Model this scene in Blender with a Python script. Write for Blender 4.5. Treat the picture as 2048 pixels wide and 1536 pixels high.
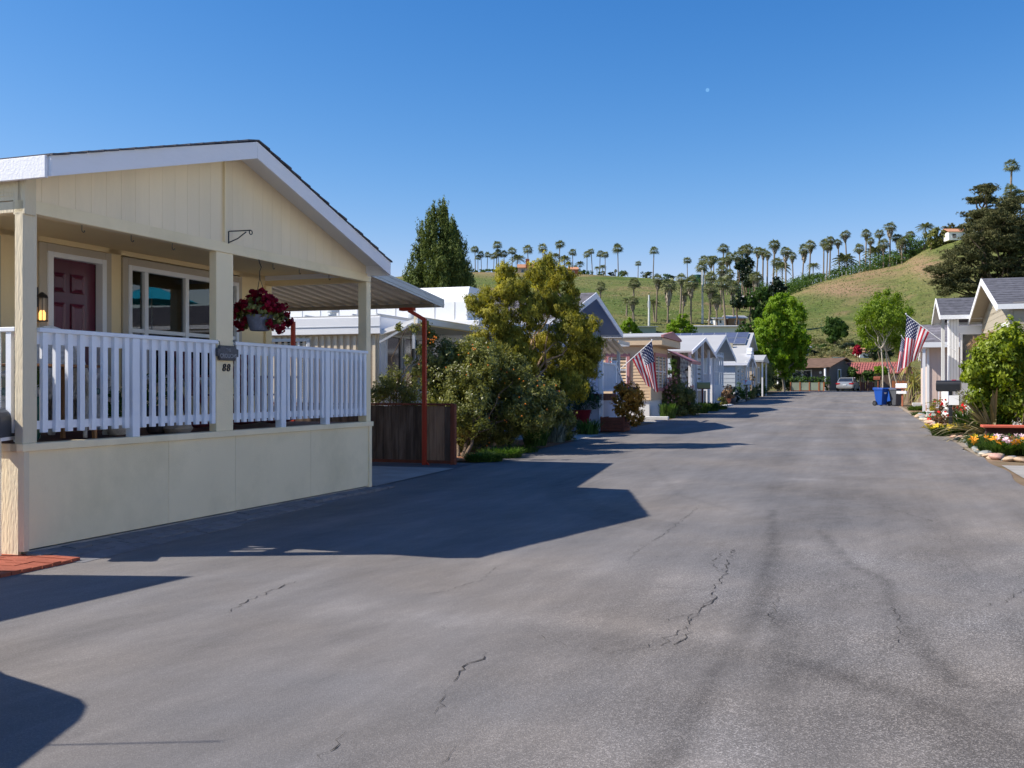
import bpy, math, random
import numpy as np
from mathutils import Vector, Matrix, Euler
rad = math.radians
for o in list(bpy.data.objects): bpy.data.objects.remove(o)
S = bpy.context.scene
C = S.collection

# ------------------------------------------------------------------ camera, light, exposure
F = 2033.0; HZ = 776.0; EY = 1.5
cd = bpy.data.cameras.new('camera'); cam = bpy.data.objects.new('camera', cd); C.objects.link(cam)
cam.location = (0, 0, EY); cam.rotation_euler = (rad(90), 0, 0)
cd.sensor_width = 36; cd.lens = F / 2048 * 36; cd.shift_y = 8 / 2048; cd.clip_start = .05; cd.clip_end = 4000
S.camera = cam
SUNV = Vector((-4.44, -.29, 4.28)).normalized()
sun_el = math.asin(SUNV.z); sun_az = math.atan2(SUNV.x, SUNV.y) % (2 * math.pi)
W = bpy.data.worlds.new('World'); S.world = W; W.use_nodes = True
nt = W.node_tree; nt.nodes.clear()
sky = nt.nodes.new('ShaderNodeTexSky'); sky.sky_type = 'NISHITA'; sky.sun_disc = False
sky.sun_elevation = sun_el; sky.sun_rotation = sun_az
sky.altitude = 0; sky.air_density = 1.0; sky.dust_density = 0.15; sky.ozone_density = 3.2
bg = nt.nodes.new('ShaderNodeBackground'); bg.inputs[1].default_value = 0.125
wo = nt.nodes.new('ShaderNodeOutputWorld')
def wm(op, x, y):
    r = nt.nodes.new('ShaderNodeMath'); r.operation = op
    for i, v in enumerate((x, y)):
        if isinstance(v, (int, float)): r.inputs[i].default_value = v
        else: nt.links.new(v, r.inputs[i])
    return r.outputs[0]
sp = nt.nodes.new('ShaderNodeSeparateColor'); cb_ = nt.nodes.new('ShaderNodeCombineColor'); nt.links.new(sky.outputs[0], sp.inputs[0])
g_out = wm('MULTIPLY', wm('POWER', sp.outputs[1], 1.28), .375); b_out = wm('MULTIPLY', wm('POWER', sp.outputs[2], .86), .86)
r_out = wm('MINIMUM', wm('MULTIPLY', wm('POWER', sp.outputs[0], 2.2), .15), wm('MULTIPLY', g_out, .8))
nt.links.new(r_out, cb_.inputs[0]); nt.links.new(g_out, cb_.inputs[1]); nt.links.new(b_out, cb_.inputs[2]); nt.links.new(cb_.outputs[0], bg.inputs[0])
nt.links.new(bg.outputs[0], wo.inputs[0])
sl = bpy.data.lights.new('sun', 'SUN'); sl.energy = 3.9; sl.angle = rad(.53); sl.color = (1, .93, .83)
so = bpy.data.objects.new('sun', sl); C.objects.link(so)
so.rotation_euler = SUNV.to_track_quat('Z', 'Y').to_euler(); so.location = (-20, -5, 30)
S.view_settings.view_transform = 'Standard'; S.view_settings.look = 'None'
S.view_settings.exposure = 0.84; S.view_settings.gamma = 1; S.view_settings.use_curve_mapping = False

# ------------------------------------------------------------------ street frame: s along the street, t across it (to the right)
ST = rad(18.5); SN, CS = math.sin(ST), math.cos(ST)
KN = [(-60, 0), (14, 0), (62, .44), (110, 1.17), (140, 1.3), (400, 1.4)]
def gz(s):
    for (a0, b0), (a1, b1) in zip(KN, KN[1:]):
        if s <= a1: return b0 + (b1 - b0) * (max(s, a0) - a0) / (a1 - a0)
    return KN[-1][1]
def xy(s, t): return (SN * s + CS * t, CS * s - SN * t)
def st(X, Y): return (SN * X + CS * Y, CS * X - SN * Y)
def at(px, py, Y): return Vector(((px - 1024) / F * Y, Y, EY + (HZ - py) / F * Y))
def Wp(s, t, dz=0):
    x, y = xy(s, t); return Vector((x, y, gz(s) + dz))
def lerp(a, b, f): return a + (b - a) * f
def interp(tab, x):
    if x <= tab[0][0]: return tab[0][1]
    for (a0, b0), (a1, b1) in zip(tab, tab[1:]):
        if x <= a1: return b0 + (b1 - b0) * (x - a0) / (a1 - a0)
    return tab[-1][1]

# ------------------------------------------------------------------ materials
MATS = {}
def _new(name):
    m = bpy.data.materials.new(name); m.use_nodes = True
    n = m.node_tree; b = n.nodes['Principled BSDF']; return m, n, b
def mat(name, col, rough=.7, var=.12, vs=1.5, bump=0., bs=60., spec=.35, metal=0., stretch=(1, 1, 1), dirt=None, dirt_amt=0., ds=.8, coat=0.):
    if name in MATS: return MATS[name]
    m, n, b = _new(name); L = n.links.new
    tc = n.nodes.new('ShaderNodeTexCoord'); mp = n.nodes.new('ShaderNodeMapping'); mp.inputs['Scale'].default_value = stretch
    L(tc.outputs['Object'], mp.inputs[0])
    no = n.nodes.new('ShaderNodeTexNoise'); no.inputs['Scale'].default_value = vs; no.inputs['Detail'].default_value = 6; no.inputs['Roughness'].default_value = .6
    L(mp.outputs[0], no.inputs[0])
    mr = n.nodes.new('ShaderNodeMapRange'); mr.inputs[1].default_value = .3; mr.inputs[2].default_value = .7
    mr.inputs[3].default_value = 1 - var; mr.inputs[4].default_value = 1 + var
    L(no.outputs[0], mr.inputs[0])
    oi = n.nodes.new('ShaderNodeObjectInfo')
    r2 = n.nodes.new('ShaderNodeMapRange'); r2.inputs[3].default_value = 1 - var * .5; r2.inputs[4].default_value = 1 + var * .5
    L(oi.outputs['Random'], r2.inputs[0])
    mm = n.nodes.new('ShaderNodeMath'); mm.operation = 'MULTIPLY'; L(mr.outputs[0], mm.inputs[0]); L(r2.outputs[0], mm.inputs[1])
    vm = n.nodes.new('ShaderNodeVectorMath'); vm.operation = 'SCALE'; vm.inputs[0].default_value = col; L(mm.outputs[0], vm.inputs['Scale'])
    out = vm.outputs[0]
    if dirt:
        n2 = n.nodes.new('ShaderNodeTexNoise'); n2.inputs['Scale'].default_value = ds; n2.inputs['Detail'].default_value = 8; n2.inputs['Roughness'].default_value = .7
        L(mp.outputs[0], n2.inputs[0])
        m2 = n.nodes.new('ShaderNodeMapRange'); m2.inputs[1].default_value = .48; m2.inputs[2].default_value = .75; m2.inputs[3].default_value = 0; m2.inputs[4].default_value = dirt_amt
        L(n2.outputs[0], m2.inputs[0])
        mx = n.nodes.new('ShaderNodeMixRGB'); L(m2.outputs[0], mx.inputs[0]); L(out, mx.inputs[1]); mx.inputs[2].default_value = (*dirt, 1)
        out = mx.outputs[0]
    L(out, b.inputs['Base Color'])
    b.inputs['Roughness'].default_value = rough; b.inputs['Specular IOR Level'].default_value = spec; b.inputs['Metallic'].default_value = metal
    b.inputs['Coat Weight'].default_value = coat
    if bump:
        n3 = n.nodes.new('ShaderNodeTexNoise'); n3.inputs['Scale'].default_value = bs; n3.inputs['Detail'].default_value = 5
        L(mp.outputs[0], n3.inputs[0])
        bu = n.nodes.new('ShaderNodeBump'); bu.inputs['Strength'].default_value = min(1, bump); bu.inputs['Distance'].default_value = .01
        L(n3.outputs[0], bu.inputs['Height']); L(bu.outputs[0], b.inputs['Normal'])
    MATS[name] = m; return m
def leafmat(name, ca, cb, trans=.3, rough=.5, gloss=.25):
    if name in MATS: return MATS[name]
    m, n, b = _new(name); L = n.links.new
    a = n.nodes.new('ShaderNodeAttribute'); a.attribute_name = 'lc'
    mx = n.nodes.new('ShaderNodeMixRGB'); mx.inputs[1].default_value = (*ca, 1); mx.inputs[2].default_value = (*cb, 1); L(a.outputs['Fac'], mx.inputs[0])
    L(mx.outputs[0], b.inputs['Base Color']); b.inputs['Roughness'].default_value = rough; b.inputs['Specular IOR Level'].default_value = gloss
    t = n.nodes.new('ShaderNodeBsdfTranslucent')
    hs = n.nodes.new('ShaderNodeHueSaturation'); hs.inputs['Saturation'].default_value = 1.15; hs.inputs['Value'].default_value = 1.4; L(mx.outputs[0], hs.inputs['Color']); L(hs.outputs[0], t.inputs[0])
    ms = n.nodes.new('ShaderNodeMixShader'); ms.inputs[0].default_value = trans
    L(b.outputs[0], ms.inputs[1]); L(t.outputs[0], ms.inputs[2]); L(ms.outputs[0], n.nodes['Material Output'].inputs[0])
    MATS[name] = m; return m
def glassmat():
    m, n, b = _new('window_glass'); L = n.links.new
    tr = n.nodes.new('ShaderNodeBsdfTransparent'); tr.inputs[0].default_value = (.75, .8, .8, 1)
    gl = n.nodes.new('ShaderNodeBsdfGlossy'); gl.inputs['Roughness'].default_value = .01
    fr = n.nodes.new('ShaderNodeFresnel'); fr.inputs[0].default_value = 1.9
    ms = n.nodes.new('ShaderNodeMixShader'); L(fr.outputs[0], ms.inputs[0]); L(tr.outputs[0], ms.inputs[1]); L(gl.outputs[0], ms.inputs[2])
    L(ms.outputs[0], n.nodes['Material Output'].inputs[0]); MATS['glass'] = m; return m

GLASS = glassmat()
DGLASS = mat('dark_glass', (.03, .035, .04), .06, .3, 2, spec=.9)
CREAM = mat('cream_paint', (.92, .78, .52), .75, .05, .8, .35, 90, .25, dirt=(.56, .47, .26), dirt_amt=.38, ds=.9)
CREAM_W = mat('cream_wall_paint', (.88, .70, .40), .75, .05, .8, .3, 90, .25)
CREAM_R = mat('cream_rough_board', (.74, .64, .46), .8, .08, 1.2, 1., 45, .2, stretch=(1, 1, .25))
CREAM_G = mat('cream_gable', (.90, .76, .54), .75, .05, .8, .35, 60, .25, stretch=(1, 1, .2), dirt=(.60, .52, .38), dirt_amt=.3, ds=1.2)
TAUPE = mat('taupe_trim', (.52, .45, .35), .75, .06, 1, .2, 80)
WHITE = mat('white_paint', (.84, .84, .84), .5, .04, 1, .12, 60, .4, dirt=(.5, .5, .48), dirt_amt=.18, ds=2.)
WHITE_R = mat('white_railing_paint', (.84, .87, .92), .45, .04, 1, .1, 60, .4, dirt=(.5, .53, .6), dirt_amt=.2, ds=3.)
FASC = mat('fascia_paint', (.84, .84, .88), .6, .05, 1, .4, 40, .3, stretch=(1, .3, 1), dirt=(.45, .46, .5), dirt_amt=.25, ds=2)
WHITEW = mat('white_wall', (.82, .81, .78), .6, .04, 1, .1, 60, .35, dirt=(.55, .53, .48), dirt_amt=.2, ds=1.)
MAROON = mat('maroon_door', (.115, .018, .04), .28, .2, 3, .15, 120, .5, stretch=(1, 1, .2))
DECKM = mat('deck_paint', (.10, .04, .03), .6, .15, 2, .2, 60)
SHING = mat('shingle_dark', (.10, .10, .115), .9, .35, 5, .8, 80, .15)
SHINGB = mat('shingle_grey', (.17, .16, .175), .9, .35, 4, .8, 80, .15)
SILVER = mat('silver_aluminium', (.52, .54, .56), .38, .08, 1, .05, 60, .5, .35, dirt=(.3, .3, .3), dirt_amt=.3, ds=2)
PANM = mat('painted_pan', (.68, .62, .52), .5, .06, 1, .05, 60, .4, dirt=(.3, .27, .2), dirt_amt=.3, ds=2)
REDP = mat('red_paint', (.42, .045, .022), .45, .1, 2, .1, 60, .4)
WOOD = mat('weathered_wood', (.12, .085, .065), .9, .35, 3, .9, 60, .15, stretch=(3, 3, .35), dirt=(.26, .2, .16), dirt_amt=.55, ds=3)
WOODL = mat('weathered_wood_light', (.30, .19, .12), .9, .25, 3, .7, 60, .15, stretch=(3, 3, .35), dirt=(.10, .06, .04), dirt_amt=.5, ds=5)  # stool wood; on the fence its paler tone stands for sunlight
REDWOOD = mat('redwood_stain', (.17, .055, .033), .75, .2, 3, .5, 60, .2, stretch=(2, 2, .5))
BARK = mat('bark', (.16, .115, .08), .95, .3, 6, 1., 30, .1, stretch=(1, 1, .3))
BARKL = mat('pale_bark', (.48, .42, .34), .9, .3, 5, .8, 30, .1, stretch=(1, 1, .4), dirt=(.15, .12, .1), dirt_amt=.5, ds=5)
BARKO = mat('branch_bark', (.42, .30, .2), .9, .3, 5, .8, 30, .1)
BLACK = mat('black_metal', (.015, .015, .017), .4, .2, 3, .1, 80, .5)
DGREY = mat('dark_plaque', (.045, .045, .05), .5, .2, 8, .4, 80, .5)
CONC = mat('concrete', (.34, .32, .29), .9, .12, 2, .5, 80, .2, dirt=(.2, .18, .15), dirt_amt=.4, ds=1.5)
PAVER = mat('grey_paver', (.20, .20, .21), .9, .2, 4, .6, 60, .2, dirt=(.09, .09, .09), dirt_amt=.6, ds=3)
BRICK = mat('red_brick', (.34, .10, .06), .85, .2, 5, .6, 60, .2, dirt=(.15, .05, .04), dirt_amt=.4, ds=6)
BLUEW = mat('blue_siding', (.30, .40, .60), .65, .05, 1, .15, 60, .3, dirt=(.2, .26, .38), dirt_amt=.3, ds=1)
CREAMS = mat('peach_siding', (.68, .50, .32), .6, .05, 1, .1, 60, .3)
PINKT = mat('dusty_pink_trim', (.46, .20, .19), .6, .08, 1, .1, 60, .3)
PEACH = mat('peach_wall', (.70, .55, .47), .65, .05, 1, .1, 60, .3)
BEIGE = mat('beige_siding', (.42, .37, .28), .65, .06, 1, .2, 60, .3)
GREYB = mat('grey_blue_siding', (.56, .60, .64), .65, .06, 1, .1, 60, .3)
CORR = mat('cream_corrugated', (.72, .62, .46), .6, .05, 1, .05, 60, .3)
GREYH = mat('dark_grey_house', (.15, .13, .125), .7, .1, 1, .1, 60, .3)
BROWNR = mat('brown_roof', (.16, .10, .07), .85, .25, 2, .3, 60, .2)
TILE = mat('red_tile', (.31, .105, .095), .8, .25, 3, .3, 40, .2)
OTILE = mat('orange_tile', (.48, .24, .14), .8, .2, 2, .3, 40, .2)
WROOF = mat('white_metal_roof', (.45, .445, .43), .5, .05, .7, .05, 60, .4, dirt=(.4, .37, .33), dirt_amt=.35, ds=1.5)
SOLAR = mat('solar_cell', (.09, .10, .15), .35, .2, 2, spec=.9)
BLINDM = mat('blind', (.55, .55, .47), .6, .05, 2)
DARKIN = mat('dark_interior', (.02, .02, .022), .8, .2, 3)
WICK = mat('white_wicker', (.70, .68, .64), .7, .2, 30, .8, 120, .3)
REDCH = mat('red_chair', (.16, .02, .03), .5, .1, 3, .1, 60, .4)
TABLEW = mat('table_wood', (.32, .16, .07), .5, .2, 4)
GREENC = mat('green_ceramic', (.03, .11, .09), .2, .2, 3, spec=.6)
POTG = mat('grey_basket', (.20, .21, .26), .8, .2, 20, .8, 90)
TERRA = mat('terracotta', (.42, .14, .07), .8, .15, 5, .2, 60)
BINB = mat('blue_bin_plastic', (.012, .075, .36), .4, .06, 3, .05, 60, .4)
BING = mat('grey_bin_plastic', (.09, .095, .105), .5, .06, 3, .05, 60, .4)
RUBBER = mat('rubber', (.02, .02, .02), .8, .1, 5)
CARP = mat('silver_car_paint', (.50, .49, .46), .28, .03, 1, 0, 60, .5, .5, coat=.6)
CARD = mat('dark_car_paint', (.06, .07, .09), .28, .03, 1, 0, 60, .5, .4, coat=.6)
CARG = mat('green_car_paint', (.06, .16, .14), .28, .03, 1, 0, 60, .5, .4, coat=.6)
TAIL = mat('tail_light_red', (.45, .01, .015), .2, .1, 3, spec=.6)
OLIVE = mat('olive_mailbox', (.30, .31, .14), .5, .05, 2)
REDPL = mat('red_plastic', (.6, .02, .03), .4, .05, 2)
TURQ = mat('turquoise_cloth', (.02, .42, .62), .8, .05, 2)
CLOTHW = mat('white_cloth', (.75, .75, .76), .8, .05, 2)
DIRT = mat('dirt', (.20, .14, .09), .95, .3, 1.2, .8, 12, .1, dirt=(.07, .09, .03), dirt_amt=.7, ds=1.3)
MULCH = mat('leaf_litter', (.26, .13, .07), .95, .4, 9, 1., 30, .1)
STONEM = [mat('river_stone_%s' % k, c, .75, .18, 8, .3, 50, .25) for k, c in (('buff', (.50, .36, .24)), ('pink', (.50, .30, .24)), ('grey', (.26, .27, .26)), ('cream', (.62, .52, .40)))]
WALLST = mat('white_weathered', (.60, .60, .58), .7, .1, 2, .2, 40, .3)

# ------------------------------------------------------------------ object helpers
def tag(o, label=None, cat=None, group=None, kind=None):
    if label: o['label'] = label
    if cat: o['category'] = cat
    if group: o['group'] = group
    if kind: o['kind'] = kind
    return o
def empty(name, loc, rz, label, cat, group=None):
    o = bpy.data.objects.new(name, None); C.objects.link(o); o.empty_display_size = .2
    o.location = loc; o.rotation_euler = (0, 0, rz); return tag(o, label, cat, group)
def thing(name, s, t, label, cat, group=None, dz=0, rot=0):
    return empty(name, Wp(s, t, dz), -ST + rot, label, cat, group)
class MB:
    def __init__(self): self.v = []; self.f = []; self.mi = []; self.cur = 0
    def add(self, vs, fs):
        b = len(self.v); self.v += [tuple(v) for v in vs]; self.f += [tuple(i + b for i in f) for f in fs]; self.mi += [self.cur] * len(fs); return self
    def box(self, x0, x1, y0, y1, z0, z1):
        if x0 > x1: x0, x1 = x1, x0
        if y0 > y1: y0, y1 = y1, y0
        return self.add([(x0, y0, z0), (x1, y0, z0), (x1, y1, z0), (x0, y1, z0), (x0, y0, z1), (x1, y0, z1), (x1, y1, z1), (x0, y1, z1)],
                        [(0, 3, 2, 1), (4, 5, 6, 7), (0, 1, 5, 4), (1, 2, 6, 5), (2, 3, 7, 6), (3, 0, 4, 7)])
    def bar(self, p, q, w, h=None, up=(0, 0, 1)):
        p, q = Vector(p), Vector(q); h = h or w; d = (q - p).normalized(); upv = Vector(up)
        if abs(d.dot(upv)) > .98: upv = Vector((1, 0, 0))
        a = d.cross(upv).normalized() * w / 2; b = a.cross(d).normalized() * h / 2
        vs = [p - a - b, p + a - b, p + a + b, p - a + b, q - a - b, q + a - b, q + a + b, q - a + b]
        return self.add(vs, [(0, 3, 2, 1), (4, 5, 6, 7), (0, 1, 5, 4), (1, 2, 6, 5), (2, 3, 7, 6), (3, 0, 4, 7)])
    def tube(self, pts, rs, n=8, cap=True):
        pts = [Vector(p) for p in pts]
        if not hasattr(rs, '__len__'): rs = [rs] * len(pts)
        rings = []; pa = None
        for i, p in enumerate(pts):
            d = (pts[min(i + 1, len(pts) - 1)] - pts[max(i - 1, 0)]).normalized()
            if pa is None: pa = d.orthogonal().normalized()
            a = (pa - d * pa.dot(d)); a = a.normalized() if a.length > 1e-6 else d.orthogonal().normalized(); pa = a; b = d.cross(a)
            rings.append([p + (a * math.cos(k * 2 * math.pi / n) + b * math.sin(k * 2 * math.pi / n)) * rs[i] for k in range(n)])
        vs = [v for r in rings for v in r]; fs = []
        for i in range(len(pts) - 1):
            for k in range(n): k2 = (k + 1) % n; fs.append((i * n + k, i * n + k2, (i + 1) * n + k2, (i + 1) * n + k))
        if cap: fs.append(tuple(range(n - 1, -1, -1))); fs.append(tuple((len(pts) - 1) * n + k for k in range(n)))
        return self.add(vs, fs)
    def lathe(self, prof, n=20, c=(0, 0, 0), cap=True):
        vs = []; fs = []
        for r, z in prof:
            for k in range(n): a = k * 2 * math.pi / n; vs.append((c[0] + r * math.cos(a), c[1] + r * math.sin(a), c[2] + z))
        for i in range(len(prof) - 1):
            for k in range(n): k2 = (k + 1) % n; fs.append((i * n + k, i * n + k2, (i + 1) * n + k2, (i + 1) * n + k))
        if cap: fs.append(tuple(range(n - 1, -1, -1))); fs.append(tuple((len(prof) - 1) * n + k for k in range(n)))
        return self.add(vs, fs)
    def prism(self, poly, axis, a, b):
        # poly in the plane across axis; axis 'x': (y,z) ; 'y': (x,z) ; 'z': (x,y)
        def mk(p, c): return (c, p[0], p[1]) if axis == 'x' else ((p[0], c, p[1]) if axis == 'y' else (p[0], p[1], c))
        n = len(poly); vs = [mk(p, a) for p in poly] + [mk(p, b) for p in poly]
        fs = [tuple(range(n - 1, -1, -1)), tuple(range(n, 2 * n))] + [(k, (k + 1) % n, (k + 1) % n + n, k + n) for k in range(n)]
        return self.add(vs, fs)
    def quad(self, *p): return self.add(p, [tuple(range(len(p)))])
    def mesh(self, name, mats):
        me = bpy.data.meshes.new(name); me.from_pydata(self.v, [], self.f)
        for m in (mats if isinstance(mats, (list, tuple)) else [mats]): me.materials.append(m)
        if any(self.mi): me.polygons.foreach_set('material_index', self.mi)
        me.update(); return me
    def build(self, name, mats, parent=None, smooth=False, bevel=0, label=None, kind=None, loc=None):
        me = self.mesh(name, mats)
        import bmesh
        bm = bmesh.new(); bm.from_mesh(me); bmesh.ops.recalc_face_normals(bm, faces=bm.faces)
        if bevel: bmesh.ops.bevel(bm, geom=list(bm.edges), offset=bevel, segments=1, affect='EDGES', profile=.5)
        bm.to_mesh(me); bm.free()
        if smooth:
            me.polygons.foreach_set('use_smooth', [True] * len(me.polygons))
            try: me.set_sharp_from_angle(angle=rad(40))
            except Exception: pass
        o = bpy.data.objects.new(name, me); C.objects.link(o)
        if parent: o.parent = parent
        if loc: o.location = loc
        if label: o['label'] = label
        if kind: o['kind'] = kind
        return o
def link(name, me, parent=None, loc=(0, 0, 0), rot=(0, 0, 0), scale=(1, 1, 1)):
    o = bpy.data.objects.new(name, me); C.objects.link(o); o.parent = parent; o.location = loc; o.rotation_euler = rot; o.scale = scale; return o
def copy_tree(o, parent=None):
    c = o.copy(); C.objects.link(c); c.parent = parent
    for ch in list(o.children): copy_tree(ch, c)
    return c

# ------------------------------------------------------------------ foliage
def clump(blobs, n, rng, sub=16, core=.82, sr=.28, drop=0.):
    B = np.array(blobs, float); R = B[:, 3:6]; wgt = (R.prod(1)) ** (2 / 3); wgt /= wgt.sum()
    dirs = rng.normal(size=(len(B), sub, 3)); dirs /= np.linalg.norm(dirs, axis=2, keepdims=True)
    rr = rng.uniform(core - .25, core + .12, size=(len(B), sub, 1)); cr = rng.uniform(0, 1, size=(len(B), sub))
    bi = rng.choice(len(B), n, p=wgt); si = rng.integers(0, sub, n)
    TW = 9; tw = rng.normal(size=(len(B), sub, TW, 3)) * .42; ln_ = np.linalg.norm(tw, axis=3, keepdims=True); tw *= np.minimum(1, 1.15 / np.maximum(ln_, 1e-6)); tc_ = rng.uniform(0, 1, size=(len(B), sub, TW))
    ti = rng.integers(0, TW, n); g = tw[bi, si, ti] * 1.25 + rng.normal(size=(n, 3)) * .20
    p = B[bi, :3] + R[bi] * (dirs[bi, si] * rr[bi, si] + g * sr)
    nr = g * .6 + dirs[bi, si] * .6 + rng.normal(size=(n, 3)) * .5
    nr /= np.linalg.norm(nr, axis=1, keepdims=True)
    lc = np.clip(cr[bi, si] * .5 + tc_[bi, si, ti] * .28 + rng.uniform(0, 1, n) * .32 - .05, 0, 1)
    return p, nr, lc
def leaf_mesh(name, p, nr, lc, ln, wd, rng, m, up=0., parent=None, kind=None, origin=None):
    n = len(p)
    if origin is not None: p = p - np.array(origin)
    a = rng.normal(size=(n, 3)); a[:, 2] += up * 2; a -= nr * (a * nr).sum(1, keepdims=True); a /= np.linalg.norm(a, axis=1, keepdims=True) + 1e-9
    b = np.cross(nr, a)
    L = ln * rng.uniform(.6, 1.3, (n, 1)); Wd = wd * rng.uniform(.7, 1.3, (n, 1))
    v = np.empty((n, 4, 3)); v[:, 0] = p - a * L / 2; v[:, 1] = p + b * Wd / 2 + nr * L * .08; v[:, 2] = p + a * L / 2; v[:, 3] = p - b * Wd / 2 + nr * L * .08
    me = bpy.data.meshes.new(name); me.vertices.add(4 * n); me.vertices.foreach_set('co', v.reshape(-1).astype(np.float32))
    me.loops.add(4 * n); me.loops.foreach_set('vertex_index', np.arange(4 * n, dtype=np.int32))
    me.polygons.add(n); me.polygons.foreach_set('loop_start', np.arange(0, 4 * n, 4, dtype=np.int32))
    at_ = me.attributes.new('lc', 'FLOAT', 'FACE'); at_.data.foreach_set('value', np.asarray(lc, np.float32))
    me.materials.append(m); me.update(calc_edges=True)
    o = bpy.data.objects.new(name, me); C.objects.link(o)
    if parent: o.parent = parent
    if kind: o['kind'] = kind
    return o
def PB(px, py, Y, rp, dy=1., rz=None):
    c = at(px, py, Y); r = rp / F * Y; return (c.x, c.y, c.z, r, r * dy, (rz or 1) * r)
def limb(mb, p, q, r0, r1, rnd, wob=.12, n=5, seg=6):
    p, q = Vector(p), Vector(q); L = (q - p).length
    pts = [p.lerp(q, i / n) + Vector((rnd.uniform(-1, 1), rnd.uniform(-1, 1), rnd.uniform(-.5, .5))) * wob * L * (0 if i in (0,) else .35) for i in range(n + 1)]
    mb.tube(pts, [lerp(r0, r1, i / n) for i in range(n + 1)], seg); return pts
def tree(name, label, cat, base, blobs, n, ln, wd, lm, bark, seed, trunk_r=.12, group=None, sub=16, sr=.28, core=.82, up=0., limbs=10, spread=.45, crown='crown', stems=1):
    """blobs in world space; base world point"""
    rng = np.random.default_rng(seed); rnd = random.Random(seed); base = Vector(base)
    root = empty(name, base, 0, label, cat, group)
    p, nr, lc = clump(blobs, n, rng, sub=sub, sr=sr, core=core)
    leaf_mesh(crown, p, nr, lc, ln, wd, rng, lm, up, root, origin=base)
    if limbs:
        mb = MB(); order = sorted(blobs, key=lambda b: -b[3])[:limbs]
        cx = sum(b[0] for b in blobs) / len(blobs) - base.x; cy = sum(b[1] for b in blobs) / len(blobs) - base.y
        zmin = min(b[2] - b[5] for b in blobs) - base.z; zm = sum(b[2] for b in blobs) / len(blobs) - base.z
        for k in range(stems):
            off = Vector((rnd.uniform(-1, 1), rnd.uniform(-1, 1), 0)) * (trunk_r * 2.5 if stems > 1 else 0)
            fork = Vector((cx * spread, cy * spread, max(zmin, .25 * zm))) + off * 2.5
            pts = limb(mb, off, fork, trunk_r, trunk_r * .75, rnd, .1, 5, 9)
            for b in order[k::stems]:
                q = Vector((b[0] - base.x, b[1] - base.y, b[2] - base.z))
                limb(mb, pts[-1], q, trunk_r * .5, trunk_r * .12, rnd, .22, 6, 6)
        mb.build('trunk', bark, root, smooth=True)
    return root

L_GOLD = leafmat('golden_foliage', (.045, .07, .014), (.58, .51, .085), .35, .6, .15)
L_SHRUB = leafmat('shrub_foliage', (.04, .06, .016), (.34, .34, .09), .3, .35, .45)
L_DARK = leafmat('dark_foliage', (.010, .022, .010), (.035, .06, .022), .2, .4, .35)
L_CON = leafmat('conifer_foliage', (.035, .06, .016), (.19, .23, .06), .2, .6, .15)
L_BRIGHT = leafmat('bright_foliage', (.10, .20, .012), (.30, .42, .035), .4, .5, .2)
L_BIRCH = leafmat('birch_foliage', (.09, .16, .012), (.26, .34, .04), .4, .5, .2)
L_MID = leafmat('mid_foliage', (.035, .075, .014), (.12, .20, .045), .3, .5, .2)
L_CYP = leafmat('cypress_foliage', (.03, .045, .018), (.17, .16, .07), .15, .7, .1)
L_CITRUS = leafmat('glossy_foliage', (.09, .15, .012), (.36, .42, .04), .35, .48, .25)
L_AUT = leafmat('bronze_foliage', (.18, .11, .025), (.62, .33, .06), .3, .5, .2)
L_GRASS = leafmat('grass_blades', (.03, .07, .014), (.12, .19, .04), .3, .6, .15)
L_RED = leafmat('crimson_petals', (.10, .002, .012), (.34, .004, .03), .25, .5, .2)
L_PINK = leafmat('pink_petals', (.5, .2, .2), (.75, .42, .38), .25, .6, .2)
L_PALM = leafmat('palm_fronds', (.07, .09, .035), (.27, .28, .13), .25, .5, .3)
L_SKIRT = leafmat('dead_fronds', (.18, .15, .11), (.50, .42, .33), .1, .9, .1)
L_DRY = leafmat('dry_twigs', (.25, .15, .08), (.5, .34, .2), .2, .8, .1)
L_DRAC = leafmat('strap_leaves', (.10, .12, .02), (.42, .36, .10), .25, .4, .35)
L_BOUG = leafmat('bougainvillea', (.3, .01, .03), (.5, .02, .06), .2, .6, .1)
L_SILV = leafmat('silver_foliage', (.12, .15, .12), (.3, .34, .28), .2, .6, .2)

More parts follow.
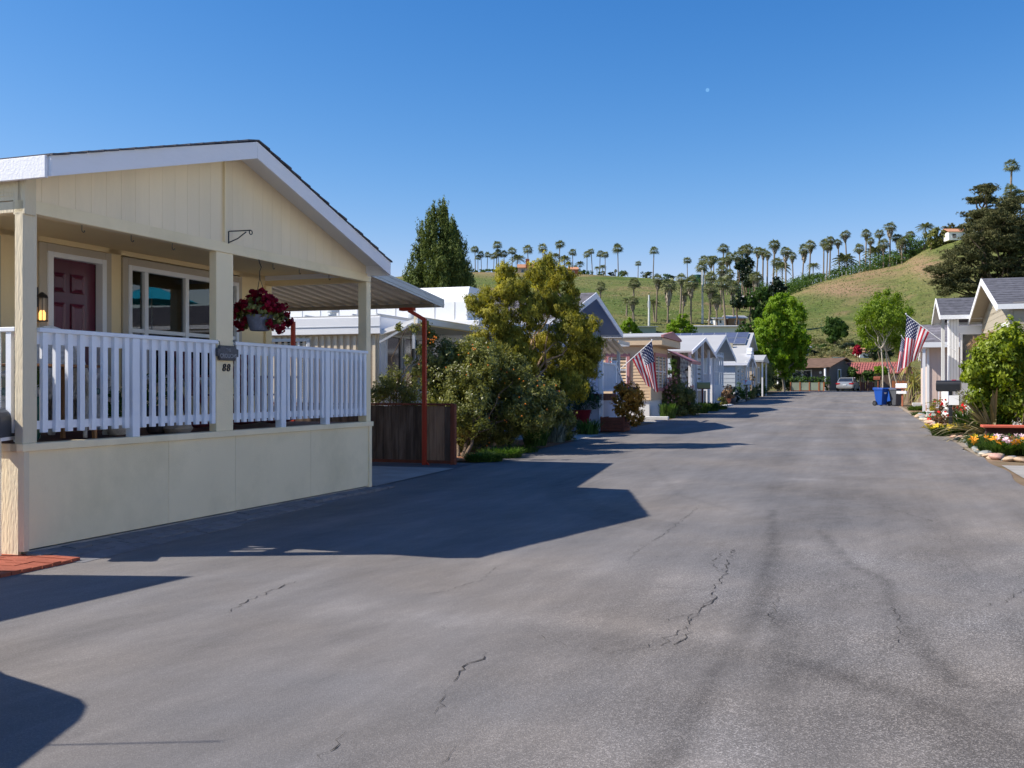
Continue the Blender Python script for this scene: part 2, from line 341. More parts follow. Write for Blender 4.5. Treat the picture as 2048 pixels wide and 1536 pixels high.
# ------------------------------------------------------------------ ground: road, yards, terrain, hill
ROWS = [-25, -18, -12, -8, -5, -3, -1, 0, 1, 1.6, 2.2]
s_ = 2.7
while s_ < 112: ROWS.append(s_); s_ += max(.07, .0062 * s_)
ROWS.append(112.)
RL, RR = -6.9, 2.5
def seg_d(P, A, B):
    A = np.array(A); B = np.array(B); d = B - A; t = np.clip(((P - A) @ d) / (d @ d), 0, 1); return np.linalg.norm(P - (A + t[:, None] * d), axis=1)
def gp(px, py):
    Y = EY * F / max(py - HZ, 1); Y0 = Y
    for _ in range(60): s = st((px - 1024) / F * Y, Y)[0]; Y = Y * .5 + .5 * F * (EY - gz(s)) / (py - HZ)
    return ((px - 1024) / F * Y, Y)
def gline(*pp): return [gp(a, b) for a, b in pp]
def make_road():
    cols = list(np.arange(RL, RR + .001, .0723)); nc = len(cols); rs = np.array(ROWS)
    Sg, Tg = np.meshgrid(rs, cols, indexing='ij')
    rng = np.random.default_rng(5)
    # right edge wanders a little, left edge stays
    wob = .05 * np.sin(Sg * 1.7) + .04 * np.sin(Sg * .63 + 1); Tg2 = Tg + (Tg > RR - .02) * wob
    X = SN * Sg + CS * Tg2; Y = CS * Sg - SN * Tg2; Z = np.vectorize(gz)(Sg)
    P = np.stack([X.ravel(), Y.ravel()], 1)
    dark = np.zeros(len(P))
    def streak(pts, w, a, soft=1.):
        nonlocal dark
        d = np.full(len(P), 1e9)
        for A, B in zip(pts, pts[1:]): d = np.minimum(d, seg_d(P, A, B))
        dark = np.maximum(dark, a * np.exp(-(d / w) ** 2 * soft))
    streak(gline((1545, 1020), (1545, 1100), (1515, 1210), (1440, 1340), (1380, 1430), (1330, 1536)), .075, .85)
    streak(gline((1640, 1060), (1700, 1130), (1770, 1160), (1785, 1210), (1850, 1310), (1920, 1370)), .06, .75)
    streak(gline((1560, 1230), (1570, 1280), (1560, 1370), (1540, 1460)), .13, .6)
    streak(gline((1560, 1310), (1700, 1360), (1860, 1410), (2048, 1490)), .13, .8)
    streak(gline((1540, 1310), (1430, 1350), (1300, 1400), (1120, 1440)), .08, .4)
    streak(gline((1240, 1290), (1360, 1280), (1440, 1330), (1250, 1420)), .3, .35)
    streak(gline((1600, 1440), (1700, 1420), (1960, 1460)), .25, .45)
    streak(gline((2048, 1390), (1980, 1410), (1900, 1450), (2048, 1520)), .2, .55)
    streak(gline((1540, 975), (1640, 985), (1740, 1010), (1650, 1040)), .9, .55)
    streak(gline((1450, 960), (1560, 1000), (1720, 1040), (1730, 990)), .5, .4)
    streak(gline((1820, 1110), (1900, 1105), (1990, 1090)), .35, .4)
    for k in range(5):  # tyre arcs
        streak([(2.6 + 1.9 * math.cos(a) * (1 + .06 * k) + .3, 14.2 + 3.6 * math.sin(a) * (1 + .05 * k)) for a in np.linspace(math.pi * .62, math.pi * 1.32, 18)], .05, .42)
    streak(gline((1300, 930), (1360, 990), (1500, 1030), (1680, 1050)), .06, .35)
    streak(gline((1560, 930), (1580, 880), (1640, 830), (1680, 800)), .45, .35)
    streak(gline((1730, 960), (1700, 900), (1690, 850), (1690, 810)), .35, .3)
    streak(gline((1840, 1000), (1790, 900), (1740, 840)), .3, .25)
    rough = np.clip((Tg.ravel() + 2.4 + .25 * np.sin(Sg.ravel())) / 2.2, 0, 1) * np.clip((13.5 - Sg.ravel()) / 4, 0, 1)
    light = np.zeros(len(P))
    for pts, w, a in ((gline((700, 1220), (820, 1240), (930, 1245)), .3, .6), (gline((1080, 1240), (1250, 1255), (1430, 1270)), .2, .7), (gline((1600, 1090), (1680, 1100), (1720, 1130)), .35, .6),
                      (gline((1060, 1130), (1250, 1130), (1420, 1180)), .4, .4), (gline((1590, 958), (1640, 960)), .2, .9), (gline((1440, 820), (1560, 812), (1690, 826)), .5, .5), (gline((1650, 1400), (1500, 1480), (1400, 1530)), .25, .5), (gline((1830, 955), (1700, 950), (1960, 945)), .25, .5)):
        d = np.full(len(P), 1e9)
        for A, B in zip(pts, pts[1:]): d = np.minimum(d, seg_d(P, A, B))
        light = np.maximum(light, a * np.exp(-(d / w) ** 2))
    nr = len(ROWS); me = bpy.data.meshes.new('road')
    co = np.stack([X, Y, Z], 2).reshape(-1, 3); me.vertices.add(len(co)); me.vertices.foreach_set('co', co.ravel().astype(np.float32))
    I = np.arange(nr * nc).reshape(nr, nc); fa = np.stack([I[:-1, :-1], I[:-1, 1:], I[1:, 1:], I[1:, :-1]], 2).reshape(-1, 4)
    me.loops.add(fa.size); me.loops.foreach_set('vertex_index', fa.ravel().astype(np.int32)); me.polygons.add(len(fa)); me.polygons.foreach_set('loop_start', np.arange(0, fa.size, 4, dtype=np.int32))
    for nm, arr in (('dark', dark), ('coarse', rough), ('light', light)):
        a_ = me.attributes.new(nm, 'FLOAT', 'POINT'); a_.data.foreach_set('value', arr.astype(np.float32))
    me.update(calc_edges=True); me.polygons.foreach_set('use_smooth', [True] * len(me.polygons))
    o = bpy.data.objects.new('road', me); C.objects.link(o); o['kind'] = 'structure'
    m, n, b = _new('asphalt'); L = n.links.new; me.materials.append(m)
    tc = n.nodes.new('ShaderNodeTexCoord')
    def noise(sc, det=5, ro=.6, st_=None, rz=0):
        x = n.nodes.new('ShaderNodeTexNoise'); x.inputs['Scale'].default_value = sc; x.inputs['Detail'].default_value = det; x.inputs['Roughness'].default_value = ro
        src = tc.outputs['Object']
        if st_:
            m0 = n.nodes.new('ShaderNodeMapping'); m0.inputs['Rotation'].default_value = (0, 0, rz); L(src, m0.inputs[0])
            mp = n.nodes.new('ShaderNodeMapping'); mp.inputs['Scale'].default_value = st_; L(m0.outputs[0], mp.inputs[0]); src = mp.outputs[0]
        L(src, x.inputs[0]); return x.outputs[0]
    def mrange(x, a, b_, c, d):
        r = n.nodes.new('ShaderNodeMapRange'); r.inputs[1].default_value = a; r.inputs[2].default_value = b_; r.inputs[3].default_value = c; r.inputs[4].default_value = d; L(x, r.inputs[0]); return r.outputs[0]
    def math_(op, x, y):
        r = n.nodes.new('ShaderNodeMath'); r.operation = op
        for i, v in enumerate((x, y)):
            if isinstance(v, (int, float)): r.inputs[i].default_value = v
            else: L(v, r.inputs[i])
        return r.outputs[0]
    def attr(nm): a = n.nodes.new('ShaderNodeAttribute'); a.attribute_name = nm; return a.outputs['Fac']
    base = mrange(noise(.35, 6, .65), .3, .7, .86, 1.16)
    st1 = mrange(noise(1.5, 7, .68, (1, .09, 1), .33), .32, .68, .80, 1.17)
    st2 = mrange(noise(5., 6, .7, (1, .22, 1), 0.75), .32, .68, .90, 1.09)
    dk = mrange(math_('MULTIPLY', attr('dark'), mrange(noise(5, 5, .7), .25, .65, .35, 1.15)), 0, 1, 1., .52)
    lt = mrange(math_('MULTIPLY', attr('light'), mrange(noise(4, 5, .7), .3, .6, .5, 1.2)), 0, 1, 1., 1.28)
    gr = n.nodes.new('ShaderNodeTexVoronoi'); gr.inputs['Scale'].default_value = 150; L(tc.outputs['Object'], gr.inputs[0])
    sep = n.nodes.new('ShaderNodeSeparateColor'); L(gr.outputs['Color'], sep.inputs[0])
    chip = mrange(sep.outputs[0], .55, 1., 0, 1); coarse = math_('MULTIPLY', attr('coarse'), mrange(noise(1.2, 5, .6), .3, .6, .35, 1.1))
    fine = mrange(noise(120, 4, .8), .3, .7, .78, 1.24)
    spk = math_('ADD', 1., math_('MULTIPLY', chip, math_('ADD', math_('MULTIPLY', coarse, 1.05), .28)))
    spk = math_('SUBTRACT', spk, math_('MULTIPLY', coarse, .22))
    v = base
    for x in (st1, st2, dk, lt, spk, fine): v = math_('MULTIPLY', v, x)
    tint = n.nodes.new('ShaderNodeMixRGB'); L(mrange(noise(.22, 4, .6), .4, .65, 0, 1), tint.inputs[0]); tint.inputs[1].default_value = (.152, .146, .145, 1); tint.inputs[2].default_value = (.176, .156, .138, 1)
    vm = n.nodes.new('ShaderNodeVectorMath'); vm.operation = 'SCALE'; L(tint.outputs[0], vm.inputs[0]); L(v, vm.inputs['Scale']); L(vm.outputs[0], b.inputs['Base Color'])
    b.inputs['Roughness'].default_value = .86; b.inputs['Specular IOR Level'].default_value = .25
    bu = n.nodes.new('ShaderNodeBump'); bu.inputs['Strength'].default_value = .55; bu.inputs['Distance'].default_value = .006
    L(math_('ADD', math_('MULTIPLY', gr.outputs['Distance'], math_('ADD', coarse, .35)), noise(240, 3)), bu.inputs['Height']); L(bu.outputs[0], b.inputs['Normal'])
    return o
road = make_road()
# cracks: narrow irregular strips following the photographed crack paths
crackm = mat('crack_fill', (.035, .032, .03), .95, .3, 8)
def crack(pts, w=.012, seed=1, amp=.035):
    rnd = random.Random(seed); P = gline(*pts); fine = []
    for a, b in zip(P, P[1:]):
        L = math.dist(a, b); k = max(2, int(L / .045))
        for i in range(k): fine.append((lerp(a[0], b[0], i / k) + rnd.gauss(0, amp), lerp(a[1], b[1], i / k) + rnd.gauss(0, amp * .8)))
    mb = MB(); vs = []
    for i, (x, y) in enumerate(fine):
        ww = w * rnd.uniform(.15, 1.) * min(1, i / 4, (len(fine) - i) / 4)
        z = gz(st(x, y)[0]) + .004
        vs += [(x - ww / 2, y, z), (x + ww / 2, y - ww * .3, z)]
    mb.add(vs, [(2 * i, 2 * i + 1, 2 * i + 3, 2 * i + 2) for i in range(len(fine) - 1)]); mb.build('crack', crackm, road)
for i, (pp, w) in enumerate([([(1472, 1095), (1455, 1120), (1450, 1150), (1420, 1180), (1432, 1195), (1395, 1225)], .022), ([(1402, 1010), (1370, 1035), (1330, 1068), (1300, 1085)], .014),
        ([(1395, 1225), (1370, 1260), (1320, 1290), (1230, 1305)], .014), ([(1382, 1255), (1368, 1275), (1350, 1297)], .02), ([(1240, 1172), (1330, 1176), (1420, 1180), (1600, 1200), (1780, 1205), (1960, 1215), (2010, 1205), (2048, 1175)], .014),
        ([(972, 1300), (960, 1318), (940, 1328), (925, 1340), (912, 1358), (905, 1370)], .022), ([(918, 1410), (900, 1425)], .02), ([(695, 1462), (670, 1490), (630, 1530)], .016), ([(905, 1490), (890, 1520), (880, 1536)], .015),
        ([(900, 1240), (880, 1265)], .01), ([(600, 1160), (560, 1175), (520, 1190), (450, 1230)], .02), ([(1760, 1010), (1820, 1030), (1890, 1050)], .014), ([(1300, 1110), (1330, 1120)], .01), ([(1432, 1195), (1400, 1215), (1378, 1240), (1382, 1255)], .016), ([(1350, 1297), (1290, 1300), (1200, 1310)], .012), ([(1472, 1100), (1440, 1108), (1425, 1130), (1450, 1150)], .014), ([(1230, 1305), (1130, 1290), (1050, 1262)], .01), ([(1395, 1225), (1330, 1240), (1270, 1228)], .012), ([(905, 1370), (880, 1410), (860, 1440)], .01), ([(1000, 1130), (960, 1160), (900, 1180), (820, 1195)], .01), ([(1300, 1085), (1270, 1105), (1250, 1130)], .01), ([(1780, 1205), (1800, 1250), (1790, 1300)], .012), ([(1560, 1190), (1540, 1230), (1545, 1260)], .012)]):
    crack(pp, w * .5, i, .016)
def strip(name, t0, t1, s0, s1, m, dz, step=2., nt_=2, kind='structure', parent=None):
    mb = MB(); rows = [s0]
    while rows[-1] < s1: rows.append(min(s1, rows[-1] + step))
    for k in (62, 110):
        if s0 < k < s1: rows.append(k)
    rows = sorted(set(rows)); vs = []
    for s in rows:
        for j in range(nt_ + 1): x, y = xy(s, lerp(t0, t1, j / nt_)); vs.append((x, y, gz(s) + dz))
    fs = []
    for i in range(len(rows) - 1):
        for j in range(nt_): a = i * (nt_ + 1) + j; fs.append((a, a + 1, a + nt_ + 2, a + nt_ + 1))
    mb.add(vs, fs); o = mb.build(name, m, parent)
    if kind: o['kind'] = kind
    return o
strip('left_yard', -45, RL, -25, 114, DIRT, -.008)
strip('right_yard', RR - .15, 45, -25, 114, DIRT, -.008)
ASP2 = mat('asphalt_driveway', (.115, .115, .12), .9, .15, 2, .6, 120, .2)
strip('carport_driveway', -16, RL + .02, 13.7, 18.4, ASP2, .006)
strip('concrete_apron', -8.6, -6.86, 14.0, 17.2, CONC, .012)
strip('garden_driveway', 2.62, 9, 14.5, 20.7, CONC, .01)
strip('driveway_apron', -12, -6.88, 25.9, 29.3, CONC, .01)
strip('driveway_apron', -14, -6.88, 37.2, 39.6, CONC, .01)
strip('street_end_apron', -9, 6, 112, 116, ASP2, -.002)
strip('driveway_apron', -8.6, -6.88, 70.2, 72.4, CONC, .05)
strip('right_gutter', 2.46, 2.66, 23, 62, mat('gravel_edge', (.30, .25, .19), .95, .4, 6, .8, 30, .1, dirt=(.15, .13, .1), dirt_amt=.8, ds=2.5), .006, 1.)

SKY = [(-2600, 640), (-600, 600), (300, 570), (700, 560), (850, 549), (940, 544), (1100, 545), (1200, 550), (1300, 556), (1400, 566), (1490, 584), (1540, 594), (1560, 590), (1600, 575), (1650, 560), (1700, 547), (1750, 537), (1800, 527), (1850, 497), (1900, 477), (1960, 455), (2048, 440), (2600, 420), (4200, 560)]
RDIST = [(-2600, 520), (940, 520), (1200, 500), (1400, 440), (1540, 380), (1650, 350), (1800, 320), (2048, 300), (4200, 300)]
def terr(X, Y):
    """terrain height"""
    r = math.hypot(X, Y); s, t = st(X, Y); g0 = gz(min(max(s, -60), 130))
    px = 1024 + F * X / Y if Y > 5 else (4200 if X > 0 else -2600)
    px = max(-2600, min(4200, px)); R = interp(RDIST, px); d = Y if Y > 5 else 0
    if d <= 112: return g0 - .06
    zr = EY + (HZ - interp(SKY, px)) / F * R
    zb = 7.3; r1 = 158
    if d < r1: f = (d - 112) / (r1 - 112); f = f * f * (3 - 2 * f); return lerp(g0 - .06, zb, f)
    f = (d - r1) / (R - r1)
    if f <= 1: return lerp(zb, zr, f ** .92) + 1.1 * math.sin(X * .045 + Y * .02) * math.sin(Y * .033) * f * (1 - f) * 3
    return zr - (d - R) * .10
def make_terrain():
    pxs = list(range(-2600, 600, 200)) + list(range(600, 2100, 14)) + list(range(2100, 4300, 150))
    ds = [-60, -20, 6, 20, 30, 38, 44, 50, 55, 60, 65, 70, 76, 82, 88, 94, 100, 106, 112, 118, 124, 130, 137, 144, 151, 158] + list(range(165, 560, 8)) + [600, 700, 900, 1400]
    vs = []; fs = []
    for d in ds:
        for p in pxs:
            k = (p - 1024) / F
            if d > 6: X, Y = k * d, d
            else: X, Y = k * 60 * (1 if d > 0 else 1.5), d
            vs.append((X, Y, terr(X, Y)))
    nc = len(pxs)
    for i in range(len(ds) - 1):
        for j in range(nc - 1): a = i * nc + j; fs.append((a, a + 1, a + nc + 1, a + nc))
    mb = MB(); mb.add(vs, fs)
    m, n, b = _new('hill_grass'); L = n.links.new
    tc = n.nodes.new('ShaderNodeTexCoord')
    def no(sc, stt, det=8, ro=.6):
        mp = n.nodes.new('ShaderNodeMapping'); mp.inputs['Scale'].default_value = stt; L(tc.outputs['Object'], mp.inputs[0]); x = n.nodes.new('ShaderNodeTexNoise'); x.inputs['Scale'].default_value = sc; x.inputs['Detail'].default_value = det; x.inputs['Roughness'].default_value = ro; L(mp.outputs[0], x.inputs[0]); return x.outputs[0]
    cr = n.nodes.new('ShaderNodeValToRGB'); L(no(.035, (1, .6, 2.5), 9, .68), cr.inputs[0]); e = cr.color_ramp
    e.elements[0].position = .3; e.elements[0].color = (.065, .115, .024, 1); e.elements[1].position = .68; e.elements[1].color = (.30, .205, .11, 1)
    x = e.elements.new(.44); x.color = (.13, .165, .042, 1); x = e.elements.new(.57); x.color = (.19, .19, .065, 1)
    fn = n.nodes.new('ShaderNodeMapRange'); fn.inputs[1].default_value = .3; fn.inputs[2].default_value = .7; fn.inputs[3].default_value = .55; fn.inputs[4].default_value = 1.45; L(no(.55, (.7, .5, 2), 10, .85), fn.inputs[0])
    sc = n.nodes.new('ShaderNodeVectorMath'); sc.operation = 'SCALE'; L(cr.outputs[0], sc.inputs[0]); L(fn.outputs[0], sc.inputs['Scale']); 
    pa = n.nodes.new('ShaderNodeAttribute'); pa.attribute_name = 'bare'
    mk = n.nodes.new('ShaderNodeMath'); mk.operation = 'MULTIPLY'; L(pa.outputs['Fac'], mk.inputs[0])
    pn = n.nodes.new('ShaderNodeMapRange'); pn.inputs[1].default_value = .40; pn.inputs[2].default_value = .50; L(no(.10, (1, .6, 2), 9, .8), pn.inputs[0]); L(pn.outputs[0], mk.inputs[1])
    mx = n.nodes.new('ShaderNodeMixRGB'); L(mk.outputs[0], mx.inputs[0]); L(sc.outputs[0], mx.inputs[1]); mx.inputs[2].default_value = (.34, .225, .13, 1)
    L(mx.outputs[0], b.inputs['Base Color']); b.inputs['Roughness'].default_value = .95; b.inputs['Specular IOR Level'].default_value = .1
    bu = n.nodes.new('ShaderNodeBump'); bu.inputs['Strength'].default_value = .8; bu.inputs['Distance'].default_value = 1.2; L(no(.7, (1, 1, 1), 9, .8), bu.inputs['Height']); L(bu.outputs[0], b.inputs['Normal'])
    o = mb.build('hillside_ground', m, None, smooth=True); o['kind'] = 'structure'
    v = np.array(vs); bare = np.zeros(len(v)); Y = np.maximum(v[:, 1], 1.); PX = 1024 + F * v[:, 0] / Y; PY = HZ - F * (v[:, 2] - EY) / Y
    for cx, cy, rx, ry, a in ((1690, 580, 75, 16, 1), (1750, 545, 70, 8, .9), (1850, 530, 45, 20, 1), (1880, 545, 60, 12, 1), (1790, 590, 60, 6, .8), (1720, 605, 30, 4, .7), (1100, 550, 160, 4, .7), (1290, 590, 25, 6, .4), (1690, 627, 30, 4, .7), (985, 546, 60, 8, .6)):
        bare = np.maximum(bare, a * np.exp(-(((PX - cx) / rx) ** 2 + ((PY - cy) / ry) ** 2) ** 1.5) * (Y > 150))
    a_ = o.data.attributes.new('bare', 'FLOAT', 'POINT'); a_.data.foreach_set('value', bare.astype(np.float32))
make_terrain()
def hit(px, py, lo=113, hi=560):
    """walk along the view direction of a photographed foot point until the terrain is met"""
    k = (px - 1024) / F; d = lo
    while d < hi:
        X, Y = k * d, d; z = terr(X, Y)
        if HZ - F * (z - EY) / Y <= py: return Vector((X, Y, z))
        d += 1.
    R = interp(RDIST, px); return Vector((k * R, R, terr(k * R, R)))

# ================================================================== near house with the porch
H88 = empty('porch_house', (-4.30, 8.94, 0), -rad(20.3), 'pale yellow gabled home with a white railed front porch and maroon door', 'house')
LN = 6.41; PD = 1.74; BK = -12.5
# skirt of four plywood panels with hairline joints
for a, b in ((.0, 1.93), (1.934, 3.10), (3.104, 4.75), (4.754, 6.35)):
    MB().box(-.04, 0, a, b, .07, .94).build('skirt_panel', CREAM, H88, bevel=.002)
MB().box(-.05, .018, 6.33, LN, .05, .94).build('corner_board', CREAM, H88); MB().box(-.05, .018, -.008, .05, .06, .94).build('corner_board', CREAM_R, H88)
MB().box(-.1, .0, .05, 6.3, -.05, .06).build('footing', CONC, H88)
MB().box(-.12, .03, -.03, LN + .03, .94, 1.008).build('deck_trim', CREAM, H88, bevel=.004)
MB().box(BK, -.04, -.03, -.006, .94, 1.008).build('deck_trim', CREAM_R, H88, bevel=.004)
for k in range(9):
    MB().box(-.05 - (k + 1) * .6, -.05 - k * .6 - .006, .0, .035, .0, .94).build('siding_board', CREAM_W if k else CREAM_R, H88, bevel=.003)
MB().box(BK, -PD, .04, LN - .02, 0, .98).build('foundation_wall', CREAM, H88)
for k in range(12):
    MB().box(-PD + .01 + k * .138, -PD + .14 + k * .138, .03, LN - .03, .965, .997).build('deck_board', DECKM, H88, bevel=.003)
# posts
MB().box(-.10, 0, 0, .16, 1.008, 3.05).build('post', CREAM_R, H88, bevel=.006)
MB().box(-.10, .0, 2.745, 3.063, 1.008, 3.05).build('post', CREAM, H88, bevel=.006)
MB().box(-.14, 0, 6.28, LN, 1.008, 3.05).build('post', CREAM, H88, bevel=.006)
MB().box(-.12, .022, .0, .13, 3.03, 3.42).build('post_cap', CREAM_R, H88, bevel=.006)
MB().box(-PD - .06, -PD + .04, LN - .16, LN, 1.0, 3.06).build('post', CREAM_W, H88, bevel=.004)
# beam and gable
MB().box(-.10, 0, .0, LN, 3.05, 3.16).build('beam', CREAM, H88, bevel=.003)
MB().box(.0, .012, .13, LN - .02, 3.052, 3.168).build('beam_trim', CREAM, H88, bevel=.003)
MB().box(-PD, -.1, LN - .1, LN, 3.05, 3.2).build('side_beam', CREAM_W, H88, bevel=.003); MB().box(-PD, -.1, 0, .1, 3.05, 3.15).build('side_beam', CREAM_R, H88, bevel=.003)
EN, EF, RY, RZ = 3.46, 3.27, 2.98, 4.26     # underside of the roof: near eave, far eave, ridge
def rz_(y): return lerp(EN, RZ, y / RY) if y < RY else lerp(RZ, EF, (y - RY) / (LN - RY))
y = .02; gb = MB(); pitch = .203
while y < LN - .03:
    y1 = min(y + pitch, LN - .02)
    if y < RY < y1: poly = [(y, 3.168), (y1 - .003, 3.168), (y1 - .003, rz_(y1)), (RY, rz_(RY)), (y, rz_(y))]
    else: poly = [(y, 3.168), (y1 - .003, 3.168), (y1 - .003, rz_(y1)), (y, rz_(y))]
    MB().prism(poly, 'x', -.02, -.013).build('siding_board', CREAM_G, H88); y = y1
MB().prism([(0, 3.15), (LN, 3.15), (LN, EF), (RY, RZ), (0, EN)], 'x', -.06, -.0165).build('gable_backing', CREAM_G, H88)
MB().box(-PD, -.1, .005, .03, 3.16, 3.46).build('side_panel', CREAM_R, H88)
MB().box(-.02, .02, 2.875, 2.895, 3.168, rz_(2.88)).build('batten', CREAM, H88)
# roof planes, shingle courses, rake boards
OV = .37
def roofslab(y0, z0, y1, z1, th, x0, x1): return MB().add([(x0, y0, z0), (x1, y0, z0), (x1, y1, z1), (x0, y1, z1), (x0, y0, z0 + th), (x1, y0, z0 + th), (x1, y1, z1 + th), (x0, y1, z1 + th)], [(0, 3, 2, 1), (4, 5, 6, 7), (0, 1, 5, 4), (1, 2, 6, 5), (2, 3, 7, 6), (3, 0, 4, 7)])
NY, FY = -.05, LN - .14
roofslab(NY, EN - .02, RY, RZ, .05, BK, OV - .02).build('roof_slope', WHITE, H88)
roofslab(RY, RZ, FY, EF + .01, .05, BK, OV - .02).build('roof_slope', WHITE, H88)
sh = MB()
for side, (ya, za, yb, zb) in enumerate(((NY - .03, EN + .045, RY, RZ + .075), (FY + .04, EF + .055, RY, RZ + .075))):
    N = 15
    for k in range(N):
        f0, f1 = k / N, (k + 1) / N; a = (lerp(ya, yb, f0), lerp(za, zb, f0)); b = (lerp(ya, yb, f1), lerp(za, zb, f1))
        rr = random.Random(k + side * 50); ex = rr.uniform(-.006, .012)
        sh.add([(BK, a[0], a[1] + .012), (OV + .035 + ex, a[0], a[1] + .012), (OV + .035 + ex, b[0], b[1] - .002), (BK, b[0], b[1] - .002), (BK, a[0], a[1] - .008), (OV + .035 + ex, a[0], a[1] - .008), (OV + .035 + ex, b[0], b[1] - .012), (BK, b[0], b[1] - .012)],
               [(0, 1, 2, 3), (4, 7, 6, 5), (0, 4, 5, 1), (1, 5, 6, 2), (2, 6, 7, 3), (3, 7, 4, 0)])
sh.build('shingles', SHING, H88, kind='stuff')
def rake(y0, z0, y1, z1, h=.19): MB().add([(OV - .02, y0, z0 - h + .05), (OV + .018, y0, z0 - h + .05), (OV + .018, y1, z1 - h + .05), (OV - .02, y1, z1 - h + .05), (OV - .02, y0, z0 + .05), (OV + .018, y0, z0 + .05), (OV + .018, y1, z1 + .05), (OV - .02, y1, z1 + .05)], [(0, 3, 2, 1), (4, 5, 6, 7), (0, 1, 5, 4), (1, 2, 6, 5), (2, 3, 7, 6), (3, 0, 4, 7)]).build('rake_board', FASC, H88, bevel=.003)
rake(NY - .02, EN, RY - .002, RZ); rake(RY + .002, RZ, FY + .02, EF)
MB().box(BK, OV - .022, NY - .05, NY - .012, EN - .15, EN + .04).build('eave_board', FASC, H88, bevel=.004)
MB().box(BK, OV - .022, FY + .012, FY + .05, EF - .14, EF + .05).build('eave_board', FASC, H88, bevel=.004)
MB().box(-3.4, -2.4, 1.7, 2.3, 3.95, 4.12).build('skylight', WHITE, H88, bevel=.03)
# porch ceiling and back wall built of wide boards
MB().add([(-PD - .1, 0, 3.2), (-.06, 0, 3.2), (-.06, LN, 3.2), (-PD - .1, LN, 3.2)], [(3, 2, 1, 0)]).add([(-PD - .1, 0, 3.23), (-.06, 0, 3.23), (-.06, LN, 3.23), (-PD - .1, LN, 3.23)], [(0, 1, 2, 3)]).build('porch_ceiling', CREAM_W, H88)
segs = [(.0, .30), (1.36, 1.90), (2.98, 3.20), (5.66, 6.35)]
for a, b in segs: MB().box(-PD - .05, -PD, a, b, 1.0, 3.2).build('wall_panel', CREAM_W, H88, bevel=.002)
MB().box(-PD - .05, -PD, .3, 6.35, 3.14, 3.2).build('wall_panel', CREAM_W, H88)
MB().box(-PD - .05, -PD, 3.2, 5.66, 1.0, 1.52).build('wall_panel', CREAM_W, H88); MB().box(-PD - .05, -PD, .3, 1.36, 1.0, 1.52).build('wall_panel', CREAM_W, H88)
MB().box(-PD - .6, -PD - .5, .2, 6.3, 1.0, 3.2).build('interior_wall', DARKIN, H88)  # darkness of the unlit room is put into this board's near-black colour
MB().box(BK, -PD - .62, .03, LN - .02, .98, 3.3).build('house_body', CREAM_W, H88)
MB().box(-PD - .05, -PD - .0, LN - .06, LN - .02, 1, 3.2).build('corner_board', CREAM_W, H88)
# gable end behind (seen under the far eave)
def window88(y0, y1, z0, z1, mull, name='window', blinds=()):
    w = MB(); x0 = -PD
    for (a, b, c, d) in ((y0 - .09, y0, z0 - .09, z1 + .09), (y1, y1 + .09, z0 - .09, z1 + .09)): w.box(x0, x0 + .03, a, b, c, d)
    w.box(x0, x0 + .03, y0, y1, z1, z1 + .09).box(x0, x0 + .03, y0, y1, z0 - .09, z0)
    root = w.build(name, TAUPE, H88, bevel=.003)
    f = MB(); f.box(x0 - .04, x0 + .045, y0, y0 + .06, z0, z1).box(x0 - .04, x0 + .045, y1 - .06, y1, z0, z1).box(x0 - .04, x0 + .045, y0 + .06, y1 - .06, z1 - .06, z1).box(x0 - .04, x0 + .045, y0 + .06, y1 - .06, z0, z0 + .06)
    for m in mull: f.box(x0 - .03, x0 + .035, m - .035, m + .035, z0 + .06, z1 - .06)
    zm = 2.22; f.box(x0 - .03, x0 + .028, y0 + .06, y1 - .06, zm - .025, zm + .025)
    f.build('frame', WHITE, root, bevel=.004)
    ed = [y0 + .06] + list(mull) + [y1 - .06]
    for a, b in zip(ed, ed[1:]):
        for c, d in ((z0 + .06, zm - .025), (zm + .025, z1 - .06)):
            MB().box(x0 - .012, x0 - .006, a, b, c, d).build('pane', GLASS, root)
    for (a, b) in blinds:
        bl = MB(); z = z0 + .07
        while z < z1 - .07: bl.add([(x0 - .06, a, z), (x0 - .06, b, z), (x0 - .035, b, z + .016), (x0 - .035, a, z + .016)], [(0, 1, 2, 3)]); z += .026
        bl.build('blind', BLINDM, root)
    return root
window88(3.29, 5.57, 1.61, 3.03, (3.62, 4.42), blinds=((3.35, 3.60),))
window88(.39, 1.27, 1.61, 3.03, (.9,), blinds=((.45, 1.2),))
